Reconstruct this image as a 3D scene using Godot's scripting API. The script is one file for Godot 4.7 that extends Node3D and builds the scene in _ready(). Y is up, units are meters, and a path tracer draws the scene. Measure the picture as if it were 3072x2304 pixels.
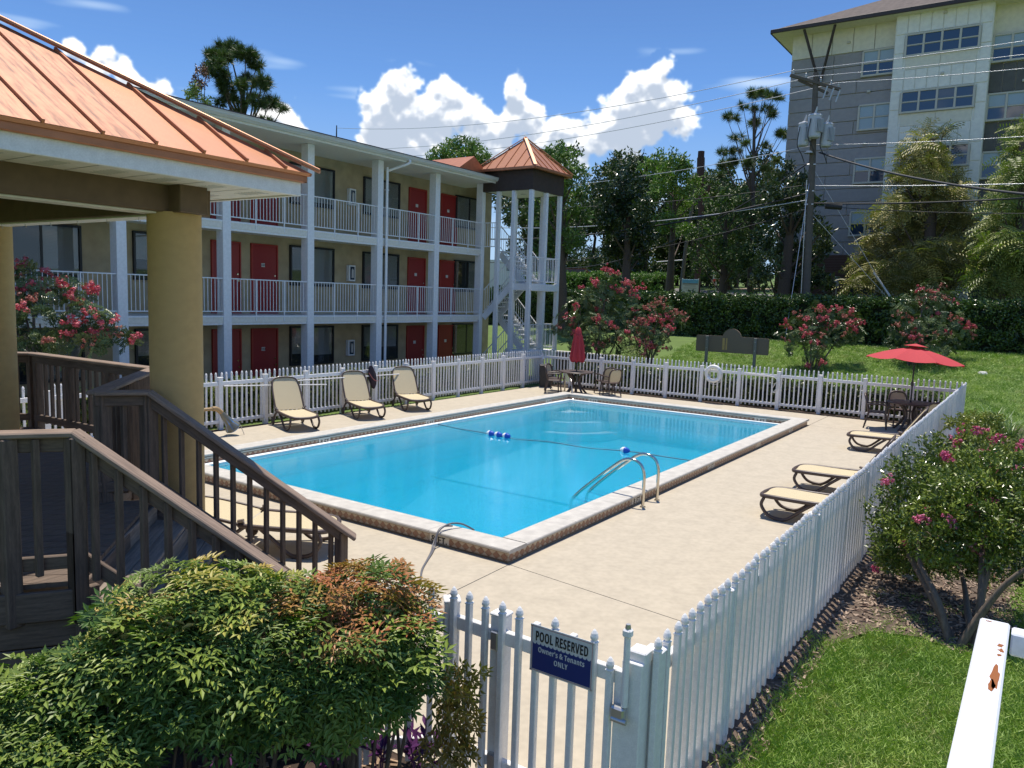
extends Node3D
# A motel pool in midday sun. Metres, y up. The pool deck is y = 0; x runs across the pool, -z away from the viewer.

var M := {}
var T := {}
var used := {}
var boxes := {}
var rng := RandomNumberGenerator.new()
var fonts := {}

# ---------------------------------------------------------------- mesh building
class MB:
	var v := PackedVector3Array()
	var n := PackedVector3Array()
	var ix := PackedInt32Array()
	var uv := PackedVector2Array()

	func face(p: Array, c = null) -> void:
		var nn: Vector3 = (p[1] - p[0]).cross(p[2] - p[0]).normalized()
		if c != null:
			var m := Vector3.ZERO
			for q in p:
				m += q
			if nn.dot(m / p.size() - c) < 0.0:
				p = p.duplicate()
				p.reverse()
				nn = -nn
		var b := v.size()
		for q in p:
			v.append(q)
			n.append(nn)
		for i in range(1, p.size() - 1):
			ix.append(b)
			ix.append(b + i + 1)
			ix.append(b + i)

	func box(xf: Transform3D, s: Vector3, ch := 0.0) -> void:
		var h := s * 0.5
		var c := xf.origin
		for ax in 3:
			var a1 := (ax + 1) % 3
			var a2 := (ax + 2) % 3
			for sg in [-1.0, 1.0]:
				var q := []
				for w in [[-1, -1], [1, -1], [1, 1], [-1, 1]]:
					var p := Vector3.ZERO
					p[ax] = h[ax] * sg
					p[a1] = (h[a1] - ch) * w[0]
					p[a2] = (h[a2] - ch) * w[1]
					q.append(xf * p)
				face(q, c)
		if ch <= 0.0:
			return
		for ax in 3:
			var a1 := (ax + 1) % 3
			var a2 := (ax + 2) % 3
			for w in [[-1, -1], [1, -1], [1, 1], [-1, 1]]:
				var q := []
				for k in [[0, -1], [0, 1], [1, 1], [1, -1]]:
					var p := Vector3.ZERO
					p[ax] = (h[ax] - ch) * k[1]
					p[a1] = (h[a1] - (ch if k[0] == 0 else 0.0)) * w[0]
					p[a2] = (h[a2] - (0.0 if k[0] == 0 else ch)) * w[1]
					q.append(xf * p)
				face(q, c)
		for sx in [-1.0, 1.0]:
			for sy in [-1.0, 1.0]:
				for sz in [-1.0, 1.0]:
					face([xf * Vector3(sx * h.x, sy * (h.y - ch), sz * (h.z - ch)), xf * Vector3(sx * (h.x - ch), sy * h.y, sz * (h.z - ch)), xf * Vector3(sx * (h.x - ch), sy * (h.y - ch), sz * h.z)], c)

	func bar(a: Vector3, b: Vector3, w: float, h: float, ch := 0.0, up := Vector3.UP) -> void:
		var z := (b - a).normalized()
		if absf(z.dot(up)) > 0.99:
			up = Vector3.RIGHT
		var x := up.cross(z).normalized()
		box(Transform3D(Basis(x, z.cross(x), z), (a + b) * 0.5), Vector3(w, h, a.distance_to(b)), ch)

	func tube(pts: Array, rad, seg := 8, caps := true) -> void:
		var ref := Vector3.UP
		var d0: Vector3 = (pts[1] - pts[0]).normalized()
		if absf(d0.dot(ref)) > 0.9:
			ref = Vector3.RIGHT
		var x := ref.cross(d0).normalized()
		var start := v.size()
		for i in pts.size():
			var d: Vector3 = (pts[mini(i + 1, pts.size() - 1)] - pts[maxi(i - 1, 0)]).normalized()
			x = (x - d * x.dot(d)).normalized()
			var y := d.cross(x)
			var r: float = rad[i] if rad is Array else rad
			for k in seg:
				var a := TAU * k / seg
				var o := x * cos(a) + y * sin(a)
				v.append(pts[i] + o * r)
				n.append(o)
		for i in pts.size() - 1:
			for k in seg:
				var a := start + i * seg + k
				var b := start + i * seg + (k + 1) % seg
				for t in [a, b + seg, b, a, a + seg, b + seg]:
					ix.append(t)
		if caps:
			for e in [0, pts.size() - 1]:
				var q := []
				for k in seg:
					q.append(v[start + e * seg + k])
				var inner: Vector3 = pts[1] if e == 0 else pts[e - 1]
				face(q, inner)

	func lathe(prof: Array, seg := 12, xf := Transform3D.IDENTITY) -> void:
		for i in prof.size() - 1:
			var a: Vector2 = prof[i]
			var b: Vector2 = prof[i + 1]
			var d := (b - a).normalized()
			var s := v.size()
			for k in seg + 1:
				var t := TAU * k / seg
				var o := Vector3(cos(t), 0, sin(t))
				var nn := (o * d.y + Vector3.UP * -d.x).normalized()
				v.append(xf * (o * a.x + Vector3.UP * a.y))
				n.append((xf.basis * nn).normalized())
				v.append(xf * (o * b.x + Vector3.UP * b.y))
				n.append((xf.basis * nn).normalized())
			for k in seg:
				var q := s + k * 2
				for t in [q, q + 2, q + 1, q + 1, q + 2, q + 3]:
					ix.append(t)

	func prism(poly: PackedVector2Array, d0: float, d1: float, xf := Transform3D.IDENTITY) -> void:
		if Geometry2D.is_polygon_clockwise(poly):
			poly = poly.duplicate()
			poly.reverse()
		var t := Geometry2D.triangulate_polygon(poly)
		for side in 2:
			var z := d1 if side == 0 else d0
			var nn := (xf.basis * Vector3(0, 0, 1 if side == 0 else -1)).normalized()
			var b := v.size()
			for p in poly:
				v.append(xf * Vector3(p.x, p.y, z))
				n.append(nn)
			for i in range(0, t.size(), 3):
				var p0 := poly[t[i]]
				var ccw := (poly[t[i + 1]] - p0).cross(poly[t[i + 2]] - p0) > 0.0
				if ccw == (side == 0):
					ix.append_array([b + t[i], b + t[i + 2], b + t[i + 1]])
				else:
					ix.append_array([b + t[i], b + t[i + 1], b + t[i + 2]])
		for i in poly.size():
			var p := poly[i]
			var q := poly[(i + 1) % poly.size()]
			face([xf * Vector3(p.x, p.y, d0), xf * Vector3(q.x, q.y, d0), xf * Vector3(q.x, q.y, d1), xf * Vector3(p.x, p.y, d1)])

	# rows[i][j]; the front is on the side of (along j) x (along i)
	func grid(rows: Array, flip := false) -> void:
		var b := v.size()
		var w: int = rows[0].size()
		for i in rows.size():
			for j in w:
				var di: Vector3 = rows[mini(i + 1, rows.size() - 1)][j] - rows[maxi(i - 1, 0)][j]
				var dj: Vector3 = rows[i][mini(j + 1, w - 1)] - rows[i][maxi(j - 1, 0)]
				var nn := dj.cross(di).normalized()
				v.append(rows[i][j])
				n.append(-nn if flip else nn)
		for i in rows.size() - 1:
			for j in w - 1:
				var a := b + i * w + j
				if flip:
					ix.append_array([a, a + 1, a + w, a + 1, a + w + 1, a + w])
				else:
					ix.append_array([a, a + w, a + 1, a + 1, a + w, a + w + 1])

	func mesh() -> ArrayMesh:
		var arr := []
		arr.resize(Mesh.ARRAY_MAX)
		arr[Mesh.ARRAY_VERTEX] = v
		arr[Mesh.ARRAY_NORMAL] = n
		arr[Mesh.ARRAY_INDEX] = ix
		if uv.size() == v.size():
			arr[Mesh.ARRAY_TEX_UV] = uv
		var m := ArrayMesh.new()
		m.add_surface_from_arrays(Mesh.PRIMITIVE_TRIANGLES, arr)
		return m

# ---------------------------------------------------------------- scene helpers
func numbered(called: String) -> String:
	used[called] = used.get(called, -1) + 1
	return called if used[called] == 0 else "%s_%03d" % [called, used[called]]

func tag(o: Node, label: String, category := "", group := "", kind := "") -> Node:
	if label:
		o.set_meta("label", label)
	if category:
		o.set_meta("category", category)
	if group:
		o.set_meta("group", group)
	if kind:
		o.set_meta("kind", kind)
	return o

func thing(called: String, label: String, category: String, at := Vector3.ZERO, yaw := 0.0, group := "") -> Node3D:
	var o := Node3D.new()
	o.name = numbered(called)
	o.position = at
	o.rotation.y = deg_to_rad(yaw)
	add_child(o)
	tag(o, label, category, group)
	return o

func part(parent: Node, called: String, mesh: Mesh, m: Material, xf := Transform3D.IDENTITY) -> MeshInstance3D:
	var o := MeshInstance3D.new()
	o.name = called
	o.mesh = mesh
	o.material_override = m
	o.transform = xf
	parent.add_child(o, true)
	return o

func solo(called: String, mesh: Mesh, m: Material, label: String, category: String, xf := Transform3D.IDENTITY, group := "") -> MeshInstance3D:
	var o := part(self, numbered(called), mesh, m, xf)
	tag(o, label, category, group)
	return o

func struct(called: String, mesh: Mesh, m: Material, label := "", parent: Node = self) -> MeshInstance3D:
	var o := part(parent, numbered(called) if parent == self else called, mesh, m)
	if parent == self:
		tag(o, label, "", "", "structure")
	return o

func copy(root: Node3D, label: String, at: Vector3, yaw: float) -> Node3D:
	var r: Node3D = root.duplicate()
	r.name = numbered(String(root.name).split("_0")[0])
	add_child(r)
	r.position = at
	r.rotation.y = deg_to_rad(yaw)
	r.set_meta("label", label)
	return r

func cb(x: float, y: float, z: float, ch := 0.006) -> ArrayMesh:
	var key := "%.4f %.4f %.4f %.4f" % [x, y, z, ch]
	if not boxes.has(key):
		var b := MB.new()
		b.box(Transform3D.IDENTITY, Vector3(x, y, z), ch)
		boxes[key] = b.mesh()
	return boxes[key]

func tf(x: float, y: float, z: float, yaw := 0.0) -> Transform3D:
	return Transform3D(Basis(Vector3.UP, deg_to_rad(yaw)), Vector3(x, y, z))

# a transform whose z axis runs from a to b, centred between them
func along(a: Vector3, b: Vector3, up := Vector3.UP) -> Transform3D:
	var z := (b - a).normalized()
	if absf(z.dot(up)) > 0.99:
		up = Vector3.RIGHT
	var x := up.cross(z).normalized()
	return Transform3D(Basis(x, z.cross(x), z), (a + b) * 0.5)

func board(parent: Node, called: String, a: Vector3, b: Vector3, w: float, h: float, m: Material, ch := 0.006, up := Vector3.UP) -> MeshInstance3D:
	return part(parent, called, cb(w, h, snappedf(a.distance_to(b), 0.001), ch), m, along(a, b, up))

func pipe(pts: Array, r, seg := 8) -> ArrayMesh:
	var b := MB.new()
	b.tube(pts, r, seg)
	return b.mesh()

func curve(ctrl: Array, steps := 6) -> Array:
	var out := []
	for i in ctrl.size() - 1:
		var p0: Vector3 = ctrl[maxi(i - 1, 0)]
		var p1: Vector3 = ctrl[i]
		var p2: Vector3 = ctrl[i + 1]
		var p3: Vector3 = ctrl[mini(i + 2, ctrl.size() - 1)]
		for s in steps:
			out.append(p1.cubic_interpolate(p2, p0, p3, float(s) / steps))
	out.append(ctrl[-1])
	return out

func words(s: String, cap: float, depth: float, weight := 700, serif := false) -> TextMesh:
	var key := "%d%s" % [weight, serif]
	if not fonts.has(key):
		var f := SystemFont.new()
		f.font_names = PackedStringArray(["Droid Serif" if serif else "Droid Sans"])
		f.font_weight = weight
		fonts[key] = f
	var t := TextMesh.new()
	t.text = s
	t.font = fonts[key]
	t.font_size = 96
	t.pixel_size = cap / (96.0 * 0.714)
	t.depth = depth
	t.curve_step = 2.0
	return t

# ---------------------------------------------------------------- materials
func noise_tex(key: String, freq: float, lo: float, octaves := 4, kind := FastNoiseLite.TYPE_SIMPLEX_SMOOTH, size := 512, mid := -1.0) -> void:
	var f := FastNoiseLite.new()
	f.noise_type = kind
	f.frequency = freq
	f.fractal_octaves = octaves
	f.seed = key.hash() % 10000
	var g := Gradient.new()
	g.offsets = PackedFloat32Array([0.0, 0.5, 1.0])
	var m := (lo + 1.0) * 0.5 if mid < 0.0 else mid
	g.colors = PackedColorArray([Color(lo, lo, lo).linear_to_srgb(), Color(m, m, m).linear_to_srgb(), Color.WHITE])
	var t := NoiseTexture2D.new()
	t.width = size
	t.height = size
	t.seamless = true
	t.noise = f
	t.color_ramp = g
	T[key] = t

func mt(key: String, lin: Color, rough := 0.8, o := {}) -> StandardMaterial3D:
	var m := StandardMaterial3D.new()
	m.resource_name = key
	m.albedo_color = lin.linear_to_srgb()
	m.albedo_color.a = o.get("alpha", 1.0)
	m.roughness = rough
	m.metallic = o.get("metal", 0.0)
	m.metallic_specular = o.get("spec", 0.5)
	if o.has("tex"):
		m.albedo_texture = T[o.tex]
		var s = o.get("scale", 1.0)
		m.uv1_triplanar = true
		m.uv1_world_triplanar = o.get("world", true)
		m.uv1_scale = s if s is Vector3 else Vector3.ONE / s
		if o.has("bump"):
			m.heightmap_enabled = true
			m.heightmap_texture = T[o.get("bump_tex", o.tex)]
			m.heightmap_scale = o.bump
	if o.has("tex2"):
		m.detail_enabled = true
		m.detail_albedo = T[o.tex2]
		m.detail_blend_mode = BaseMaterial3D.BLEND_MODE_MUL
		m.detail_uv_layer = BaseMaterial3D.DETAIL_UV_2
		m.uv2_triplanar = true
		m.uv2_world_triplanar = o.get("world", true)
		var s2 = o.get("scale2", 5.0)
		m.uv2_scale = s2 if s2 is Vector3 else Vector3.ONE / s2
	if o.has("back"):
		m.backlight_enabled = true
		m.backlight = o.back
	if o.has("coat"):
		m.clearcoat_enabled = true
		m.clearcoat = o.coat
		m.clearcoat_roughness = 0.1
	if o.get("vc", false):
		m.vertex_color_use_as_albedo = true
	if o.has("alpha"):
		m.transparency = BaseMaterial3D.TRANSPARENCY_ALPHA
	if o.has("normal"):
		m.normal_enabled = true
		m.normal_texture = T[o.normal]
		m.normal_scale = o.get("nscale", 1.0)
		m.uv1_triplanar = true
		m.uv1_world_triplanar = true
		var s3 = o.get("scale", 1.0)
		m.uv1_scale = s3 if s3 is Vector3 else Vector3.ONE / s3
	M[key] = m
	return m

func materials() -> void:
	noise_tex("fine", 0.05, 0.62, 4)
	noise_tex("soft", 0.008, 0.72, 4)
	noise_tex("blot", 0.012, 0.45, 5)
	noise_tex("grit", 0.22, 0.45, 2)
	noise_tex("faint", 0.02, 0.86, 4)
	noise_tex("cell", 0.03, 0.35, 2, FastNoiseLite.TYPE_CELLULAR)
	noise_tex("rust", 0.015, 0.1, 5, FastNoiseLite.TYPE_SIMPLEX_SMOOTH, 512, 0.75)
	var fw := FastNoiseLite.new()
	fw.noise_type = FastNoiseLite.TYPE_SIMPLEX_SMOOTH
	fw.frequency = 0.014
	fw.fractal_octaves = 4
	fw.fractal_gain = 0.55
	fw.domain_warp_enabled = true
	fw.domain_warp_amplitude = 18.0
	var tw := NoiseTexture2D.new()
	tw.width = 1024
	tw.height = 1024
	tw.seamless = true
	tw.noise = fw
	tw.as_normal_map = true
	tw.bump_strength = 9.0
	T["ripple"] = tw
	var C := func(r: float, g: float, b: float) -> Color: return Color(r, g, b)
	mt("deck", C.call(0.485, 0.425, 0.325), 0.85, {tex = "faint", scale = 3.7, tex2 = "faint", scale2 = 1.1, bump = 0.04, bump_tex = "grit"})
	mt("joint", C.call(0.12, 0.10, 0.08), 0.95)
	mt("coping", C.call(0.66, 0.63, 0.565), 0.7, {tex = "soft", scale = 0.9, tex2 = "fine", scale2 = 0.21, bump = 0.12, bump_tex = "fine"})
	mt("grout", C.call(0.50, 0.40, 0.29), 0.7, {tex = "fine", scale = 0.6})
	mt("tile_cream", C.call(0.55, 0.42, 0.29), 0.35, {tex = "soft", scale = 0.35})
	mt("tile_brown", C.call(0.30, 0.145, 0.085), 0.35, {tex = "soft", scale = 0.35})
	mt("tile_trim", C.call(0.26, 0.16, 0.09), 0.4, {tex = "soft", scale = 0.5})
	mt("tile_white", C.call(0.62, 0.56, 0.46), 0.3, {tex = "faint", scale = 0.3})
	mt("black", C.call(0.012, 0.012, 0.014), 0.5)
	mt("plaster", C.call(0.78, 0.80, 0.78), 0.8, {tex = "faint", scale = 1.4})
	mt("basin", C.call(0.22, 0.74, 0.90), 0.8, {tex = "faint", scale = 1.7, tex2 = "soft", scale2 = 6.0})
	mt("water", C.call(0.015, 0.50, 0.74), 0.0, {alpha = 0.16, normal = "ripple", nscale = 0.10, scale = 1.5})
	mt("water_body", C.call(0.004, 0.50, 0.78), 1.0, {alpha = 0.24})
	M["water_body"].specular_mode = BaseMaterial3D.SPECULAR_DISABLED
	mt("water_speckle", C.call(0.02, 0.58, 0.82), 0.9, {alpha = 0.38, normal = "ripple", nscale = 1.6, scale = 0.62})  # matte, strong normals shade into a light and dark caustic-like pattern
	M["water_speckle"].specular_mode = BaseMaterial3D.SPECULAR_DISABLED
	mt("vinyl", C.call(0.88, 0.87, 0.85), 0.35, {tex = "faint", scale = 0.7, tex2 = "faint", scale2 = 0.13})
	mt("white_paint", C.call(0.84, 0.85, 0.86), 0.55, {tex = "faint", scale = 1.1, tex2 = "faint", scale2 = 0.2})
	mt("soffit", C.call(0.74, 0.72, 0.64), 0.6, {tex = "faint", scale = 1.0})
	mt("gutter", C.call(0.62, 0.62, 0.57), 0.45, {tex = "soft", scale = Vector3(2.0, 5.0, 0.35)})
	mt("stucco", C.call(0.56, 0.45, 0.275), 0.9, {tex = "soft", scale = 2.5, tex2 = "fine", scale2 = 0.35, bump = 0.4, bump_tex = "fine"})
	mt("stucco_tan", C.call(0.64, 0.44, 0.18), 0.85, {tex = "faint", scale = 1.2, tex2 = "fine", scale2 = 0.16, bump = 0.15, bump_tex = "fine"})
	mt("stucco_brown", C.call(0.075, 0.052, 0.042), 0.85, {tex = "soft", scale = 1.0, tex2 = "fine", scale2 = 0.2})
	mt("beam", C.call(0.15, 0.10, 0.06), 0.7, {tex = "soft", scale = 0.9})
	mt("door", C.call(0.29, 0.014, 0.016), 0.45, {tex = "faint", scale = 0.9})
	mt("door_frame", C.call(0.33, 0.025, 0.016), 0.45)
	mt("bronze_frame", C.call(0.018, 0.02, 0.024), 0.4, {metal = 0.3})
	mt("glass", C.call(0.02, 0.03, 0.035), 0.02, {alpha = 0.28, spec = 0.6})
	mt("blind", C.call(0.66, 0.68, 0.64), 0.7, {tex = "faint", scale = 0.4})
	mt("blind_gap", C.call(0.10, 0.11, 0.11), 0.9)
	mt("room", C.call(0.035, 0.035, 0.035), 0.95)
	mt("shingle", C.call(0.055, 0.048, 0.045), 0.95, {tex = "fine", scale = 0.6, bump = 0.5})
	mt("copper", C.call(0.58, 0.26, 0.135), 0.42, {metal = 0.35, tex = "faint", scale = 1.3, tex2 = "faint", scale2 = 0.25})
	mt("copper_dark", C.call(0.50, 0.195, 0.09), 0.42, {metal = 0.35, tex = "soft", scale = 1.2})
	mt("copper_stain", C.call(0.58, 0.255, 0.135), 0.55, {metal = 0.3, tex = "rust", scale = Vector3(0.35, 0.35, 2.3), tex2 = "soft", scale2 = 0.4})
	mt("wood_brown", C.call(0.19, 0.135, 0.10), 0.75, {world = false, tex = "blot", scale = Vector3(5.0, 5.0, 0.5), tex2 = "fine", scale2 = Vector3(9.0, 9.0, 0.8), bump = 0.15, bump_tex = "fine"})
	mt("wood_rail", C.call(0.36, 0.26, 0.195), 0.7, {world = false, tex = "blot", scale = Vector3(5.0, 5.0, 0.45), tex2 = "fine", scale2 = Vector3(12.0, 12.0, 0.7), bump = 0.2, bump_tex = "fine"})
	mt("wood_tread", C.call(0.36, 0.285, 0.225), 0.75, {world = false, tex = "blot", scale = Vector3(4.0, 4.0, 0.4), tex2 = "fine", scale2 = Vector3(12.0, 12.0, 0.7)})
	mt("steel", C.call(0.62, 0.58, 0.50), 0.14, {metal = 1.0})
	mt("galv", C.call(0.50, 0.50, 0.50), 0.4, {metal = 0.8})
	mt("resin", C.call(0.075, 0.052, 0.045), 0.42, {tex = "faint", scale = 0.3})
	mt("resin_light", C.call(0.22, 0.18, 0.15), 0.4)
	mt("sling", C.call(0.78, 0.66, 0.42), 0.85, {tex = "faint", scale = 0.35, tex2 = "grit", scale2 = 0.12, back = Color(0.25, 0.21, 0.13)})
	mt("canvas_red", C.call(0.50, 0.045, 0.055), 0.85, {tex = "faint", scale = 0.8, back = Color(0.5, 0.05, 0.06)})
	mt("canvas_pole", C.call(0.05, 0.045, 0.045), 0.4, {metal = 0.5})
	mt("bin", C.call(0.035, 0.034, 0.034), 0.55, {tex = "faint", scale = 0.5})
	mt("ring_white", C.call(0.78, 0.77, 0.72), 0.5, {tex = "faint", scale = 0.3})
	mt("float_blue", C.call(0.01, 0.07, 0.42), 0.25)
	mt("float_white", C.call(0.80, 0.82, 0.84), 0.3)
	mt("rope", C.call(0.10, 0.14, 0.16), 0.8)
	mt("hose", C.call(0.13, 0.13, 0.14), 0.45)
	mt("mesh_bag", C.call(0.03, 0.018, 0.03), 0.85, {tex = "fine", scale = 0.1})
	mt("lens_blue", C.call(0.05, 0.22, 0.55), 0.1, {coat = 1.0})
	mt("clay_pipe", C.call(0.33, 0.22, 0.10), 0.6)
	mt("lamp_shell", C.call(0.16, 0.16, 0.13), 0.4, {metal = 0.4})
	mt("soil", C.call(0.085, 0.055, 0.038), 0.95, {tex = "blot", scale = 0.7, tex2 = "grit", scale2 = 0.3, bump = 2.5, bump_tex = "fine"})
	mt("mulch_ground", C.call(0.20, 0.145, 0.105), 0.95, {tex = "blot", scale = 0.9, tex2 = "grit", scale2 = 0.35, bump = 2.0, bump_tex = "fine"})
	mt("chip", C.call(1, 1, 1), 0.9, {vc = true})
	mt("lawn", C.call(0.13, 0.21, 0.04), 0.95, {tex = "soft", scale = 4.0, tex2 = "fine", scale2 = 0.5, bump = 2.0, bump_tex = "fine"})
	mt("blade", C.call(1, 1, 1), 0.55, {vc = true, back = Color(0.5, 0.6, 0.2)})
	mt("leaf", C.call(1, 1, 1), 0.5, {vc = true, back = Color(0.45, 0.6, 0.2)})
	mt("leaf_gloss", C.call(1, 1, 1), 0.28, {vc = true, back = Color(0.3, 0.4, 0.15)})
	mt("petal", C.call(1, 1, 1), 0.6, {vc = true, back = Color(0.6, 0.3, 0.35)})
	mt("bark", C.call(0.17, 0.125, 0.095), 0.9, {tex = "blot", scale = Vector3(6.0, 1.2, 6.0), tex2 = "fine", scale2 = 0.3, bump = 1.0, bump_tex = "fine"})
	mt("bark_smooth", C.call(0.24, 0.185, 0.14), 0.8, {tex = "blot", scale = Vector3(5.0, 1.6, 5.0), tex2 = "fine", scale2 = 0.25, bump = 0.25, bump_tex = "fine"})
	mt("pole_wood", C.call(0.20, 0.17, 0.14), 0.9, {tex = "blot", scale = Vector3(8.0, 0.6, 8.0), tex2 = "fine", scale2 = 0.4})
	mt("wire", C.call(0.025, 0.025, 0.027), 0.6)
	mt("wire_bright", C.call(0.55, 0.56, 0.58), 0.35, {metal = 0.6})
	mt("transformer", C.call(0.52, 0.54, 0.56), 0.4, {tex = "faint", scale = 0.6})
	mt("rust_iron", C.call(0.085, 0.04, 0.028), 0.85, {tex = "blot", scale = 0.9})
	mt("road", C.call(0.16, 0.155, 0.15), 0.9, {tex = "soft", scale = 3.0})
	mt("dirt", C.call(0.42, 0.33, 0.23), 0.95, {tex = "blot", scale = 3.0})
	mt("apt_cream", C.call(0.80, 0.75, 0.58), 0.75, {tex = "faint", scale = 3.0})
	mt("apt_white", C.call(0.86, 0.84, 0.72), 0.75, {tex = "faint", scale = 3.0})
	mt("apt_grey", C.call(0.36, 0.335, 0.315), 0.75, {tex = "faint", scale = 3.0})
	mt("apt_dark", C.call(0.13, 0.125, 0.105), 0.75, {tex = "soft", scale = 2.0})
	mt("apt_trim", C.call(0.55, 0.52, 0.42), 0.6)
	mt("apt_roof", C.call(0.17, 0.135, 0.115), 0.95, {tex = "blot", scale = 2.5, tex2 = "fine", scale2 = 0.6})
	mt("apt_metal", C.call(0.05, 0.035, 0.03), 0.6)
	mt("brick_red", C.call(0.12, 0.052, 0.036), 0.9, {tex = "soft", scale = 1.0})
	mt("mortar", C.call(0.20, 0.16, 0.13), 0.95)
	mt("blue_glass", C.call(0.03, 0.055, 0.09), 0.03, {spec = 0.9, metal = 0.0})
	mt("shade_pale", C.call(0.33, 0.42, 0.45), 0.35)
	mt("sign_back", C.call(0.20, 0.155, 0.115), 0.6, {tex = "faint", scale = 0.9})
	mt("sign_grey", C.call(0.20, 0.195, 0.18), 0.7)
	mt("sign_white", C.call(0.62, 0.62, 0.60), 0.4, {tex = "faint", scale = 0.3})
	mt("sign_blue", C.call(0.012, 0.028, 0.15), 0.35)
	mt("sign_sky", C.call(0.16, 0.42, 0.66), 0.4)
	mt("sign_red", C.call(0.45, 0.03, 0.03), 0.4)
	mt("sign_line", C.call(0.40, 0.13, 0.13), 0.4)
	mt("car_dark", C.call(0.012, 0.018, 0.045), 0.25, {coat = 1.0})
	mt("car_red", C.call(0.16, 0.01, 0.012), 0.25, {coat = 1.0})
	mt("car_white", C.call(0.7, 0.7, 0.7), 0.3, {coat = 1.0})
	mt("rubber", C.call(0.02, 0.02, 0.02), 0.8)
	mt("rail_white", C.call(0.74, 0.76, 0.80), 0.35, {tex = "faint", scale = 0.25})
	mt("rust_spot", C.call(0.30, 0.10, 0.025), 0.9, {tex = "fine", scale = 0.06})
	mt("valve", C.call(0.30, 0.33, 0.34), 0.5)
const CLOUDS := [[-44.23,13.07,1.48],[-43.45,14.10,1.23],[-42.68,14.61,1.13],[-44.62,11.95,1.48],[-41.50,13.13,1.72],[-39.95,14.15,1.23],[-38.75,13.17,1.48],[-37.53,12.70,1.23],[-42.68,11.50,1.97],[-40.30,11.09,2.22],[-37.09,11.17,1.72],[-45.00,10.45,1.48],[-43.83,9.98,1.97],[-34.77,14.78,0.84],[-34.77,14.26,1.03],[-34.77,13.22,1.11],[-34.77,12.69,1.23],[-33.54,12.73,0.99],[-24.62,16.01,0.84],[-25.35,15.07,0.99],[-26.08,14.62,1.13],[-26.81,14.17,1.38],[-24.62,14.49,1.38],[-24.13,13.52,1.72],[-26.08,12.55,1.97],[-27.55,12.66,1.63],[-29.05,11.69,1.63],[-31.06,11.71,1.38],[-33.07,11.73,1.63],[-35.86,10.67,1.97],[-26.32,11.07,2.46],[-22.91,11.96,1.38],[-31.06,10.10,2.22],[-63.65,14.24,0.49],[-63.43,13.89,0.69],[-61.90,14.09,0.64],[-61.47,13.57,1.03],[-62.56,13.11,0.89],[-60.56,13.25,0.79],[-60.32,12.40,0.94],[-59.64,12.43,0.69],[-58.69,12.56,0.59],[-58.43,12.17,0.69],[-57.72,11.72,0.49],[-51.42,11.72,1.03],[-50.67,11.74,1.03],[-51.75,11.13,1.13],[-49.92,10.73,0.79],[-52.82,11.04,0.94],[-51.42,10.70,1.38]]

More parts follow.
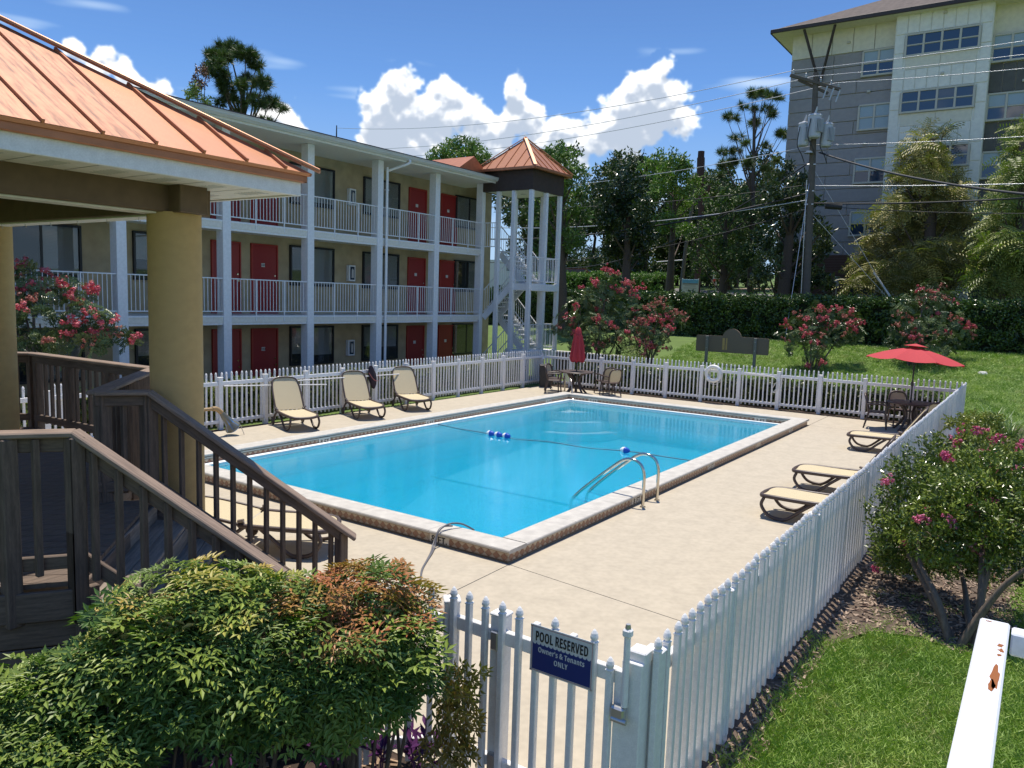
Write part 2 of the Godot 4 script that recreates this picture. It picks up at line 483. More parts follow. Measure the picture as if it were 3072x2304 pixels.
func sky_image() -> ImageTexture:
	var w := 4096
	var h := 2048
	var im := Image.create_empty(w, h, false, Image.FORMAT_RGB8)
	for y in h:
		var el := 90.0 - 180.0 * (y + 0.5) / h
		var c := Color(0.66, 0.77, 0.87)
		if el > 0.0:
			c = c.lerp(Color(0.415, 0.60, 0.85), smoothstep(0.0, 16.0, el))
			c = c.lerp(Color(0.345, 0.505, 0.745), smoothstep(11.0, 23.0, el))
			c = c.lerp(Color(0.25, 0.42, 0.70), smoothstep(25.0, 90.0, el))
		else:
			c = c.lerp(Color(0.36, 0.36, 0.33), smoothstep(0.0, -8.0, el))
		im.fill_rect(Rect2i(0, y, w, 1), c)
	var blobs := CLOUDS.duplicate()
	rng.seed = 71
	for k in 46:                                    # the same kind of fair-weather cloud all round
		var az := rng.randf_range(20.0, 285.0)
		var base := rng.randf_range(3.0, 7.0)
		for j in rng.randi_range(4, 10):
			blobs.append([az + rng.randfn(0.0, 4.5), base + absf(rng.randfn(0.0, 3.8)), rng.randf_range(1.0, 3.0)])
	var f := PackedFloat32Array()
	f.resize(w * h / 2)
	var per := w / 360.0
	for b in blobs:
		var cx: float = b[0] / 360.0 * w
		var cy: float = (90.0 - b[1]) * per
		var r: float = b[2] * per * 1.35
		for y in range(maxi(0, int(cy - r)), mini(h / 2, int(cy + r) + 1)):
			for x in range(int(cx - r), int(cx + r) + 1):
				var d := Vector2(x - cx, (y - cy) * (1.25 if y > cy else 1.0)).length() / r
				if d < 1.0:
					var q := (1.0 - d * d)
					f[y * w + posmod(x, w)] += q * q
	var nz := FastNoiseLite.new()
	nz.frequency = 1.0
	nz.fractal_octaves = 5
	nz.fractal_gain = 0.55
	var n2 := FastNoiseLite.new()
	n2.frequency = 1.0
	n2.fractal_octaves = 3
	n2.seed = 5
	for y in h / 2:
		var el := deg_to_rad(90.0 - 180.0 * (y + 0.5) / h)
		if el > 0.62:
			continue
		for x in w:
			var az := TAU * (x + 0.5) / w
			var dir := Vector3(sin(az) * cos(el), sin(el), -cos(az) * cos(el))
			var q := f[y * w + x]
			var veil := 0.0
			if q < 0.02:
				if el > 0.30 or el < 0.005:
					continue
				veil = clampf(n2.get_noise_3d(dir.x * 4.0, dir.y * 26.0, dir.z * 4.0) * 1.5 - 0.12 - absf(el - 0.13) * 3.0, 0.0, 0.55)
				if veil > 0.01:
					im.set_pixel(x, y, im.get_pixel(x, y).lerp(Color(0.93, 0.95, 0.98), veil))
				continue
			var p := dir * 28.0
			var nn := nz.get_noise_3d(p.x, p.y * 1.15, p.z)
			var dens := q + nn * 0.95 - 0.36
			var a := smoothstep(0.0, 0.34, dens)
			if a <= 0.0:
				continue
			a *= smoothstep(0.02, 0.11, el) * 0.45 + 0.55
			var up := 0.0
			for k in [7, 15, 26]:
				up += minf(f[maxi(0, y - k) * w + x], 1.4)
			var nb := nz.get_noise_3d(p.x, p.y * 1.15 + 0.32, p.z)
			var lit := clampf(1.02 - up * 0.105 + (nn - nb) * 0.38, 0.66, 1.0)
			var c := Color(0.69, 0.735, 0.80).lerp(Color(1.0, 1.0, 1.0), smoothstep(0.66, 0.96, lit))
			im.set_pixel(x, y, im.get_pixel(x, y).lerp(c, a))
	return ImageTexture.create_from_image(im)

func outdoors() -> void:
	var cam := Camera3D.new()
	cam.name = "camera"
	cam.fov = 52.684
	cam.near = 0.05
	cam.far = 1200.0
	add_child(cam)
	cam.position = Vector3(0, 3.117, 0)
	cam.rotation_degrees = Vector3(-6.452, 34.401, 1.858)
	cam.current = true
	var sun := DirectionalLight3D.new()
	sun.name = "sun"
	sun.light_energy = 1.5
	sun.light_color = Color(1.0, 0.965, 0.91)
	sun.light_angular_distance = 0.53
	sun.shadow_enabled = true
	add_child(sun)
	sun.look_at_from_position(Vector3.ZERO, Vector3(0.16, -1.0, 0.23), Vector3.FORWARD)
	var e := Environment.new()
	e.background_mode = Environment.BG_SKY
	var sky := Sky.new()
	var p := PanoramaSkyMaterial.new()
	p.panorama = sky_image()
	sky.sky_material = p
	e.sky = sky
	e.tonemap_mode = Environment.TONE_MAPPER_LINEAR
	e.tonemap_exposure = 1.28
	e.sdfgi_enabled = true
	e.ssao_enabled = true
	e.ssil_enabled = true
	e.fog_enabled = false
	var we := WorldEnvironment.new()
	we.name = "world_environment"
	we.environment = e
	add_child(we)

# ---------------------------------------------------------------- ground
func ground_y(x: float, z: float) -> float:
	var y := 1.5 * smoothstep(-24.3, -36.0, z)
	if z < -36.0:
		y += minf(-36.0 - z, 26.0) * 0.105
	if z < -62.0:
		y += (-62.0 - z) * 0.04
	y -= 0.17 * smoothstep(-15.5, -17.0, x) * smoothstep(-27.5, -25.5, z)
	return y - 0.03

func ground() -> void:
	var xs := [-420.0, -200.0, -120.0, -80.0, -60.0, -50.0, -40.0, -32.0, -26.0]
	var q := -22.0
	while q < 6.01:
		xs.append(q)
		q += 1.0
	xs.append_array([10.0, 16.0, 26.0, 40.0, 80.0, 160.0, 400.0, -14.55, -1.78])
	xs.sort()
	var zs := [-900.0, -500.0, -300.0, -180.0, -120.0, -95.0, -80.0, -70.0, -62.0, -57.0, -52.0, -48.0, -44.0, -41.0, -38.5]
	q = -36.5
	while q < 4.01:
		zs.append(q)
		q += 1.0
	zs.append_array([8.0, 20.0, 60.0, 200.0, -23.22, -3.72])
	zs.sort()
	var b := MB.new()
	var nz := FastNoiseLite.new()
	nz.frequency = 0.3
	for i in zs.size():
		for j in xs.size():
			var x: float = xs[j]
			var z: float = zs[i]
			var y := ground_y(x, z)
			if z < -25.0 or x > -1.0:
				y += nz.get_noise_2d(x, z) * 0.02
			b.v.append(Vector3(x, y, z))
			var e := 0.2
			b.n.append(Vector3(ground_y(x - e, z) - ground_y(x + e, z), 2.0 * e, ground_y(x, z - e) - ground_y(x, z + e)).normalized())
	for i in zs.size() - 1:
		for j in xs.size() - 1:
			if xs[j] >= -14.56 and xs[j + 1] <= -1.77 and zs[i] >= -23.23 and zs[i + 1] <= -3.71:
				continue
			var a: int = i * xs.size() + j
			var w: int = xs.size()
			b.ix.append_array([a, a + 1, a + w, a + 1, a + w + 1, a + w])
	struct("lawn", b.mesh(), M.lawn, "sloping green lawn around the pool and up to the hedge")

# a thin sheet of another ground cover that follows the terrain: outline in xz
func sheet(called: String, outline: Array, m: Material, label: String, lift := 0.012, ragged := 0.0) -> void:
	var pts := PackedVector2Array()
	rng.seed = called.hash() % 9999 + outline.size()
	for i in outline.size():
		var a: Vector2 = outline[i]
		var b: Vector2 = outline[(i + 1) % outline.size()]
		var steps := maxi(1, int(a.distance_to(b) / 0.5))
		for s in steps:
			var p := a.lerp(b, float(s) / steps)
			if ragged > 0.0 and s > 0:
				p += Vector2(rng.randf_range(-1, 1), rng.randf_range(-1, 1)) * ragged
			pts.append(p)
	var t := Geometry2D.triangulate_polygon(pts)
	var b2 := MB.new()
	for p in pts:
		b2.v.append(Vector3(p.x, ground_y(p.x, p.y) + lift, p.y))
		b2.n.append(Vector3.UP)
	for i in range(0, t.size(), 3):
		var p0 := pts[t[i]]
		if (pts[t[i + 1]] - p0).cross(pts[t[i + 2]] - p0) > 0.0:
			b2.ix.append_array([t[i], t[i + 1], t[i + 2]])
		else:
			b2.ix.append_array([t[i], t[i + 2], t[i + 1]])
	struct(called, b2.mesh(), m, label)

func beds() -> void:
	sheet("planting_bed", [Vector2(-17.3, -24.2), Vector2(-14.45, -24.2), Vector2(-14.45, -3.0), Vector2(-17.3, -3.0)], M.soil, "dark soil bed between the motel and the picket fence", 0.02)
	sheet("planting_bed", [Vector2(-14.4, -25.0), Vector2(-1.0, -25.0), Vector2(-1.0, -23.1), Vector2(-14.4, -23.1)], M.soil, "dark soil bed along the far picket fence", 0.021, 0.08)
	sheet("planting_bed", [Vector2(-14.4, -3.85), Vector2(-1.9, -3.85), Vector2(-1.9, -0.5), Vector2(-14.4, -0.5)], M.soil, "dark mulched bed under the foreground bushes and wooden stairs", 0.022)
	sheet("mulch_bed", [Vector2(-1.85, -3.2), Vector2(-1.45, -3.4), Vector2(-1.40, -7.4), Vector2(-1.15, -8.0), Vector2(-0.75, -8.15), Vector2(-0.35, -8.05), Vector2(-0.1, -8.4), Vector2(0.0, -9.2), Vector2(0.0, -10.6), Vector2(0.3, -14.0), Vector2(0.4, -19.0), Vector2(1.2, -23.0), Vector2(0.6, -25.5), Vector2(-1.2, -25.4), Vector2(-1.85, -24.0)], M.mulch_ground, "brown mulch strip along the outside of the white fence", 0.024, 0.07)
	sheet("road", [Vector2(-26, -57.5), Vector2(-16, -54.0), Vector2(-13.0, -52.0), Vector2(-12.0, -55.0), Vector2(-16.0, -58.0), Vector2(-26, -62.0)], M.road, "grey asphalt road beyond the hedge", 0.03)
	sheet("dirt_track", [Vector2(-22, -64.0), Vector2(-15, -58.6), Vector2(-11.0, -55.6), Vector2(-10.0, -60.0), Vector2(-16, -66.0), Vector2(-22, -70.0)], M.dirt, "pale sandy track beside the road under the trees", 0.035)
	# bark chips and dry litter on the mulch
	var chip := MB.new()
	chip.box(Transform3D.IDENTITY, Vector3(0.05, 0.006, 0.014))
	var mm := PackedFloat32Array()
	rng.seed = 91
	var poly := PackedVector2Array([Vector2(-1.6, -7.4), Vector2(-1.15, -8.05), Vector2(-0.75, -8.2), Vector2(-0.35, -8.1), Vector2(-0.1, -8.45), Vector2(0.0, -9.2), Vector2(0.0, -12.0), Vector2(-1.6, -12.0)])
	for k in 6500:
		var p := Vector2(rng.randf_range(-1.62, 0.15), rng.randf_range(-12.0, -3.3))
		if p.y > -7.4 and p.x > -1.44 + rng.randf() * 0.1:
			continue
		if p.y <= -7.4 and not Geometry2D.is_point_in_polygon(p + Vector2(rng.randfn(0, 0.08), rng.randfn(0, 0.08)), poly):
			continue
		var t := rng.randf()
		var c := Color(0.24, 0.17, 0.12).lerp(Color(0.42, 0.32, 0.24), t) if rng.randf() < 0.8 else Color(0.09, 0.055, 0.04)
		push(mm, Transform3D(Basis.from_euler(Vector3(rng.randfn(0, 0.25), rng.randf() * TAU, rng.randfn(0, 0.25))).scaled(Vector3.ONE * rng.randf_range(0.4, 1.5)), Vector3(p.x, ground_y(p.x, p.y) + 0.032, p.y)), c)
	for k in 900:
		var x := rng.randf_range(-4.3, -1.95)
		var z := rng.randf_range(-3.8, -2.0)
		push(mm, Transform3D(Basis.from_euler(Vector3(rng.randfn(0, 0.25), rng.randf() * TAU, rng.randfn(0, 0.25))).scaled(Vector3.ONE * rng.randf_range(0.5, 1.6)), Vector3(x, ground_y(x, z) + 0.03, z)), Color(0.2, 0.13, 0.08).lerp(Color(0.4, 0.28, 0.18), rng.randf()))
	var o := many(self, "mulch_chips", chip.mesh(), M.chip, mm)
	tag(o, "loose bark chips and dry litter on the mulch", "", "", "stuff")

func push(buf: PackedFloat32Array, t: Transform3D, c: Color) -> void:
	var b := t.basis
	buf.append_array([b.x.x, b.y.x, b.z.x, t.origin.x, b.x.y, b.y.y, b.z.y, t.origin.y, b.x.z, b.y.z, b.z.z, t.origin.z, c.r, c.g, c.b, 1.0])

func many(parent: Node, called: String, mesh: Mesh, m: Material, buf: PackedFloat32Array) -> MultiMeshInstance3D:
	var mm := MultiMesh.new()
	mm.transform_format = MultiMesh.TRANSFORM_3D
	mm.use_colors = true
	mm.mesh = mesh
	mm.instance_count = buf.size() / 16
	mm.buffer = buf
	var o := MultiMeshInstance3D.new()
	o.name = called
	o.multimesh = mm
	o.material_override = m
	parent.add_child(o, true)
	return o

func grass() -> void:
	rng.seed = 11
	var b := MB.new()
	for k in 46:
		var a := rng.randf() * TAU
		var r := sqrt(rng.randf()) * 0.13
		var p := Vector3(cos(a) * r, 0, sin(a) * r)
		var lean := Vector3(rng.randfn(0, 0.4), 1, rng.randfn(0, 0.4)).normalized()
		var hgt := rng.randf_range(0.04, 0.10)
		var side := lean.cross(Vector3(rng.randf() - 0.5, 0, rng.randf() - 0.5)).normalized() * 0.0042
		var tip := p + lean * hgt + Vector3(lean.x, -0.1, lean.z) * hgt * 0.5
		b.face([p - side, p + side, p + lean * hgt * 0.6 + side * 0.8])
		b.face([p + lean * hgt * 0.6 - side * 0.8, p + lean * hgt * 0.6 + side * 0.8, tip])
	var tuft := b.mesh()
	var buf := PackedFloat32Array()
	var nz := FastNoiseLite.new()
	nz.frequency = 0.55
	var poly := PackedVector2Array([Vector2(-1.9, -7.2), Vector2(-1.42, -7.5), Vector2(-1.15, -8.0), Vector2(-0.75, -8.15), Vector2(-0.35, -8.05), Vector2(-0.1, -8.4), Vector2(0.0, -9.2), Vector2(0.0, -10.6), Vector2(0.3, -14.0), Vector2(0.4, -19.0), Vector2(1.2, -23.0), Vector2(-1.9, -23.0)])
	for zone in [[-1.5, 2.6, -3.0, -9.5, 0.085, 1.0], [-1.3, 5.0, -9.5, -24.0, 0.17, 1.5], [-13.0, 7.5, -24.6, -36.1, 0.24, 1.9], [-16.0, -6.0, -37.4, -47.0, 0.5, 2.6], [-26.0, -14.0, -38.0, -56.0, 0.5, 3.0]]:
		var x: float = zone[0]
		while x < zone[1]:
			var z: float = zone[2]
			while z > zone[3]:
				var px: float = x + rng.randf_range(-0.5, 0.5) * zone[4]
				var pz: float = z + rng.randf_range(-0.5, 0.5) * zone[4]
				z -= zone[4]
				if pz > -24.0:
					var skip := Geometry2D.is_point_in_polygon(Vector2(px + rng.randfn(0, 0.09), pz + rng.randfn(0, 0.09)), poly)
					if skip and rng.randf() < 0.93:
						continue
					if px < -1.42 and rng.randf() < 0.7:
						continue
				var n1 := nz.get_noise_2d(px, pz)
				var c := Color(0.19, 0.32, 0.045).lerp(Color(0.35, 0.46, 0.09), clampf(0.5 + n1 * 0.9 + rng.randfn(0, 0.2), 0, 1))
				if rng.randf() < 0.09:
					c = c.lerp(Color(0.30, 0.27, 0.10), 0.6)
				var s: float = zone[5] * rng.randf_range(0.75, 1.25)
				push(buf, Transform3D(Basis(Vector3.UP, rng.randf() * TAU).scaled(Vector3(s, s * (1.0 if zone[5] < 1.2 else 0.75) * (1.35 if px < -1.3 and pz > -24.0 else 1.0), s)), Vector3(px, ground_y(px, pz), pz)), c)
			x += zone[4]
	var o := many(self, "grass", tuft, M.blade, buf)
	tag(o, "short green lawn grass", "", "", "stuff")

# ---------------------------------------------------------------- pool and deck
const PX0 := -12.04
const PX1 := -5.30
const PZ0 := -20.72
const PZ1 := -7.63
const RIM := 0.37

func flat_poly(pts: Array, y0: float, y1: float) -> ArrayMesh:
	var p := PackedVector2Array()
	for q in pts:
		p.append(Vector2(q.x, -q.y))
	var b := MB.new()
	b.prism(p, y0, y1, Transform3D(Basis(Vector3.RIGHT, Vector3.FORWARD, Vector3.UP), Vector3.ZERO))
	return b.mesh()

func deck() -> void:
	var g := 0.006
	var x0 := -14.6
	var x3 := -1.76
	var z0 := -23.25
	var z3 := -3.7
	var x1 := PX0 - RIM
	var x2 := PX1 + RIM
	var z1 := PZ0 - RIM
	var z2 := PZ1 + RIM
	var deck_node := Node3D.new()
	deck_node.name = "pool_deck"
	add_child(deck_node)
	tag(deck_node, "cream concrete pool deck with cut joints", "", "", "structure")
	var slabs := [
		[Vector2(x0, z0), Vector2(x1 - g, z0), Vector2(x1 - g, z1 - g), Vector2(x0, z1 - g)],
		[Vector2(x1 + g, z0), Vector2(x2 - g, z0), Vector2(x2 - g, z1), Vector2(x1 + g, z1)],
		[Vector2(x2 + g, z0), Vector2(x3, z0), Vector2(x3, z1 + 0.1), Vector2(x2 + g, z1 - g)],
		[Vector2(x0, z1 + g), Vector2(x1, z1 + g), Vector2(x1, z2 - g), Vector2(x0, z2 - g)],
		[Vector2(x2, z1 + g), Vector2(x3, z1 + 0.112), Vector2(x3, z2 + 0.34), Vector2(x2, z2 - g)],
		[Vector2(x0, z2 + g), Vector2(x1 - g, z2 + g), Vector2(x1 - g, z3), Vector2(x0, z3)],
		[Vector2(x1 + g, z2), Vector2(x2 - g, z2), Vector2(x2 + 0.08 - g, z3), Vector2(x1 + g, z3)],
		[Vector2(x2 + g, z2 + g), Vector2(x3, z2 + 0.352), Vector2(x3, z3), Vector2(x2 + 0.08 + g, z3)]]
	for s in slabs:
		part(deck_node, "slab", flat_poly(s, -0.14, 0.0), M.deck)
	var jb := MB.new()
	for r in [[x0, z0, x3, z1], [x0, z2, x3, z3], [x0, z1, x1, z2], [x2, z1, x3, z2]]:
		jb.box(Transform3D(Basis.IDENTITY, Vector3((r[0] + r[2]) / 2, -0.09, (r[1] + r[3]) / 2)), Vector3(r[2] - r[0] - 0.02, 0.14, absf(r[3] - r[1]) - 0.02))
	part(deck_node, "joint_filler", jb.mesh(), M.joint)

func pool() -> void:
	var p := Node3D.new()
	p.name = "swimming_pool"
	add_child(p)
	tag(p, "rectangular swimming pool with raised coping and diamond tile band", "", "", "structure")
	rng.seed = 4
	# basin: the floor falls from the far shallow end to the near deep end
	var b := MB.new()
	var prof := [Vector2(PZ0, -0.95), Vector2(-15.2, -1.25), Vector2(-14.2, -1.32), Vector2(-10.8, -2.35), Vector2(PZ1, -2.45)]
	for i in prof.size() - 1:
		var a: Vector2 = prof[i]
		var c: Vector2 = prof[i + 1]
		b.face([Vector3(PX0, a.y, a.x), Vector3(PX0, c.y, c.x), Vector3(PX1, c.y, c.x), Vector3(PX1, a.y, a.x)])
		b.face([Vector3(PX0, a.y, a.x), Vector3(PX0, 0.01, a.x), Vector3(PX0, 0.01, c.x), Vector3(PX0, c.y, c.x)], Vector3(-20, 0, -14))
		b.face([Vector3(PX1, a.y, a.x), Vector3(PX1, 0.01, a.x), Vector3(PX1, 0.01, c.x), Vector3(PX1, c.y, c.x)], Vector3(0, 0, -14))
	b.face([Vector3(PX0, 0.01, PZ0), Vector3(PX1, 0.01, PZ0), Vector3(PX1, -0.95, PZ0), Vector3(PX0, -0.95, PZ0)], Vector3(-8, 0, -40))
	b.face([Vector3(PX0, 0.01, PZ1), Vector3(PX1, 0.01, PZ1), Vector3(PX1, -2.45, PZ1), Vector3(PX0, -2.45, PZ1)], Vector3(-8, 0, 40))
	part(p, "basin", b.mesh(), M.basin)
	# dark blue strip across the floor
	part(p, "floor_strip", cb(PX1 - PX0 - 0.02, 0.012, 0.07, 0.0), M.sign_blue, tf((PX0 + PX1) / 2, -1.30, -14.2))
	# quarter-round steps in the far corner
	for k in 3:
		var r := 1.95 - 0.48 * k
		var arc := PackedVector2Array([Vector2.ZERO])
		for i in 13:
			arc.append(Vector2(cos(PI * 0.5 * i / 12) * r, sin(PI * 0.5 * i / 12) * r))
		var s := MB.new()
		s.prism(arc, 0.78 - 0.24 * k, 1.0, Transform3D(Basis(Vector3.RIGHT, Vector3.BACK, Vector3.DOWN), Vector3(PX0 + 0.004, 0, PZ0 + 0.004)))
		part(p, "pool_step", s.mesh(), M.plaster)
		var e := []
		for i in 13:
			e.append(Vector3(PX0 + cos(PI * 0.5 * i / 12) * (r - 0.03), -0.775 + 0.24 * k, PZ0 + sin(PI * 0.5 * i / 12) * (r - 0.03)))
		part(p, "step_edge", pipe(e, 0.022, 5), M.sign_sky)
	# plaster ledge above the water line
	var led := 0.125
	for r in [[PX0, PZ0, PX1, PZ0 + led], [PX0, PZ1 - led, PX1, PZ1], [PX0, PZ0 + led + 0.001, PX0 + led, PZ1 - led - 0.001], [PX1 - led, PZ0 + led + 0.001, PX1, PZ1 - led - 0.001]]:
		var s := MB.new()
		s.box(Transform3D(Basis.IDENTITY, Vector3((r[0] + r[2]) / 2, -0.09, (r[1] + r[3]) / 2)), Vector3(r[2] - r[0], 0.2, r[3] - r[1]), 0.008)
		part(p, "ledge", s.mesh(), M.plaster)
	# the tiled wall that carries the coping
	var ox0 := PX0 - RIM + 0.04
	var ox1 := PX1 + RIM - 0.04
	var oz0 := PZ0 - RIM + 0.04
	var oz1 := PZ1 + RIM - 0.04
	var wall := MB.new()
	for r in [[ox0, oz1 - 0.3, ox1, oz1], [ox0, oz0, ox1, oz0 + 0.3], [ox0, oz0 + 0.3, ox0 + 0.3, oz1 - 0.3], [ox1 - 0.3, oz0 + 0.3, ox1, oz1 - 0.3]]:
		wall.box(Transform3D(Basis.IDENTITY, Vector3((r[0] + r[2]) / 2, 0.035, (r[1] + r[3]) / 2)), Vector3(r[2] - r[0], 0.16, r[3] - r[1]))
	part(p, "wall_core", wall.mesh(), M.grout)
	# tile bands: outward on the near and the long right side, inward on the left and the far side
	tile_band(p, Vector3(ox0, 0, oz1), Vector3(ox1, 0, oz1), Vector3(0, 0, 1), false, [[-6.02, "8 FT."]])
	tile_band(p, Vector3(ox1, 0, oz1), Vector3(ox1, 0, oz0), Vector3(1, 0, 0), false, [[-10.75, "8 FT"], [-13.98, "5 FT"], [-16.87, ""], [-19.44, "3 FT"]])
	tile_band(p, Vector3(PX0 - 0.002, 0, PZ1), Vector3(PX0 - 0.002, 0, PZ0), Vector3(1, 0, 0), true, [[-10.82, "8 FT"], [-14.14, "5 FT"], [-19.55, "3 FT"]])
	tile_band(p, Vector3(PX0, 0, PZ0 - 0.002), Vector3(PX1, 0, PZ0 - 0.002), Vector3(0, 0, 1), true, [[-11.18, "3 FT"], [-6.1, "3 FT"]])
	# coping stones
	var runs := [[Vector3(PX0 - RIM, 0, PZ1 + RIM / 2), Vector3(PX1 + RIM, 0, PZ1 + RIM / 2)], [Vector3(PX0 - RIM, 0, PZ0 - RIM / 2), Vector3(PX1 + RIM, 0, PZ0 - RIM / 2)],
		[Vector3(PX0 - RIM / 2, 0, PZ0), Vector3(PX0 - RIM / 2, 0, PZ1)], [Vector3(PX1 + RIM / 2, 0, PZ0), Vector3(PX1 + RIM / 2, 0, PZ1)]]
	for r in runs:
		var a: Vector3 = r[0]
		var c: Vector3 = r[1]
		var n := int(round(a.distance_to(c) / 1.22))
		for i in n:
			var s: Vector3 = a.lerp(c, float(i) / n)
			var t: Vector3 = a.lerp(c, float(i + 1) / n)
			var d: Vector3 = (t - s).normalized() * 0.0022
			s += d
			t -= d
			part(p, "coping_stone", coping_mesh(s.distance_to(t)), M.coping, along(s + Vector3(0, 0.143, 0), t + Vector3(0, 0.143, 0)))
	# water
	var sheet_mesh := func(inset: float) -> ArrayMesh:
		var w := MB.new()
		w.face([Vector3(PX0 + inset, 0, PZ1 - inset), Vector3(PX1 - inset, 0, PZ1 - inset), Vector3(PX1 - inset, 0, PZ0 + inset), Vector3(PX0 + inset, 0, PZ0 + inset)])
		return w.mesh()
	var wn := Node3D.new()
	wn.name = "water"
	add_child(wn)
	tag(wn, "clear turquoise pool water", "", "", "structure")
	part(wn, "surface", sheet_mesh.call(led - 0.002), M.water, tf(0, -0.022, 0))
	part(wn, "speckle_layer", sheet_mesh.call(led - 0.002), M.water_speckle, tf(0, -0.07, 0))  # added sheet just below the surface, imitates caustic speckle
	for y in [-0.5, -0.95, -1.35, -1.75]:
		part(wn, "water_layer", sheet_mesh.call(0.004), M.water_body, tf(0, y, 0))

func coping_mesh(length: float) -> ArrayMesh:
	var key := "coping %.3f" % length
	if not boxes.has(key):
		var poly := PackedVector2Array()
		var hw := RIM / 2
		for s in [1, -1]:
			for i in 6:
				var a := -PI / 2 + PI * i / 5.0
				poly.append(Vector2(s * (hw - 0.022 + cos(a) * 0.022), s * sin(a) * 0.024))
		var b := MB.new()
		b.prism(poly, -length / 2, length / 2)
		boxes[key] = b.mesh()
	return boxes[key]

func diamond(w: float, h: float, t: float, half: bool) -> ArrayMesh:
	var key := "diamond %.3f %.3f %s" % [w, h, half]
	if not boxes.has(key):
		var b := MB.new()
		var pts := PackedVector2Array([Vector2(-w, 0), Vector2(w, 0), Vector2(0, h)]) if half else PackedVector2Array([Vector2(-w, 0), Vector2(0, -h), Vector2(w, 0), Vector2(0, h)])
		b.prism(pts, 0.0, t)
		boxes[key] = b.mesh()
	return boxes[key]

# a band of tiles along a-b that faces out; inner bands show only their upper half above the plaster ledge
func tile_band(p: Node, a: Vector3, b: Vector3, out: Vector3, half: bool, marks: Array) -> void:
	var d := (b - a).normalized()
	var x := Vector3.UP.cross(out)
	var bas := Basis(x, Vector3.UP, out)
	var length := a.distance_to(b)
	var step := 0.1146
	var n := int(length / step)
	step = length / n
	var dw := step / 2 - 0.0045
	var cy := 0.012 if half else 0.058
	var dh := 0.062 if half else 0.047
	var axis := 0 if absf(d.x) > 0.5 else 2
	for trim in ([[0.097, 0.022]] if half else [[0.114, 0.010], [0.0105, 0.013]]):
		board(p, "trim_tile", a + Vector3.UP * trim[0] + out * 0.002, b + Vector3.UP * trim[0] + out * 0.002, 0.008, trim[1], M.tile_trim if not half else M.tile_white, 0.002)
	for i in n:
		var c := a + d * step * (i + 0.5)
		var blocked := false
		for m in marks:
			if absf(c[axis] - m[0]) < 0.165:
				blocked = true
		if blocked:
			continue
		part(p, "diamond_tile", diamond(dw, dh, 0.004, half), M.tile_brown, Transform3D(bas, c + Vector3.UP * cy))
		# the light triangles between two diamonds
		var e := c + d * step * 0.5
		if i < n - 1:
			for s in ([1] if half else [1, -1]):
				var up := Transform3D(bas * Basis(Vector3.BACK, PI if s > 0 else 0.0), e + Vector3.UP * (cy + s * dh))
				part(p, "corner_tile", diamond(dw - 0.004, dh - 0.007, 0.003, true), M.tile_cream, up)
	for m in marks:
		var c := a
		c[axis] = m[0]
		var t := part(p, "depth_tile", cb(0.31, 0.115 if not half else 0.082, 0.008, 0.001), M.tile_white if m[1] else M.tile_cream, Transform3D(bas, c + Vector3.UP * (0.06 if not half else 0.047) + out * 0.002))
		if m[1]:
			var l := part(t, "depth_lettering", words(m[1], 0.082, 0.002, 700), M.black, Transform3D(Basis.IDENTITY.scaled(Vector3(1.05, 1, 1)), Vector3(0, 0 if not half else -0.022, 0.0052)))
			l.set_meta("label", "black depth mark")

# ---------------------------------------------------------------- picket fence
func picket_mesh(h: float, finial := true) -> ArrayMesh:
	var key := "picket %.3f %s" % [h, finial]
	if not boxes.has(key):
		var b := MB.new()
		var top := h - (0.085 if finial else 0.0)
		b.box(tf(0, (0.05 + top) / 2, 0), Vector3(0.038, top - 0.05, 0.038), 0.004)
		if finial:
			b.box(tf(0, top + 0.006, 0), Vector3(0.045, 0.012, 0.045), 0.003)
			b.lathe([Vector2(0.017, top + 0.011), Vector2(0.018, top + 0.018), Vector2(0.0245, top + 0.03), Vector2(0.025, top + 0.042), Vector2(0.0195, top + 0.06), Vector2(0.010, top + 0.076), Vector2(0.0, top + 0.086)], 8)
		boxes[key] = b.mesh()
	return boxes[key]

func post_mesh(h: float) -> ArrayMesh:
	var key := "post %.3f" % h
	if not boxes.has(key):
		var b := MB.new()
		b.box(tf(0, h / 2 - 0.04, 0), Vector3(0.1, h + 0.06, 0.1), 0.006)
		b.box(tf(0, h - 0.002, 0), Vector3(0.112, 0.022, 0.112), 0.007)
		boxes[key] = b.mesh()
	return boxes[key]

# posts: distances along a-b; side: +1 or -1, on which side (local z) the pickets stand
func fence(called: String, label: String, a: Vector3, b: Vector3, posts: Array, side: float, pitch := 0.13, skip := []) -> Node3D:
	var t := thing(called, label, "fence", a)
	var u := (b - a).normalized()
	t.transform = Transform3D(Basis(u, Vector3.UP, u.cross(Vector3.UP)), a)
	var length := a.distance_to(b)
	rng.seed = int(length * 1000)
	for s in posts:
		part(t, "post", post_mesh(1.135), M.vinyl, tf(s, 0, 0))
	for i in posts.size() - 1:
		var s0: float = posts[i] + 0.05
		var s1: float = posts[i + 1] - 0.05
		for r in [[1.0, 0.088], [0.155, 0.075]]:
			part(t, "rail", cb(snappedf(s1 - s0, 0.001), r[1], 0.042, 0.005), M.vinyl, tf((s0 + s1) / 2, r[0], 0))
	var n := int(length / pitch)
	for i in n + 1:
		var s := pitch * i
		if i in skip or s > length:
			continue
		part(t, "picket", picket_mesh(1.25), M.vinyl, Transform3D(Basis.from_euler(Vector3(rng.randfn(0, 0.004), 0, rng.randfn(0, 0.006))), Vector3(s, rng.randfn(0, 0.004), side * 0.041)))
	return t

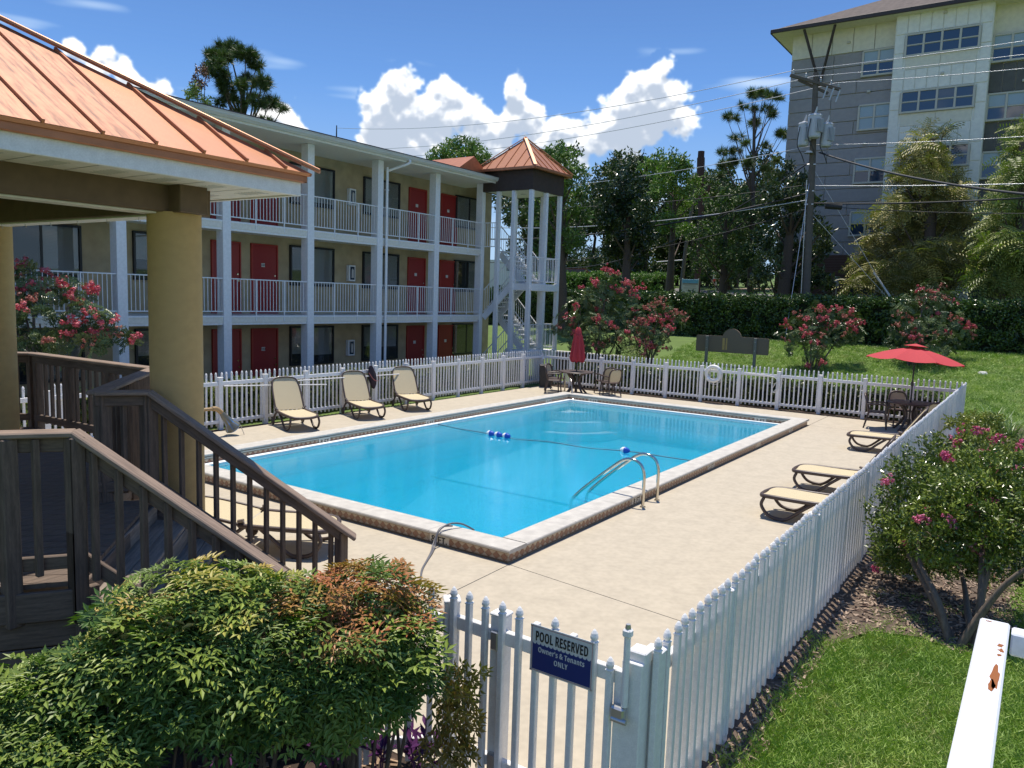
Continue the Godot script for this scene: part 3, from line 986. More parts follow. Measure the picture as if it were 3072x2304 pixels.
func fences() -> void:
	var every := func(n: int, step: float, first := 0.0) -> Array:
		var out := []
		for i in n:
			out.append(first + i * step)
		return out
	fence("picket_fence", "white picket fence in front of the motel, behind the three loungers", Vector3(-14.85, 0, -23.53), Vector3(-14.85, 0, -3.1), every.call(18, 1.2), 1.0)
	fence("picket_fence", "white picket fence across the far end of the pool with a life ring on it", Vector3(-14.85, 0, -23.55), Vector3(-1.68, 0, -23.55), every.call(12, 1.197, 0.0), -1.0, 0.13, [0])
	fence("picket_fence", "long white picket fence beside the mulch and lawn", Vector3(-1.68, 0, -3.93), Vector3(-1.68, 0, -23.62), every.call(17, 1.2272, 0.06), 1.0)
	# short piece from the gate post towards the wooden stairs
	var d := Vector3(-1, 0, 0.95).normalized()
	var s := fence("picket_fence", "short angled piece of white picket fence between the gate and the bushes", Vector3(-3.05, 0, -3.84) , Vector3(-3.05, 0, -3.84) + d * 0.62, [0.0, 0.62], -1.0, 0.135, [0])
	# fixed piece left of the gate: three pickets
	var f := thing("picket_fence", "three fixed white pickets and hinge post beside the pool gate", "fence", Vector3(0, 0, 0))
	part(f, "post", post_mesh(1.135), M.vinyl, tf(-2.665, 0, -3.86))
	part(f, "rail", cb(0.34, 0.088, 0.042, 0.005), M.vinyl, tf(-2.885, 1.0, -3.83))
	part(f, "rail", cb(0.34, 0.075, 0.042, 0.005), M.vinyl, tf(-2.885, 0.155, -3.83))
	for x in [-2.995, -2.868, -2.74]:
		part(f, "picket", picket_mesh(1.25), M.vinyl, tf(x, 0, -3.789))
	gate()

func gate() -> void:
	var g := thing("pool_gate", "white picket pool gate carrying the blue and white sign", "gate", Vector3(-2.61, 0, -3.83))
	for r in [[1.0, 0.088], [0.155, 0.075]]:
		part(g, "rail", cb(0.80, r[1], 0.042, 0.005), M.vinyl, tf(0.385, r[0], 0))
	var k := 0
	for s in [0.0, 0.126, 0.254, 0.38, 0.508, 0.642]:
		part(g, "picket", picket_mesh(1.18 if k == 2 or k == 4 else 1.25, not (k == 2 or k == 4)), M.vinyl, tf(s, 0, 0.041))
		k += 1
	part(g, "picket", picket_mesh(1.12), M.vinyl, tf(0.752, 0, 0.045))
	part(g, "stile", cb(0.05, 0.96, 0.045, 0.005), M.vinyl, tf(0.795, 0.56, 0.002))
	for y in [0.98, 0.17]:
		part(g, "hinge", cb(0.055, 0.12, 0.05, 0.006), M.galv, tf(-0.052, y, 0.03))
	var p := thing("gate_post", "thick white latch post at the corner where gate and long fence meet", "post", Vector3(-1.735, 0, -3.87))
	part(p, "shaft", cb(0.125, 1.11, 0.125, 0.006), M.vinyl, tf(0, 0.555, 0))
	part(p, "cap", cb(0.11, 0.075, 0.11, 0.008), M.vinyl, tf(0.012, 1.13, -0.02))
	var l := thing("gate_latch", "tall white latch tube with a silver catch on the gate post", "latch", Vector3(-1.755, 0, -3.775))
	part(l, "tube", pipe([Vector3(0, 0.86, 0), Vector3(0, 1.27, 0)], 0.019, 10), M.vinyl)
	part(l, "head", cb(0.052, 0.05, 0.05, 0.01), M.vinyl, tf(0, 1.29, 0))
	part(l, "knob", pipe([Vector3(0, 1.315, 0), Vector3(0, 1.34, 0)], [0.018, 0.013], 10), M.galv)
	part(l, "catch", cb(0.085, 0.075, 0.05, 0.01), M.galv, tf(-0.03, 0.82, 0.012))
	part(l, "bolt", pipe([Vector3(-0.06, 0.785, 0.03), Vector3(0.03, 0.785, 0.03)], 0.016, 8), M.galv)
	pool_sign()

func pool_sign() -> void:
	var w := 0.43
	var h := 0.292
	var s := thing("pool_sign", "blue and white POOL RESERVED sign fixed to the gate pickets", "sign", Vector3(-2.165, 1.035, -3.762))
	part(s, "plate", cb(w, h, 0.005, 0.0015), M.sign_white)
	var ln := MB.new()
	for r in [[0, h / 2 - 0.011, w - 0.022, 0.003], [0, -h / 2 + 0.011, w - 0.022, 0.003], [-w / 2 + 0.011, 0, 0.003, h - 0.025], [w / 2 - 0.011, 0, 0.003, h - 0.025]]:
		ln.box(tf(r[0], r[1], 0.0028), Vector3(r[2], r[3], 0.0012))
	part(s, "border", ln.mesh(), M.sign_line)
	var sc := PackedVector2Array()
	var bw := w - 0.034
	for i in 14:
		for k in 7:
			var a := PI * k / 6.0
			sc.append(Vector2(-bw / 2 + bw * (i + 0.5) / 14.0 - cos(a) * bw / 28.0 * 0.98, 0.040 - sin(a) * 0.0125))
	sc.append(Vector2(bw / 2, -h / 2 + 0.017))
	sc.append(Vector2(-bw / 2, -h / 2 + 0.017))
	var pb := MB.new()
	pb.prism(sc, 0.0026, 0.0042)
	part(s, "blue_field", pb.mesh(), M.sign_blue)
	var put := func(t: String, cap: float, y: float, sx: float, m: Material) -> void:
		var o := part(s, "lettering", words(t, cap, 0.0015, 800), m, Transform3D(Basis.IDENTITY.scaled(Vector3(sx, 1, 1)), Vector3(0, y, 0.0048)))
		o.set_meta("label", t)
	put.call("POOL RESERVED", 0.060, 0.080, 0.56, M.black)
	put.call("Owner's & Tenants", 0.032, 0.000, 0.78, M.sign_white)
	put.call("ONLY", 0.032, -0.052, 0.8, M.sign_white)
	for c in [[-1, -1], [1, -1], [1, 1], [-1, 1]]:
		part(s, "screw", pipe([Vector3(c[0] * (w / 2 - 0.008), c[1] * (h / 2 - 0.008), 0.002), Vector3(c[0] * (w / 2 - 0.008), c[1] * (h / 2 - 0.008), 0.007)], 0.006, 8), M.galv)

# ---------------------------------------------------------------- motel
const FX := -18.28      # front face of the columns
const WX := -19.75      # front of the room wall
const FLOORS := [-0.19, 2.35, 4.89]

func motel() -> void:
	var m := thing("motel", "three-storey motel with open balconies, white columns and red doors", "building", Vector3.ZERO)
	var z_end := -26.9
	var z_start := -1.3
	# room wall and the solid behind it
	var b := MB.new()
	b.box(Transform3D(Basis.IDENTITY, Vector3(WX - 4.0, 3.6, (z_end + z_start) / 2)), Vector3(8.0, 7.9, z_start - z_end))
	part(m, "wall", b.mesh(), M.stucco)
	# floor slabs with their white edge beam
	for k in [1, 2]:
		var y: float = FLOORS[k]
		part(m, "floor_slab", cb(FX - WX - 0.03, 0.2, z_start + 24.3, 0.004), M.soffit, tf((FX + WX) / 2 - 0.02, y - 0.1, (z_start - 24.3) / 2))
		part(m, "edge_beam", cb(0.1, 0.26, z_start + 24.26, 0.008), M.white_paint, tf(FX - 0.1, y - 0.13, (z_start - 24.26) / 2))
		part(m, "edge_strip", cb(0.03, 0.05, z_start + 24.25, 0.004), M.white_paint, tf(FX - 0.036, y - 0.03, (z_start - 24.25) / 2))
	part(m, "ground_walk", cb(FX - WX + 0.6, 0.2, z_start + 26.0, 0.01), M.coping, tf((FX + WX) / 2 + 0.2, FLOORS[0] - 0.1, (z_start - 26.0) / 2))
	# columns
	var zc := [-4.19, -7.08, -9.97, -12.86, -15.74, -18.65, -21.53, -24.3]
	for z in zc:
		var w := 0.25 if z > -24.0 else 0.2
		part(m, "column", cb(0.30, 7.56, w, 0.008), M.white_paint, tf(FX - 0.15, 3.59, z - w / 2))
	# balcony railings
	for k in [1, 2]:
		for i in range(0, zc.size() - 1):
			balcony_rail(m, FLOORS[k], zc[i] - 0.25, zc[i + 1])
	# eave: soffit, fascia board, gutter, roof
	part(m, "soffit", cb(2.1, 0.05, z_start + 25.1, 0.004), M.soffit, tf(WX + 0.98, 7.40, (z_start - 25.1) / 2))
	part(m, "fascia_board", cb(0.04, 0.12, z_start + 25.12, 0.004), M.soffit, tf(WX + 2.05, 7.40, (z_start - 25.12) / 2))
	var gp := PackedVector2Array([Vector2(0, 0), Vector2(0.06, 0), Vector2(0.085, 0.03), Vector2(0.115, 0.055), Vector2(0.125, 0.115), Vector2(0.14, 0.125), Vector2(0.14, 0.14), Vector2(0, 0.14)])
	var gb := MB.new()
	gb.prism(gp, 0.0, z_start + 25.15, Transform3D(Basis.IDENTITY, Vector3(WX + 2.075, 7.40, -25.15)))
	part(m, "gutter", gb.mesh(), M.gutter)
	var rp := MB.new()
	rp.prism(PackedVector2Array([Vector2(WX + 2.16, 7.545), Vector2(WX + 2.16, 7.585), Vector2(WX - 3.0, 8.50), Vector2(WX - 8.4, 7.60), Vector2(WX - 8.4, 7.545)]), -26.9, z_start)
	part(m, "roof", rp.mesh(), M.shingle)
	for v in [[-21.5, 8.6, -14.6], [-21.2, 8.55, -19.0]]:
		part(m, "roof_vent", pipe([Vector3(v[0], 7.9, v[2]), Vector3(v[0], v[1] - 0.1, v[2])], 0.06, 8), M.galv)
	# downspout beside the fourth column
	var dz := -19.02
	part(m, "downspout", pipe(curve([Vector3(WX + 2.15, 7.42, dz - 0.35), Vector3(WX + 2.13, 7.3, dz - 0.33), Vector3(FX + 0.08, 7.08, dz - 0.05), Vector3(FX + 0.045, 6.95, dz), Vector3(FX + 0.045, 4.0, dz), Vector3(FX + 0.045, -0.1, dz)], 4), 0.045, 8), M.white_paint)
	for y in [6.45, 4.7, 2.2]:
		part(m, "pipe_strap", cb(0.1, 0.03, 0.12, 0.003), M.white_paint, tf(FX + 0.03, y, dz))
	# doors and windows, repeated on each floor
	for k in 3:
		var y: float = FLOORS[k]
		var nums := [["143", "243", "343"][k], "", "", ""]
		door(m, y, -13.965, "" if k < 3 else "")
		door(m, y, -15.30, nums[0])
		door(m, y, -22.205, nums[1])
		door(m, y, -24.04, "")
		door(m, y, -6.2, "")
		window(m, y, -8.95, 1.77, k, [0.0, 1.0])
		window(m, y, -12.07, 1.72, k, [0.6, 0.9])
		window(m, y, -17.17, 1.76, k, [[0.75, 0.8], [0.0, 1.0], [0.7, 0.95]][k])
		window(m, y, -20.31, 1.74, k, [[0.62, 0.66], [0.95, 1.0], [1.0, 1.0]][k])
		window(m, y, -25.33, 1.72, k, [[0.0, 0.0], [0.0, 1.0], [1.0, 1.0]][k])
		var ex := part(m, "extinguisher_cabinet", cb(0.14, 0.54, 0.3, 0.01), M.white_paint, tf(WX + 0.07, y + 1.37, -18.82))
		part(ex, "cabinet_glass", cb(0.012, 0.44, 0.2, 0.003), M.blue_glass, tf(0.068, 0.0, 0.0))
		part(ex, "extinguisher", pipe([Vector3(0.078, -0.16, 0), Vector3(0.078, 0.1, 0), Vector3(0.078, 0.15, 0)], [0.04, 0.04, 0.015], 8), M.sign_white)
	stair_tower()

func balcony_rail(m: Node, y: float, z0: float, z1: float) -> void:
	var r := MeshInstance3D.new()
	r.name = "railing"
	var length := absf(z1 - z0)
	var top := MB.new()
	top.box(tf(0, 0.995, 0), Vector3(0.04, 0.03, length + 0.06), 0.004)
	r.mesh = top.mesh()
	r.material_override = M.white_paint
	r.position = Vector3(FX - 0.06, y, (z0 + z1) / 2)
	m.add_child(r, true)
	part(r, "bottom_rail", cb(0.035, 0.03, snappedf(length + 0.06, 0.001), 0.004), M.white_paint, tf(0, 0.11, 0))
	var n := int(round(length / 0.11))
	for i in range(1, n):
		part(r, "baluster", cb(0.016, 0.87, 0.016, 0.002), M.white_paint, tf(0, 0.55, -length / 2 + length * i / n))
	for f in [-0.18, 0.19]:
		part(r, "rail_post", cb(0.03, 1.16, 0.03, 0.003), M.white_paint, tf(0.03, 0.42, length * f))

func door(m: Node, y: float, z: float, number: String) -> void:
	var d := part(m, "door", cb(0.05, 2.04, 0.88, 0.005), M.door, tf(WX + 0.012, y + 1.02, z))
	for r in [[0.0, 1.045, 0.98, 0.05], [-0.465, 0.0, 0.05, 2.14], [0.465, 0.0, 0.05, 2.14]]:
		part(d, "door_frame", cb(0.09, r[3], r[2], 0.006), M.door_frame, tf(0.012, r[1] - (0.0 if r[2] > 0.5 else 0.025), r[0]))
	part(d, "knob", pipe([Vector3(0.03, -0.06, -0.37), Vector3(0.06, -0.06, -0.37), Vector3(0.085, -0.06, -0.37)], [0.012, 0.014, 0.028], 8), M.steel)
	part(d, "deadbolt", pipe([Vector3(0.024, 0.13, -0.37), Vector3(0.05, 0.13, -0.37)], 0.026, 8), M.steel)
	var p := part(d, "number_plate", cb(0.012, 0.11, 0.13, 0.002), M.sign_white, tf(0.03, 0.44, 0.06))
	if number:
		part(p, "door_number", words(number, 0.06, 0.002), M.black, Transform3D(Basis(Vector3.UP, PI / 2), Vector3(0.0075, 0, 0)))

# dark aluminium slider with blinds; shut: how far down the blind of each half hangs
func window(m: Node, y: float, z: float, w: float, k: int, shut: Array) -> void:
	var bottom := 0.91
	var h := 1.2
	var f := part(m, "window", cb(0.03, h, w, 0.004), M.room, tf(WX + 0.004, y + bottom + h / 2, z))
	for r in [[0.0, h / 2, w + 0.06, 0.06], [0.0, -h / 2, w + 0.06, 0.06]]:
		part(f, "window_frame", cb(0.09, r[3], r[2], 0.005), M.bronze_frame, tf(0.035, r[1], r[0]))
	for zz in [-w / 2, 0.02, w / 2]:
		part(f, "window_frame", cb(0.082, h - 0.062, 0.06, 0.005), M.bronze_frame, tf(0.034, 0, zz))
	for s in 2:
		var cz := (w / 4 - 0.005) * (1 if s == 0 else -1) + 0.01
		var ww := w / 2 - 0.07
		part(f, "pane", cb(0.006, h - 0.06, ww, 0.0), M.glass, tf(0.062 - 0.012 * s, 0, cz))
		var down: float = shut[s]
		if down > 0.0:
			var bb := MB.new()
			var n := int(down * 34)
			for i in n:
				bb.box(Transform3D(Basis(Vector3.BACK, 0.5), Vector3(0.03, h / 2 - 0.05 - i * 0.033, cz)), Vector3(0.012, 0.031, ww - 0.01))
			var bl := part(f, "blind", bb.mesh(), M.blind)
			bl.set_meta("kind", "stuff")
			part(f, "blind_backing", cb(0.004, n * 0.033, ww - 0.012, 0.0), M.blind_gap, tf(0.019, h / 2 - 0.035 - n * 0.0165, cz))

func seam_roof(parent: Node, eave: Array, apex: Vector3, pitch: float, mats: Array, cap_mat: Material) -> void:
	# eave: four corners (in order, seen from above anticlockwise); one metal pan between each two seams
	var ctr: Vector3 = (eave[0] + eave[2]) * 0.5
	for i in 4:
		var a: Vector3 = eave[i]
		var c: Vector3 = eave[(i + 1) % 4]
		var facet := part(parent, "roof_facet", tri_slab(a, c, apex), mats[0])
		var u := (c - a).normalized()
		var length := a.distance_to(c)
		var mid := (a + c) * 0.5
		var nrm := (c - a).cross(apex - a).normalized()
		if nrm.y < 0:
			nrm = -nrm
		var half := length / 2
		var n := int(half / pitch)
		var prev = null
		for k in range(-n, n + 1):
			var s := k * pitch
			var t := 1.0 - absf(s) / half
			var foot: Vector3 = mid + u * s + nrm * 0.012
			var head: Vector3 = foot + (apex - mid) * t
			if t > 0.04:
				part(facet, "seam", cb(0.022, 0.032, snappedf(foot.distance_to(head), 0.001), 0.003), cap_mat, along(foot, head, nrm))
			if prev != null and mats.size() > 1:
				# stained pans lie 2 mm over the facet
				var pick := 1 if k in [1, 2, 3, -1, -4] else 0
				if pick > 0:
					var q := [prev[0], foot, head, prev[1]]
					var pm := MB.new()
					var lift := nrm * -0.008
					pm.face([q[0] + lift + u * 0.012, q[1] + lift - u * 0.012, q[2] + lift - u * 0.012, q[3] + lift + u * 0.012], ctr)
					part(facet, "roof_pan", pm.mesh(), mats[pick])
			prev = [foot, head]
	for i in 4:
		var a: Vector3 = eave[i]
		var out := (a - ctr)
		out.y = 0
		out = out.normalized()
		part(parent, "hip_cap", cb(0.13, 0.03, snappedf(a.distance_to(apex) + 0.1, 0.001), 0.006), mats[0], along(a + out * 0.05 + Vector3(0, 0.035, 0), apex + Vector3(0, 0.05, 0)))

func tri_slab(a: Vector3, c: Vector3, apex: Vector3) -> ArrayMesh:
	var b := MB.new()
	var n := (c - a).cross(apex - a).normalized()
	if n.y < 0:
		n = -n
	var d := n * 0.03
	var mid := (a + c + apex) / 3.0 - d * 0.5
	b.face([a, c, apex], mid)
	b.face([a - d, c - d, apex - d], mid)
	for e in [[a, c], [c, apex], [apex, a]]:
		b.face([e[0], e[1], e[1] - d, e[0] - d], mid)
	return b.mesh()

func stair_tower() -> void:
	var t := thing("stair_tower", "open stair tower with copper pyramid roof at the end of the motel", "tower", Vector3.ZERO)
	var x0 := FX
	var x1 := -16.0
	var z0 := -26.5
	var z1 := -24.3
	# brown band and soffit
	var bb := MB.new()
	for r in [[x0, z1 - 0.12, x1, z1], [x0, z0, x1, z0 + 0.12], [x0, z0 + 0.12, x0 + 0.12, z1 - 0.12], [x1 - 0.12, z0 + 0.12, x1, z1 - 0.12]]:
		bb.box(Transform3D(Basis.IDENTITY, Vector3((r[0] + r[2]) / 2, 7.42, (r[1] + r[3]) / 2)), Vector3(absf(r[2] - r[0]), 0.74, absf(r[3] - r[1])))
	part(t, "brown_band", bb.mesh(), M.stucco_brown)
	part(t, "soffit", cb(x1 - x0 - 0.24, 0.05, z1 - z0 - 0.24, 0.0), M.soffit, tf((x0 + x1) / 2, 7.08, (z0 + z1) / 2))
	part(t, "ceiling_light", pipe([Vector3((x0 + x1) / 2, 7.04, (z0 + z1) / 2), Vector3((x0 + x1) / 2, 7.055, (z0 + z1) / 2)], 0.11, 12), M.galv)
	var o := 0.2
	var ey := 7.86
	var ev := [Vector3(x0 - o, ey, z1 + o), Vector3(x1 + o, ey, z1 + o), Vector3(x1 + o, ey, z0 - o), Vector3(x0 - o, ey, z0 - o)]
	for i in 4:
		board(t, "eave_trim", ev[i] - Vector3(0, 0.05, 0), ev[(i + 1) % 4] - Vector3(0, 0.05, 0), 0.12, 0.1, M.copper_dark, 0.006)
	seam_roof(t, ev, Vector3((x0 + x1) / 2, 9.14, (z0 + z1) / 2), 0.42, [M.copper], M.copper_dark)
	# columns
	for c in [[x1 - 0.1, z1 - 0.1], [-16.87, z1 - 0.1], [x1 - 0.1, z0 + 0.1], [x1 - 0.1, -25.4], [-16.87, z0 + 0.1], [-17.6, z1 - 0.12], [x0 + 0.1, z0 + 0.1]]:
		part(t, "column", cb(0.15, 7.2, 0.15, 0.006), M.white_paint, tf(c[0], 3.45, c[1]))
	# landings and flights
	for y in [1.07, 3.61]:
		part(t, "landing", cb(0.98, 0.26, 2.0, 0.008), M.white_paint, tf(-16.47, y - 0.13, -25.4))
		tower_rail(t, Vector3(-16.05, y, -24.42), Vector3(-16.05, y, -26.38))
		tower_rail(t, Vector3(-16.85, y, -24.42), Vector3(-16.1, y, -24.42))
		tower_rail(t, Vector3(-16.85, y, -26.4), Vector3(-16.1, y, -26.4))
	flight(t, Vector3(-18.2, FLOORS[0], -24.9), Vector3(-16.95, 1.07, -24.9))
	flight(t, Vector3(-16.95, 1.07, -25.9), Vector3(-18.2, FLOORS[1], -25.9))
	flight(t, Vector3(-18.2, FLOORS[1], -24.9), Vector3(-16.95, 3.61, -24.9))
	flight(t, Vector3(-16.95, 3.61, -25.9), Vector3(-18.2, FLOORS[2], -25.9))
	part(t, "ground_slab", cb(2.5, 0.34, 2.5, 0.01), M.white_paint, tf(-17.1, FLOORS[0] - 0.14, -25.4))
	tower_rail(t, Vector3(-16.05, FLOORS[0], -24.42), Vector3(-16.05, FLOORS[0], -26.38))
	tower_rail(t, Vector3(-16.85, FLOORS[0], -24.4), Vector3(-16.1, FLOORS[0], -24.4))
	tower_rail(t, Vector3(-18.3, FLOORS[2], -24.42), Vector3(-17.65, FLOORS[2], -24.42))
	# copper cricket between tower and motel roof
	var cr := MB.new()
	cr.prism(PackedVector2Array([Vector2(-0.9, 0), Vector2(0.9, 0), Vector2(0, 0.55)]), 0.0, 3.4, Transform3D(Basis(Vector3.UP, deg_to_rad(-90)), Vector3(-18.2, 7.72, -23.6)))
	part(t, "roof_cricket", cr.mesh(), M.copper_dark)

func tower_rail(t: Node, a: Vector3, b: Vector3) -> void:
	var r := board(t, "railing", a + Vector3(0, 1.0, 0), b + Vector3(0, 1.0, 0), 0.04, 0.03, M.white_paint, 0.004)
	var length := a.distance_to(b)
	part(r, "bottom_rail", cb(0.035, 0.03, snappedf(length, 0.001), 0.003), M.white_paint, tf(0, -0.9, 0))
	var n := maxi(2, int(round(length / 0.115)))
	for i in n + 1:
		part(r, "baluster", cb(0.016, 0.9, 0.016, 0.002), M.white_paint, tf(0, -0.46, -length / 2 + length * i / n))

func flight(t: Node, a: Vector3, b: Vector3) -> void:
	var up := (b - a)
	var flat := Vector3(up.x, 0, up.z)
	var side := Vector3(0, 0, 1)
	var f := board(t, "stair_flight", a + side * 0.45 + Vector3(0, -0.1, 0), b + side * 0.45 + Vector3(0, -0.1, 0), 0.05, 0.25, M.white_paint, 0.005)
	var inv := f.transform.affine_inverse()
	part(f, "stringer", f.mesh, M.white_paint, Transform3D(Basis.IDENTITY, inv.basis * (side * -0.9)))
	for i in 7:
		var p: Vector3 = a + flat * ((i + 0.5) / 7.0) + Vector3(0, up.y * (i + 1) / 7.0 - 0.02, 0)
		part(f, "tread", cb(0.26, 0.04, 0.86, 0.004), M.white_paint, inv * Transform3D(Basis.IDENTITY, p))
	for s in [0.45, -0.45]:
		part(f, "hand_rail", pipe([a + side * s + Vector3(0, 0.98, 0), b + side * s + Vector3(0, 0.98, 0)], 0.02, 6), M.white_paint, inv)
		part(f, "low_rail", pipe([a + side * s + Vector3(0, 0.14, 0), b + side * s + Vector3(0, 0.14, 0)], 0.016, 6), M.white_paint, inv)
		for i in 12:
			var p: Vector3 = a.lerp(b, (i + 0.5) / 12.0) + side * s
			part(f, "baluster", cb(0.016, 0.86, 0.016, 0.002), M.white_paint, inv * Transform3D(Basis.IDENTITY, p + Vector3(0, 0.55, 0)))

# ---------------------------------------------------------------- gazebo and its wooden deck
func gazebo() -> void:
	var g := thing("pool_gazebo", "open gazebo with copper standing-seam roof on thick tan columns", "gazebo", Vector3.ZERO)
	var cx := [-6.54, -10.28]
	var cz := [-4.10, -0.36]
	for x in cx:
		for z in cz:
			var b := MB.new()
			b.lathe([Vector2(0.0, -0.05), Vector2(0.228, -0.05), Vector2(0.228, 3.755), Vector2(0.0, 3.755)], 40, tf(x, 0, z))
			part(g, "column", b.mesh(), M.stucco_tan)
	for x in cx:
		var o := 0.14 if x > -8 else -0.14
		part(g, "beam", cb(0.27, 0.27, 4.3, 0.008), M.beam, tf(x, 3.885, -2.23))
		part(g, "beam_trim", cb(0.20, 0.018, 3.30, 0.004), M.soffit, tf(x - o * 0.1, 3.742, -2.23))
	for z in cz:
		part(g, "beam", cb(4.35, 0.29, 0.27, 0.008), M.beam, tf(-8.41, 3.893, z))
		var s := part(g, "beam_trim", cb(3.28, 0.018, 0.20, 0.004), M.soffit, tf(-8.41, 3.739, z))
		for k in 6:
			part(s, "hook", pipe(curve([Vector3(-1.4 + k * 0.56, -0.008, 0.06), Vector3(-1.4 + k * 0.56, -0.035, 0.06), Vector3(-1.385 + k * 0.56, -0.05, 0.06), Vector3(-1.37 + k * 0.56, -0.035, 0.06)], 3), 0.003, 5), M.galv)
	# soffit ring with slotted vents, fascia, drip edge
	var c := Vector3(-8.41, 0, -2.21)
	var r := 2.64
	for s in [[Vector3(r - 0.38, 0, 0), Vector3(0.76, 0.02, 2 * r)], [Vector3(-r + 0.38, 0, 0), Vector3(0.76, 0.02, 2 * r)], [Vector3(0, 0, r - 0.38), Vector3(2 * r - 1.53, 0.02, 0.76)], [Vector3(0, 0, -r + 0.38), Vector3(2 * r - 1.53, 0.02, 0.76)]]:
		var sf := part(g, "soffit", cb(s[1].x, s[1].y, s[1].z, 0.0), M.soffit, Transform3D(Basis.IDENTITY, c + s[0] + Vector3(0, 3.992, 0)))
		var lx: bool = s[1].x > s[1].z
		var n := 12
		for i in n:
			var p: float = ((i + 0.5) / n - 0.5) * (s[1].x if lx else s[1].z)
			var v := MB.new()
			for k in 7:
				v.box(Transform3D(Basis.IDENTITY, Vector3(p if lx else (k - 3) * 0.05, -0.0115, (k - 3) * 0.05 if lx else p)), Vector3(0.14 if lx else 0.012, 0.003, 0.012 if lx else 0.14))
			part(sf, "vent", v.mesh(), M.galv)
			var jm := MB.new()
			var jp: float = (float(i) / n - 0.5) * (s[1].x if lx else s[1].z)
			jm.box(Transform3D(Basis.IDENTITY, Vector3(jp if lx else 0.0, -0.0112, 0.0 if lx else jp)), Vector3(0.006 if lx else 0.75, 0.003, 0.75 if lx else 0.006))
			part(sf, "panel_joint", jm.mesh(), M.galv)
	var q := [c + Vector3(-r, 0, r), c + Vector3(r, 0, r), c + Vector3(r, 0, -r), c + Vector3(-r, 0, -r)]
	for i in 4:
		var a: Vector3 = q[i]
		var d: Vector3 = q[(i + 1) % 4]
		var out := ((a + d) * 0.5 - c).normalized()
		var u := (d - a).normalized()
		board(g, "fascia", a + Vector3(0, 4.03, 0) - u * (0.0 if i % 2 == 0 else 0.02), d + Vector3(0, 4.03, 0) + u * (0.0 if i % 2 == 0 else 0.02), 0.04, 0.125, M.white_paint, 0.004)
		board(g, "drip_edge", a + out * 0.035 + Vector3(0, 4.128, 0) - u * 0.06, d + out * 0.035 + Vector3(0, 4.128, 0) + u * 0.06, 0.05, 0.08, M.copper_dark, 0.006)
	var e := r + 0.09
	seam_roof(g, [c + Vector3(-e, 4.172, e), c + Vector3(e, 4.172, e), c + Vector3(e, 4.172, -e), c + Vector3(-e, 4.172, -e)], c + Vector3(0, 4.172 + 0.6 * e, 0), 0.4055, [M.copper, M.copper_stain], M.copper_dark)
	flood_light()
	wood_deck()

func flood_light() -> void:
	var l := thing("flood_light", "old flood light with blue lens on a pipe near the left fence", "light", Vector3(-14.02, 0, -9.75))
	var d := Vector3(0.05, 0, -0.72)
	part(l, "pipe_arm", pipe([Vector3(-0.1, 0.60, 0.9), Vector3(-0.05, 0.60, 0.14)], 0.035, 10), M.clay_pipe)
	part(l, "elbow", pipe(curve([Vector3(-0.05, 0.60, 0.15), Vector3(-0.05, 0.59, 0.05), Vector3(-0.04, 0.5, -0.06)], 4), 0.05, 10), M.clay_pipe)
	var t := along(Vector3(-0.04, 0.5, -0.06), Vector3(0.0, 0.1, -0.36))
	var xf := Transform3D(Basis(t.basis.x, t.basis.z, -t.basis.y), Vector3(-0.04, 0.5, -0.06))
	var b := MB.new()
	b.lathe([Vector2(0.0, 0.0), Vector2(0.05, 0.0), Vector2(0.07, 0.1), Vector2(0.10, 0.28), Vector2(0.165, 0.40), Vector2(0.17, 0.43), Vector2(0.15, 0.43)], 16, xf)
	part(l, "shell", b.mesh(), M.lamp_shell)
	var g := MB.new()
	g.lathe([Vector2(0.16, 0.42), Vector2(0.13, 0.465), Vector2(0.07, 0.49), Vector2(0.0, 0.5)], 16, xf)
	part(l, "lens", g.mesh(), M.lens_blue)
	var s := MB.new()
	s.lathe([Vector2(0.076, 0.14), Vector2(0.102, 0.272), Vector2(0.112, 0.30), Vector2(0.168, 0.405)], 7, xf)
	part(l, "blue_side", s.mesh(), M.lens_blue)
	part(l, "stake", pipe([Vector3(0.12, 0.0, -0.5), Vector3(0.1, 0.22, -0.42)], 0.008, 6), M.galv)

const A := Vector3(-4.88, 0, -2.37)
const S := Vector3(-6.31, 0, -3.70)
const DOWN_DIR := Vector3(0.7071, 0, -0.7071)
const BACK_DIR := Vector3(-0.58, 0, 0.8146)
const FL := 1.25

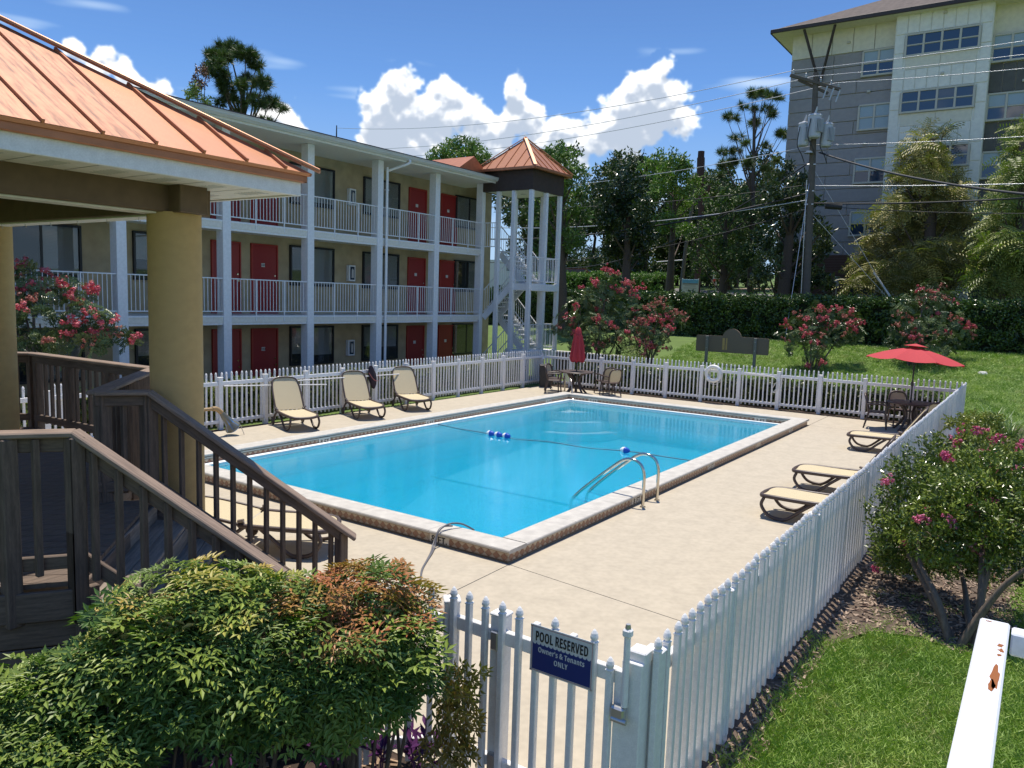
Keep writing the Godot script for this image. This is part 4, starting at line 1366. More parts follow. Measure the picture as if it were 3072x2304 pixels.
func wood_deck() -> void:
	var w := thing("wooden_deck", "brown timber deck of the gazebo with railings and stairs down to the pool", "deck", Vector3.ZERO)
	rng.seed = 12
	var K := S + BACK_DIR * 0.42
	var F1 := Vector3(-8.05, 0, -4.78)
	var F2 := Vector3(-10.6, 0, -4.66)
	var N := A + BACK_DIR * 1.9
	var poly := PackedVector2Array()
	for p in [A, S, K, F1, F2, Vector3(-11.6, 0, -3.7), Vector3(-11.6, 0, -0.7), Vector3(-10.3, 0, 0.5), Vector3(-6.6, 0, 0.5), N]:
		poly.append(Vector2(p.x, p.z))
	# floor boards
	var dir := Vector2(0.7071, -0.7071)
	var per := Vector2(0.7071, 0.7071)
	var s := -11.3
	while s < -3.0:
		var strip := PackedVector2Array([per * s + dir * -12.0, per * (s + 0.134) + dir * -12.0, per * (s + 0.134) + dir * 12.0, per * s + dir * 12.0])
		for piece in Geometry2D.intersect_polygons(poly, strip):
			var fp := PackedVector2Array()
			for p in piece:
				fp.append(Vector2(p.x, -p.y))
			var b := MB.new()
			b.prism(fp, FL - 0.032, FL, Transform3D(Basis(Vector3.RIGHT, Vector3.FORWARD, Vector3.UP), Vector3.ZERO))
			part(w, "floor_board", b.mesh(), M.wood_brown)
		s += 0.141
	# joists and rim
	var rim := [A, S, K, F1, F2, Vector3(-11.6, 0, -3.7), Vector3(-11.6, 0, -0.7)]
	for i in rim.size() - 1:
		board(w, "rim_joist", rim[i] + Vector3(0, FL - 0.135, 0), rim[i + 1] + Vector3(0, FL - 0.135, 0), 0.04, 0.19, M.wood_brown)
	# skirt boards on the side towards the viewer
	var side := Vector3(0.8146, 0, 0.58)
	var y := FL - 0.036
	var k := 0
	while y > 0.1:
		var h: float = [0.19, 0.165, 0.15, 0.17][k % 4]
		board(w, "skirt_board", A + side * (0.05 if k == 0 else 0.02) + BACK_DIR * (0.02 if k < 2 else -0.02) + Vector3(0, y - h / 2, 0), N + side * (0.05 if k == 0 else 0.02) + Vector3(0, y - h / 2, 0), 0.032, h, M.wood_brown)
		y -= h + (0.008 if k < 2 else 0.03)
		k += 1
	board(w, "corner_board", A + Vector3(0.03, 0.0, -0.03), A + Vector3(0.03, FL - 0.04, -0.03), 0.14, 0.05, M.wood_brown)
	# solid brown box stands in for the shaded hollow under the deck
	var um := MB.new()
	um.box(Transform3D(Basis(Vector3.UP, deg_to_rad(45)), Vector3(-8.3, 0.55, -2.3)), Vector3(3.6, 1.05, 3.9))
	part(w, "underdeck_dark", um.mesh(), M.beam)
	# stairs: seven risers
	var wid := A.distance_to(S)
	var mid := (A + S) * 0.5
	var yaw := Basis(Vector3(0.7071, 0, 0.7071), Vector3.UP, Vector3(-0.7071, 0, 0.7071))
	for i in range(1, 7):
		var ty := FL - FL * i / 7.0
		for j in 2:
			part(w, "tread", cb(0.134, 0.034, wid - 0.04, 0.005), M.wood_tread, Transform3D(Basis(DOWN_DIR, Vector3.UP, DOWN_DIR.cross(Vector3.UP)), mid + DOWN_DIR * (0.275 * (i - 1) + 0.075 + 0.139 * j) + Vector3(0, ty - 0.017, 0)))
	for i in 7:
		var ty := FL - FL * i / 7.0
		part(w, "riser", cb(0.02, FL / 7.0 - 0.038, wid - 0.06, 0.002), M.wood_tread, Transform3D(Basis(DOWN_DIR, Vector3.UP, DOWN_DIR.cross(Vector3.UP)), mid + DOWN_DIR * (0.275 * i + 0.004) + Vector3(0, ty - 0.036 - FL / 14.0 + 0.019, 0)))
	for p in [A, S]:
		var q: Vector3 = p
		board(w, "stringer", q + Vector3(0, FL - 0.20, 0), q + DOWN_DIR * 1.78 + Vector3(0, -0.03, 0), 0.045, 0.26, M.wood_brown)
	# railings
	stair_rail(w, A, side * 0.02)
	stair_rail(w, S, side * -0.02)
	level_rail(w, A, A + BACK_DIR * 1.8, side, [0.0, 0.36, 0.9, 1.45], true)
	level_rail(w, S, K, -side, [0.03, 0.36], false)
	level_rail(w, K, F1, Vector3(0.7, 0, -0.7), [0.05, 1.05, 2.05], false)
	level_rail(w, F1, F2, Vector3(0, 0, -1), [0.05, 0.9, 1.75, 2.5], false)
	level_rail(w, F2, Vector3(-11.6, 0, -3.7), Vector3(-0.7, 0, -0.7), [0.03, 1.3], false)

func level_rail(w: Node, a: Vector3, b: Vector3, out: Vector3, posts: Array, lit: bool) -> void:
	var top := 2.21
	var cap := board(w, "rail_cap", a + Vector3(0, top - 0.018, 0), b + Vector3(0, top - 0.018, 0), 0.145, 0.036, M.wood_rail, 0.008)
	var u := (b - a).normalized()
	var length := a.distance_to(b)
	for y in [top - 0.085, FL + 0.13]:
		board(w, "rail_bar", a + Vector3(0, y, 0), b + Vector3(0, y, 0), 0.038, 0.088, M.wood_brown)
	for s in posts:
		var p: Vector3 = a + u * s - out * 0.0
		board(w, "rail_post", p + Vector3(0, FL - 0.25, 0) + out * 0.028, p + Vector3(0, top - 0.037, 0) + out * 0.028, 0.092, 0.092, M.wood_brown)
	var n := int(length / 0.135)
	for i in n:
		var s := (i + 0.5) * length / n
		var near := false
		for q in posts:
			if absf(q - s) < 0.075:
				near = true
		if not near:
			var p := a + u * s + out * 0.04
			board(w, "baluster", p + Vector3(0, FL + 0.06, 0), p + Vector3(0, top - 0.042, 0), 0.038, 0.038, M.wood_brown, 0.003)

func stair_rail(w: Node, p: Vector3, off: Vector3) -> void:
	var drop := Vector3(0, -1.26, 0)
	var run := DOWN_DIR * 1.655
	var a := p + Vector3(0, 2.21, 0)
	var b := a + run + drop
	var over := (run + drop).normalized() * 0.12
	board(w, "hand_rail", a - over * 0.1 - Vector3(0, 0.018, 0), b + over - Vector3(0, 0.018, 0), 0.145, 0.036, M.wood_rail, 0.008)
	board(w, "rail_bar", a - Vector3(0, 0.09, 0), b - Vector3(0, 0.09, 0) - over * 0.3, 0.038, 0.09, M.wood_brown)
	board(w, "rail_bar", a - Vector3(0, 0.80, 0), b - Vector3(0, 0.80, 0) - over * 0.3, 0.038, 0.09, M.wood_brown)
	var o := off.normalized()
	for t in [0.0, 1.0]:
		var q := a.lerp(b, t) - (DOWN_DIR * 0.03 if t > 0.5 else Vector3.ZERO)
		board(w, "rail_post", Vector3(q.x, FL - 0.25 if t < 0.5 else 0.0, q.z) + o * 0.028, Vector3(q.x, q.y - 0.04, q.z) + o * 0.028, 0.092, 0.092, M.wood_brown)
	for i in 11:
		var q := a.lerp(b, (i + 0.75) / 11.6)
		board(w, "baluster", Vector3(q.x, q.y - 0.87, q.z) + o * 0.04, Vector3(q.x, q.y - 0.05, q.z) + o * 0.04, 0.038, 0.038, M.wood_brown, 0.003)

# ---------------------------------------------------------------- poolside things
func lounger_parts(l: Node3D, tilt: float) -> void:
	# foot end towards +x; tilt: backrest angle from level in degrees
	var ca := cos(deg_to_rad(tilt))
	var sa := sin(deg_to_rad(tilt))
	var seat := []
	var rowz := [-1.0, -0.6, 0.0, 0.6, 1.0]
	for p in [[0.69, 0.325, 0.15], [0.675, 0.335, 0.225], [0.63, 0.345, 0.285], [0.5, 0.352, 0.308], [0.2, 0.348, 0.312], [-0.1, 0.346, 0.312], [-0.30, 0.352, 0.312]]:
		var row := []
		for z in rowz:
			row.append(Vector3(p[0], p[1] - 0.012 * (1.0 - z * z), z * p[2]))
		seat.append(row)
	var sb := MB.new()
	sb.grid(seat, true)
	part(l, "seat_sling", sb.mesh(), M.sling)
	var back := []
	for p in [[0.0, 0.312], [0.35, 0.312], [0.62, 0.298], [0.75, 0.262], [0.80, 0.21], [0.815, 0.13]]:
		var row := []
		for z in rowz:
			row.append(Vector3(-0.32 - p[0] * ca, 0.36 + p[0] * sa - 0.014 * (1.0 - z * z) * ca, z * p[1]) + Vector3(-0.014 * (1.0 - z * z) * sa, 0, 0))
		back.append(row)
	var bb := MB.new()
	bb.grid(back, true)
	part(l, "back_sling", bb.mesh(), M.sling)
	var f := MB.new()
	f.tube(curve([Vector3(-0.32, 0.345, -0.33), Vector3(0.1, 0.335, -0.332), Vector3(0.5, 0.333, -0.328), Vector3(0.66, 0.32, -0.275), Vector3(0.72, 0.305, -0.14), Vector3(0.73, 0.302, 0.0), Vector3(0.72, 0.305, 0.14), Vector3(0.66, 0.32, 0.275), Vector3(0.5, 0.333, 0.328), Vector3(0.1, 0.335, 0.332), Vector3(-0.32, 0.345, 0.33)], 4), 0.032, 8)
	part(l, "seat_frame", f.mesh(), M.resin)
	var bk := []
	for p in [[-0.02, 0.332], [0.4, 0.33], [0.68, 0.302], [0.80, 0.22], [0.832, 0.0], [0.80, -0.22], [0.68, -0.302], [0.4, -0.33], [-0.02, -0.332]]:
		bk.append(Vector3(-0.32 - p[0] * ca, 0.36 + p[0] * sa, p[1]))
	part(l, "back_frame", pipe(curve(bk, 4), 0.021, 7), M.resin)
	for s in [-1.0, 1.0]:
		part(l, "front_leg", pipe(curve([Vector3(0.64, 0.30, s * 0.315), Vector3(0.665, 0.19, s * 0.330), Vector3(0.56, 0.06, s * 0.335), Vector3(0.40, 0.026, s * 0.335), Vector3(0.28, 0.05, s * 0.333), Vector3(0.10, 0.20, s * 0.332), Vector3(-0.06, 0.325, s * 0.332)], 5), 0.025, 7), M.resin)
		part(l, "foot_pad", cb(0.16, 0.03, 0.055, 0.012), M.resin, tf(0.40, 0.015, s * 0.335))
		part(l, "rear_leg", pipe(curve([Vector3(-0.24, 0.345, s * 0.330), Vector3(-0.40, 0.22, s * 0.335), Vector3(-0.46, 0.09, s * 0.340)], 4), 0.024, 7), M.resin)
		var wb := MB.new()
		wb.lathe([Vector2(0.0, -0.018), Vector2(0.08, -0.018), Vector2(0.085, 0.0), Vector2(0.08, 0.018), Vector2(0.0, 0.018)], 16, Transform3D(Basis(Vector3.RIGHT, PI / 2), Vector3(-0.48, 0.086, s * 0.35)))
		part(l, "wheel", wb.mesh(), M.resin)
		part(l, "hinge", pipe([Vector3(-0.31, 0.36, s * 0.29), Vector3(-0.31, 0.36, s * 0.335)], 0.042, 10), M.resin)
		part(l, "arm_knob", pipe([Vector3(-0.33, 0.40, s * 0.340), Vector3(-0.26, 0.415, s * 0.340)], 0.022, 7), M.resin_light)

func lounger(label: String, at: Vector3, yaw: float, tilt: float) -> void:
	var l := thing("sun_lounger", label, "sun lounger", at, yaw, "sun loungers round the pool")
	lounger_parts(l, tilt)

func chair_proto(label: String, at: Vector3, yaw: float) -> Node3D:
	# faces +x
	var c := thing("armchair", label, "chair", at, yaw, "brown patio armchairs")
	part(c, "seat", cb(0.46, 0.03, 0.48, 0.012), M.resin, tf(0.02, 0.425, 0))
	var b := MB.new()
	var rows := []
	for p in [[0.0, 0.17], [0.06, 0.19], [0.2, 0.2], [0.32, 0.185], [0.38, 0.14]]:
		var row := []
		for z in [-1.0, 0.0, 1.0]:
			row.append(Vector3(-0.225 - p[0] * 0.22 - 0.012 * (1 - z * z), 0.47 + p[0], z * p[1]))
		rows.append(row)
	b.grid(rows, true)
	part(c, "back_sling", b.mesh(), M.sling)
	part(c, "back_frame", pipe(curve([Vector3(-0.20, 0.43, -0.205), Vector3(-0.225, 0.55, -0.225), Vector3(-0.27, 0.75, -0.22), Vector3(-0.305, 0.86, -0.15), Vector3(-0.312, 0.885, 0.0), Vector3(-0.305, 0.86, 0.15), Vector3(-0.27, 0.75, 0.22), Vector3(-0.225, 0.55, 0.225), Vector3(-0.20, 0.43, 0.205)], 4), 0.026, 7), M.resin)
	for s in [-1.0, 1.0]:
		part(c, "leg", pipe([Vector3(0.20, 0.42, s * 0.22), Vector3(0.25, 0.0, s * 0.25)], [0.026, 0.02], 7), M.resin)
		part(c, "leg", pipe([Vector3(-0.19, 0.42, s * 0.21), Vector3(-0.29, 0.0, s * 0.23)], [0.026, 0.02], 7), M.resin)
		part(c, "arm_rest", pipe(curve([Vector3(-0.24, 0.63, s * 0.235), Vector3(0.0, 0.655, s * 0.265), Vector3(0.2, 0.64, s * 0.265), Vector3(0.235, 0.58, s * 0.25), Vector3(0.21, 0.42, s * 0.23)], 4), 0.022, 7), M.resin)
	return c

func table(label: String, at: Vector3) -> void:
	var t := thing("patio_table", label, "table", at, 20.0, "round patio tables")
	var b := MB.new()
	b.lathe([Vector2(0.03, 0.705), Vector2(0.52, 0.70), Vector2(0.56, 0.712), Vector2(0.565, 0.73), Vector2(0.55, 0.742), Vector2(0.03, 0.742)], 36)
	part(t, "table_top", b.mesh(), M.resin)
	for k in 4:
		var d := Vector3(cos(PI / 4 + k * PI / 2), 0, sin(PI / 4 + k * PI / 2))
		part(t, "leg", pipe(curve([d * 0.36 + Vector3(0, 0.70, 0), d * 0.2 + Vector3(0, 0.58, 0), d * 0.14 + Vector3(0, 0.38, 0), d * 0.24 + Vector3(0, 0.18, 0), d * 0.42 + Vector3(0, 0.0, 0)], 4), 0.034, 7), M.resin)
	var c := MB.new()
	c.lathe([Vector2(0.0, 0.0), Vector2(0.17, 0.0), Vector2(0.16, 0.05), Vector2(0.045, 0.07), Vector2(0.04, 0.3), Vector2(0.0, 0.3)], 16)
	part(t, "umbrella_base", c.mesh(), M.resin)

func closed_umbrella() -> void:
	var u := thing("patio_umbrella", "closed red umbrella standing through the far left table", "umbrella", Vector3(-12.58, 0, -22.1))
	part(u, "pole", pipe([Vector3(0, 0.3, 0), Vector3(0, 2.3, 0)], 0.02, 8), M.canvas_pole)
	var rows := []
	for p in [[2.20, 0.015], [2.16, 0.07], [2.02, 0.105], [1.95, 0.10], [1.9, 0.125], [1.6, 0.165], [1.3, 0.20], [1.15, 0.215], [1.06, 0.19]]:
		var row := []
		for k in 49:
			var a := TAU * k / 48.0
			var fold: float = 1.0 + 0.28 * cos(a * 8.0 + sin(a * 3.0)) * smoothstep(2.2, 1.7, p[0])
			row.append(Vector3(cos(a) * p[1] * fold, p[0] + 0.035 * cos(a * 8.0) * smoothstep(1.3, 1.05, p[0]), sin(a) * p[1] * fold))
		rows.append(row)
	var b := MB.new()
	b.grid(rows)
	part(u, "canopy", b.mesh(), M.canvas_red)
	part(u, "tie", pipe(curve([Vector3(0.12, 1.93, 0), Vector3(0, 1.93, 0.12), Vector3(-0.12, 1.93, 0), Vector3(0, 1.93, -0.12), Vector3(0.12, 1.93, 0)], 4), 0.012, 6), M.canvas_red)

func open_umbrella() -> void:
	var u := thing("patio_umbrella", "open red umbrella over the table at the fence corner", "umbrella", Vector3(-2.72, 0, -22.15))
	part(u, "pole", pipe([Vector3(0, 0.3, 0), Vector3(0, 2.17, 0)], 0.02, 8), M.canvas_pole)
	part(u, "crank", cb(0.06, 0.12, 0.06, 0.012), M.canvas_pole, tf(0, 1.22, 0.02))
	var n := 8
	var tilt := Basis(Vector3(0.565, 0, -0.825).normalized().cross(Vector3.UP), deg_to_rad(-4.5))
	var hub := Vector3(0, 2.16, 0)
	var rim := []
	for k in n:
		var a := TAU * (k + 0.3) / n
		rim.append(hub + tilt * Vector3(cos(a) * 1.2, -0.34, sin(a) * 1.2))
	for k in n:
		var p0: Vector3 = rim[k]
		var p1: Vector3 = rim[(k + 1) % n]
		var rows := []
		for i in 7:
			var t := i / 6.0
			var row := []
			for j in 5:
				var s := j / 4.0
				var e := p0.lerp(p1, s)
				var q := hub.lerp(e, t)
				q.y -= 0.05 * sin(s * PI) * t - 0.04 * sin(t * PI)
				row.append(q)
			rows.append(row)
		var b := MB.new()
		b.grid(rows, true)
		part(u, "canopy_panel", b.mesh(), M.canvas_red)
		part(u, "rib", pipe([hub + Vector3(0, -0.03, 0), (hub + p0) * 0.5 + Vector3(0, 0.015, 0), p0 - Vector3(0, 0.005, 0)], 0.008, 5), M.canvas_pole)
		part(u, "strut", pipe([Vector3(0, 1.78, 0), (hub + p0) * 0.5 + Vector3(0, 0.01, 0)], 0.007, 5), M.canvas_pole)
	var v := MB.new()
	for k in n:
		var a0 := TAU * (k + 0.3) / n
		var a1 := TAU * (k + 1.3) / n
		v.face([hub + Vector3(0, 0.09, 0), hub + tilt * Vector3(cos(a0) * 0.3, -0.015, sin(a0) * 0.3) + Vector3(0, 0.035, 0), hub + tilt * Vector3(cos(a1) * 0.3, -0.015, sin(a1) * 0.3) + Vector3(0, 0.035, 0)], hub - Vector3(0, 1, 0))
	part(u, "vent_cap", v.mesh(), M.canvas_red)
	part(u, "finial", pipe([hub + Vector3(0, 0.07, 0), hub + Vector3(0, 0.13, 0)], [0.018, 0.008], 7), M.canvas_pole)

func poolside() -> void:
	lounger("raised-back tan lounger nearest the gazebo, beside the 8 FT mark by the left fence", Vector3(-13.92, 0, -11.62), -21.0, 58.0)
	lounger("tan lounger in front of the dark bag on the left fence", Vector3(-14.0, 0, -13.83), -24.0, 58.0)
	lounger("tan lounger farthest along the motel-side fence", Vector3(-14.08, 0, -15.72), -28.0, 58.0)
	lounger("flat tan lounger nearest the gate along the long fence", Vector3(-2.56, 0, -11.62), 180.0, 14.0)
	lounger("tan lounger in the middle of the three at the long fence, back raised", Vector3(-2.66, 0, -13.75), 184.0, 56.0)
	lounger("tan lounger at the long fence nearest the open red umbrella", Vector3(-2.72, 0, -18.45), 186.0, 56.0)
	lounger("tan lounger behind the wooden stair railing", Vector3(-7.45, 0, -5.95), 28.0, 10.0)
	table("round dark table with the closed red umbrella", Vector3(-12.58, 0, -22.1))
	table("round dark table under the open red umbrella", Vector3(-2.72, 0, -22.15))
	var c := chair_proto("dark armchair pushed to the closed-umbrella table beside the bin", Vector3(-13.5, 0, -22.3), 5.0)
	copy(c, "dark armchair nearest the corner handrail at the closed-umbrella table", Vector3(-13.22, 0, -21.75), 32.0)
	copy(c, "tan-backed armchair at the far fence, one in front of its twin", Vector3(-11.55, 0, -22.55), 152.0)
	copy(c, "tan-backed armchair at the far fence, half hidden behind its twin", Vector3(-11.95, 0, -22.92), 150.0)
	copy(c, "tan-backed armchair beside the open-umbrella table on the pool side", Vector3(-3.47, 0, -22.0), 8.0)
	copy(c, "dark armchair behind the open-umbrella table against the far fence", Vector3(-3.05, 0, -22.98), -62.0)
	copy(c, "tan-backed armchair between the open-umbrella table and the long fence", Vector3(-2.15, 0, -21.45), 118.0)
	copy(c, "dark armchair in the fence corner under the open umbrella", Vector3(-2.0, 0, -22.75), 215.0)
	closed_umbrella()
	open_umbrella()
	# bin
	var b := thing("trash_bin", "square dark trash bin in the far left fence corner", "bin", Vector3(-14.33, 0, -23.0), 36.0)
	var bm := MB.new()
	for q in [[0.0, 0.72, 0.46, 0.42]]:
		var lo := 0.195
		var hi := 0.22
		var pts := []
		for s in [[lo, 0.0], [hi, 0.72]]:
			pts.append([Vector3(-s[0], s[1], -s[0]), Vector3(s[0], s[1], -s[0]), Vector3(s[0], s[1], s[0]), Vector3(-s[0], s[1], s[0])])
		for i in 4:
			bm.face([pts[0][i], pts[0][(i + 1) % 4], pts[1][(i + 1) % 4], pts[1][i]], Vector3(0, 0.36, 0))
		bm.face(pts[0], Vector3(0, 0.36, 0))
	part(b, "body", bm.mesh(), M.bin)
	for i in 4:
		part(b, "side_panel", cb(0.34, 0.27, 0.012, 0.005), M.bin, Transform3D(Basis(Vector3.UP, i * PI / 2) * Basis(Vector3.RIGHT, 0.034), Basis(Vector3.UP, i * PI / 2) * Vector3(0, 0.19, 0.205)))
		part(b, "side_panel", cb(0.36, 0.27, 0.012, 0.005), M.bin, Transform3D(Basis(Vector3.UP, i * PI / 2) * Basis(Vector3.RIGHT, 0.034), Basis(Vector3.UP, i * PI / 2) * Vector3(0, 0.50, 0.2155)))
	part(b, "lid", cb(0.47, 0.06, 0.47, 0.015), M.bin, tf(0, 0.745, 0))
	var ball := MB.new()
	ball.lathe([Vector2(0.0, -0.05), Vector2(0.03, -0.04), Vector2(0.05, 0.0), Vector2(0.043, 0.03), Vector2(0.02, 0.05), Vector2(0.0, 0.052)], 12)
	solo("white_lamp_globe", ball.mesh(), M.ring_white, "small white globe above the bin at the corner post", "globe", tf(-14.72, 0.93, -23.42))
	solo("globe_bracket", pipe([Vector3(-14.72, 0.78, -23.42), Vector3(-14.72, 0.885, -23.42)], 0.012, 6), M.galv, "short metal stem under the white globe", "bracket")
	life_ring()
	handrails()
	float_line()
	# hose hanging over the near coping
	var h := MB.new()
	h.tube(curve([Vector3(-5.86, 0.10, -7.8), Vector3(-5.92, 0.21, -7.62), Vector3(-5.99, 0.235, -7.45), Vector3(-5.99, 0.19, -7.24), Vector3(-5.95, 0.03, -7.12), Vector3(-5.85, 0.012, -6.95), Vector3(-5.6, 0.012, -6.5), Vector3(-5.32, 0.012, -6.12), Vector3(-5.05, 0.012, -5.6), Vector3(-4.9, 0.012, -5.2)], 5), 0.012, 7)
	h.tube(curve([Vector3(-5.98, 0.20, -7.5), Vector3(-6.03, 0.205, -7.32), Vector3(-6.0, 0.06, -7.16), Vector3(-5.9, 0.012, -7.0), Vector3(-5.66, 0.012, -6.6)], 5), 0.010, 7)
	solo("garden_hose", h.mesh(), M.hose, "grey hose looped over the near pool coping", "hose")
	# net bag and pole on the left fence
	var nb := MB.new()
	var rows := []
	for p in [[1.16, 0.05, 0.02], [1.1, 0.09, 0.04], [0.95, 0.12, 0.06], [0.8, 0.13, 0.07], [0.66, 0.10, 0.06], [0.56, 0.05, 0.03], [0.53, 0.01, 0.01]]:
		var row := []
		for k in 17:
			var a := TAU * k / 16.0
			row.append(Vector3(cos(a) * p[2] * (1.0 + 0.25 * sin(a * 5.0 + p[0] * 9.0)), p[0], sin(a) * p[1] * (1.0 + 0.2 * sin(a * 4.0 + p[0] * 14.0)) - (1.16 - p[0]) * 0.2))
		rows.append(row)
	nb.grid(rows)
	var bag := thing("pool_net", "dark folded net bag hanging on the left fence", "net", Vector3(-14.72, 0, -14.82))
	part(bag, "net", nb.mesh(), M.mesh_bag)
	part(bag, "hoop", pipe(curve([Vector3(0.06, 0.98, 0.12), Vector3(0.09, 0.82, 0.0), Vector3(0.09, 0.75, -0.14), Vector3(0.07, 0.80, -0.26), Vector3(0.06, 0.93, -0.2)], 4), 0.008, 6), M.sign_line)
	solo("skimmer_pole", pipe([Vector3(-14.735, 0.96, -10.35), Vector3(-14.735, 0.77, -13.3)], 0.014, 8), M.vinyl, "long white pole held on the fence behind the nearest lounger", "pole")
	solo("skimmer_pole", pipe([Vector3(-14.72, 0.94, -12.2), Vector3(-14.72, 0.86, -16.1)], 0.014, 8), M.vinyl, "second long white pole along the left fence, higher and farther", "pole")
	# white cord coil on the far fence
	solo("cord_coil", pipe(curve([Vector3(-7.45, 1.02, -23.49), Vector3(-6.9, 1.0, -23.49), Vector3(-6.55, 0.94, -23.49), Vector3(-6.45, 0.7, -23.49), Vector3(-6.55, 0.5, -23.49), Vector3(-6.62, 0.62, -23.48), Vector3(-6.48, 0.85, -23.48), Vector3(-6.52, 0.6, -23.48), Vector3(-6.66, 0.45, -23.48)], 4), 0.009, 6), M.ring_white, "loose white cord draped on the far fence near the life ring", "cord")

func life_ring() -> void:
	var l := thing("life_ring", "white life ring hung on a far fence post", "life ring", Vector3(-8.45, 0.915, -23.45))
	var pts := []
	for k in 33:
		var a := TAU * k / 32.0
		pts.append(Vector3(cos(a) * 0.225, sin(a) * 0.225, 0))
	var b := MB.new()
	b.tube(pts, 0.062, 12, false)
	part(l, "ring", b.mesh(), M.ring_white)
	for k in 4:
		var a := TAU * (k + 0.5) / 4.0
		var band := MB.new()
		band.tube([Vector3(cos(a - 0.11) * 0.225, sin(a - 0.11) * 0.225, 0), Vector3(cos(a + 0.11) * 0.225, sin(a + 0.11) * 0.225, 0)], 0.0655, 12, false)
		part(l, "band", band.mesh(), M.float_white)
	part(l, "grab_rope", pipe(curve([Vector3(0.2, 0.2, 0.04), Vector3(0.31, 0.05, 0.05), Vector3(0.26, -0.2, 0.05), Vector3(0.05, -0.33, 0.05), Vector3(-0.2, -0.2, 0.05)], 4), 0.008, 6), M.ring_white)

func handrails() -> void:
	# pair of polished rails with a ladder on the long right side
	var h := thing("pool_ladder", "pair of polished steel ladder rails at the near right pool edge", "pool ladder", Vector3.ZERO)
	for z in [-10.64, -11.16]:
		part(h, "rail", pipe(curve([Vector3(-4.81, 0.0, z), Vector3(-4.81, 0.3, z), Vector3(-4.815, 0.50, z), Vector3(-4.87, 0.64, z), Vector3(-5.0, 0.705, z), Vector3(-5.16, 0.68, z), Vector3(-5.4, 0.50, z), Vector3(-5.75, 0.2, z), Vector3(-5.98, -0.02, z), Vector3(-6.06, -0.15, z), Vector3(-6.07, -0.4, z), Vector3(-6.07, -1.0, z)], 5), 0.0245, 12), M.steel)
		part(h, "flange", pipe([Vector3(-4.81, 0.0, z), Vector3(-4.81, 0.012, z)], 0.045, 12), M.steel)
	for y in [-0.25, -0.55, -0.85]:
		part(h, "step", cb(0.08, 0.03, 0.5, 0.008), M.steel, tf(-6.07, y, -10.9))
	var c := thing("corner_handrail", "single steel handrail down into the far left pool corner", "handrail", Vector3.ZERO)
	part(c, "rail", pipe(curve([Vector3(-13.12, 0.0, -22.3), Vector3(-13.12, 0.35, -22.3), Vector3(-13.12, 0.66, -22.3), Vector3(-13.09, 0.70, -22.26), Vector3(-12.75, 0.64, -21.85), Vector3(-12.45, 0.55, -21.5), Vector3(-12.35, 0.45, -21.38), Vector3(-11.95, 0.1, -20.8), Vector3(-11.6, -0.3, -20.4), Vector3(-11.5, -0.7, -20.3)], 4), 0.025, 10), M.steel)
	part(c, "flange", pipe([Vector3(-13.12, 0.0, -22.3), Vector3(-13.12, 0.012, -22.3)], 0.05, 12), M.steel)

func float_line() -> void:
	var f := thing("rope_line", "dark rope across the pool dividing shallow and deep water", "rope", Vector3.ZERO)
	var pts := []
	for i in 25:
		var t := i / 24.0
		pts.append(Vector3(lerpf(-11.95, -5.4, t), -0.012 - 0.02 * sin(t * 22.0) * sin(t * PI), -14.3 + 0.25 * sin(t * PI * 1.6)))
	part(f, "rope", pipe(pts, 0.010, 6), M.rope)
	var k := 0
	for x in [-10.17, -9.95, -9.73, -7.0]:
		var t: float = (x + 11.95) / 6.55
		var z := -14.3 + 0.25 * sin(t * PI * 1.6)
		var o := thing("pool_float", ["leftmost blue and white float of the three together on the rope", "middle blue and white float of the three together on the rope", "rightmost blue and white float of the three together on the rope", "single blue and white float nearer the steel ladder"][k], "float", Vector3(x, 0.012, z), -4.0, "floats on the pool rope")
		o.rotation.z = -PI / 2
		var p0 := [Vector2(0.0, -0.11), Vector2(0.03, -0.10), Vector2(0.06, -0.06), Vector2(0.072, 0.0)]
		var p1 := [Vector2(0.072, 0.0), Vector2(0.066, 0.04), Vector2(0.045, 0.085), Vector2(0.018, 0.115), Vector2(0.0, 0.118)]
		var w := MB.new()
		w.lathe(p0, 16)
		part(o, "white_half", w.mesh(), M.float_white)
		var bl := MB.new()
		bl.lathe(p1, 16)
		part(o, "blue_half", bl.mesh(), M.float_blue)
		k += 1

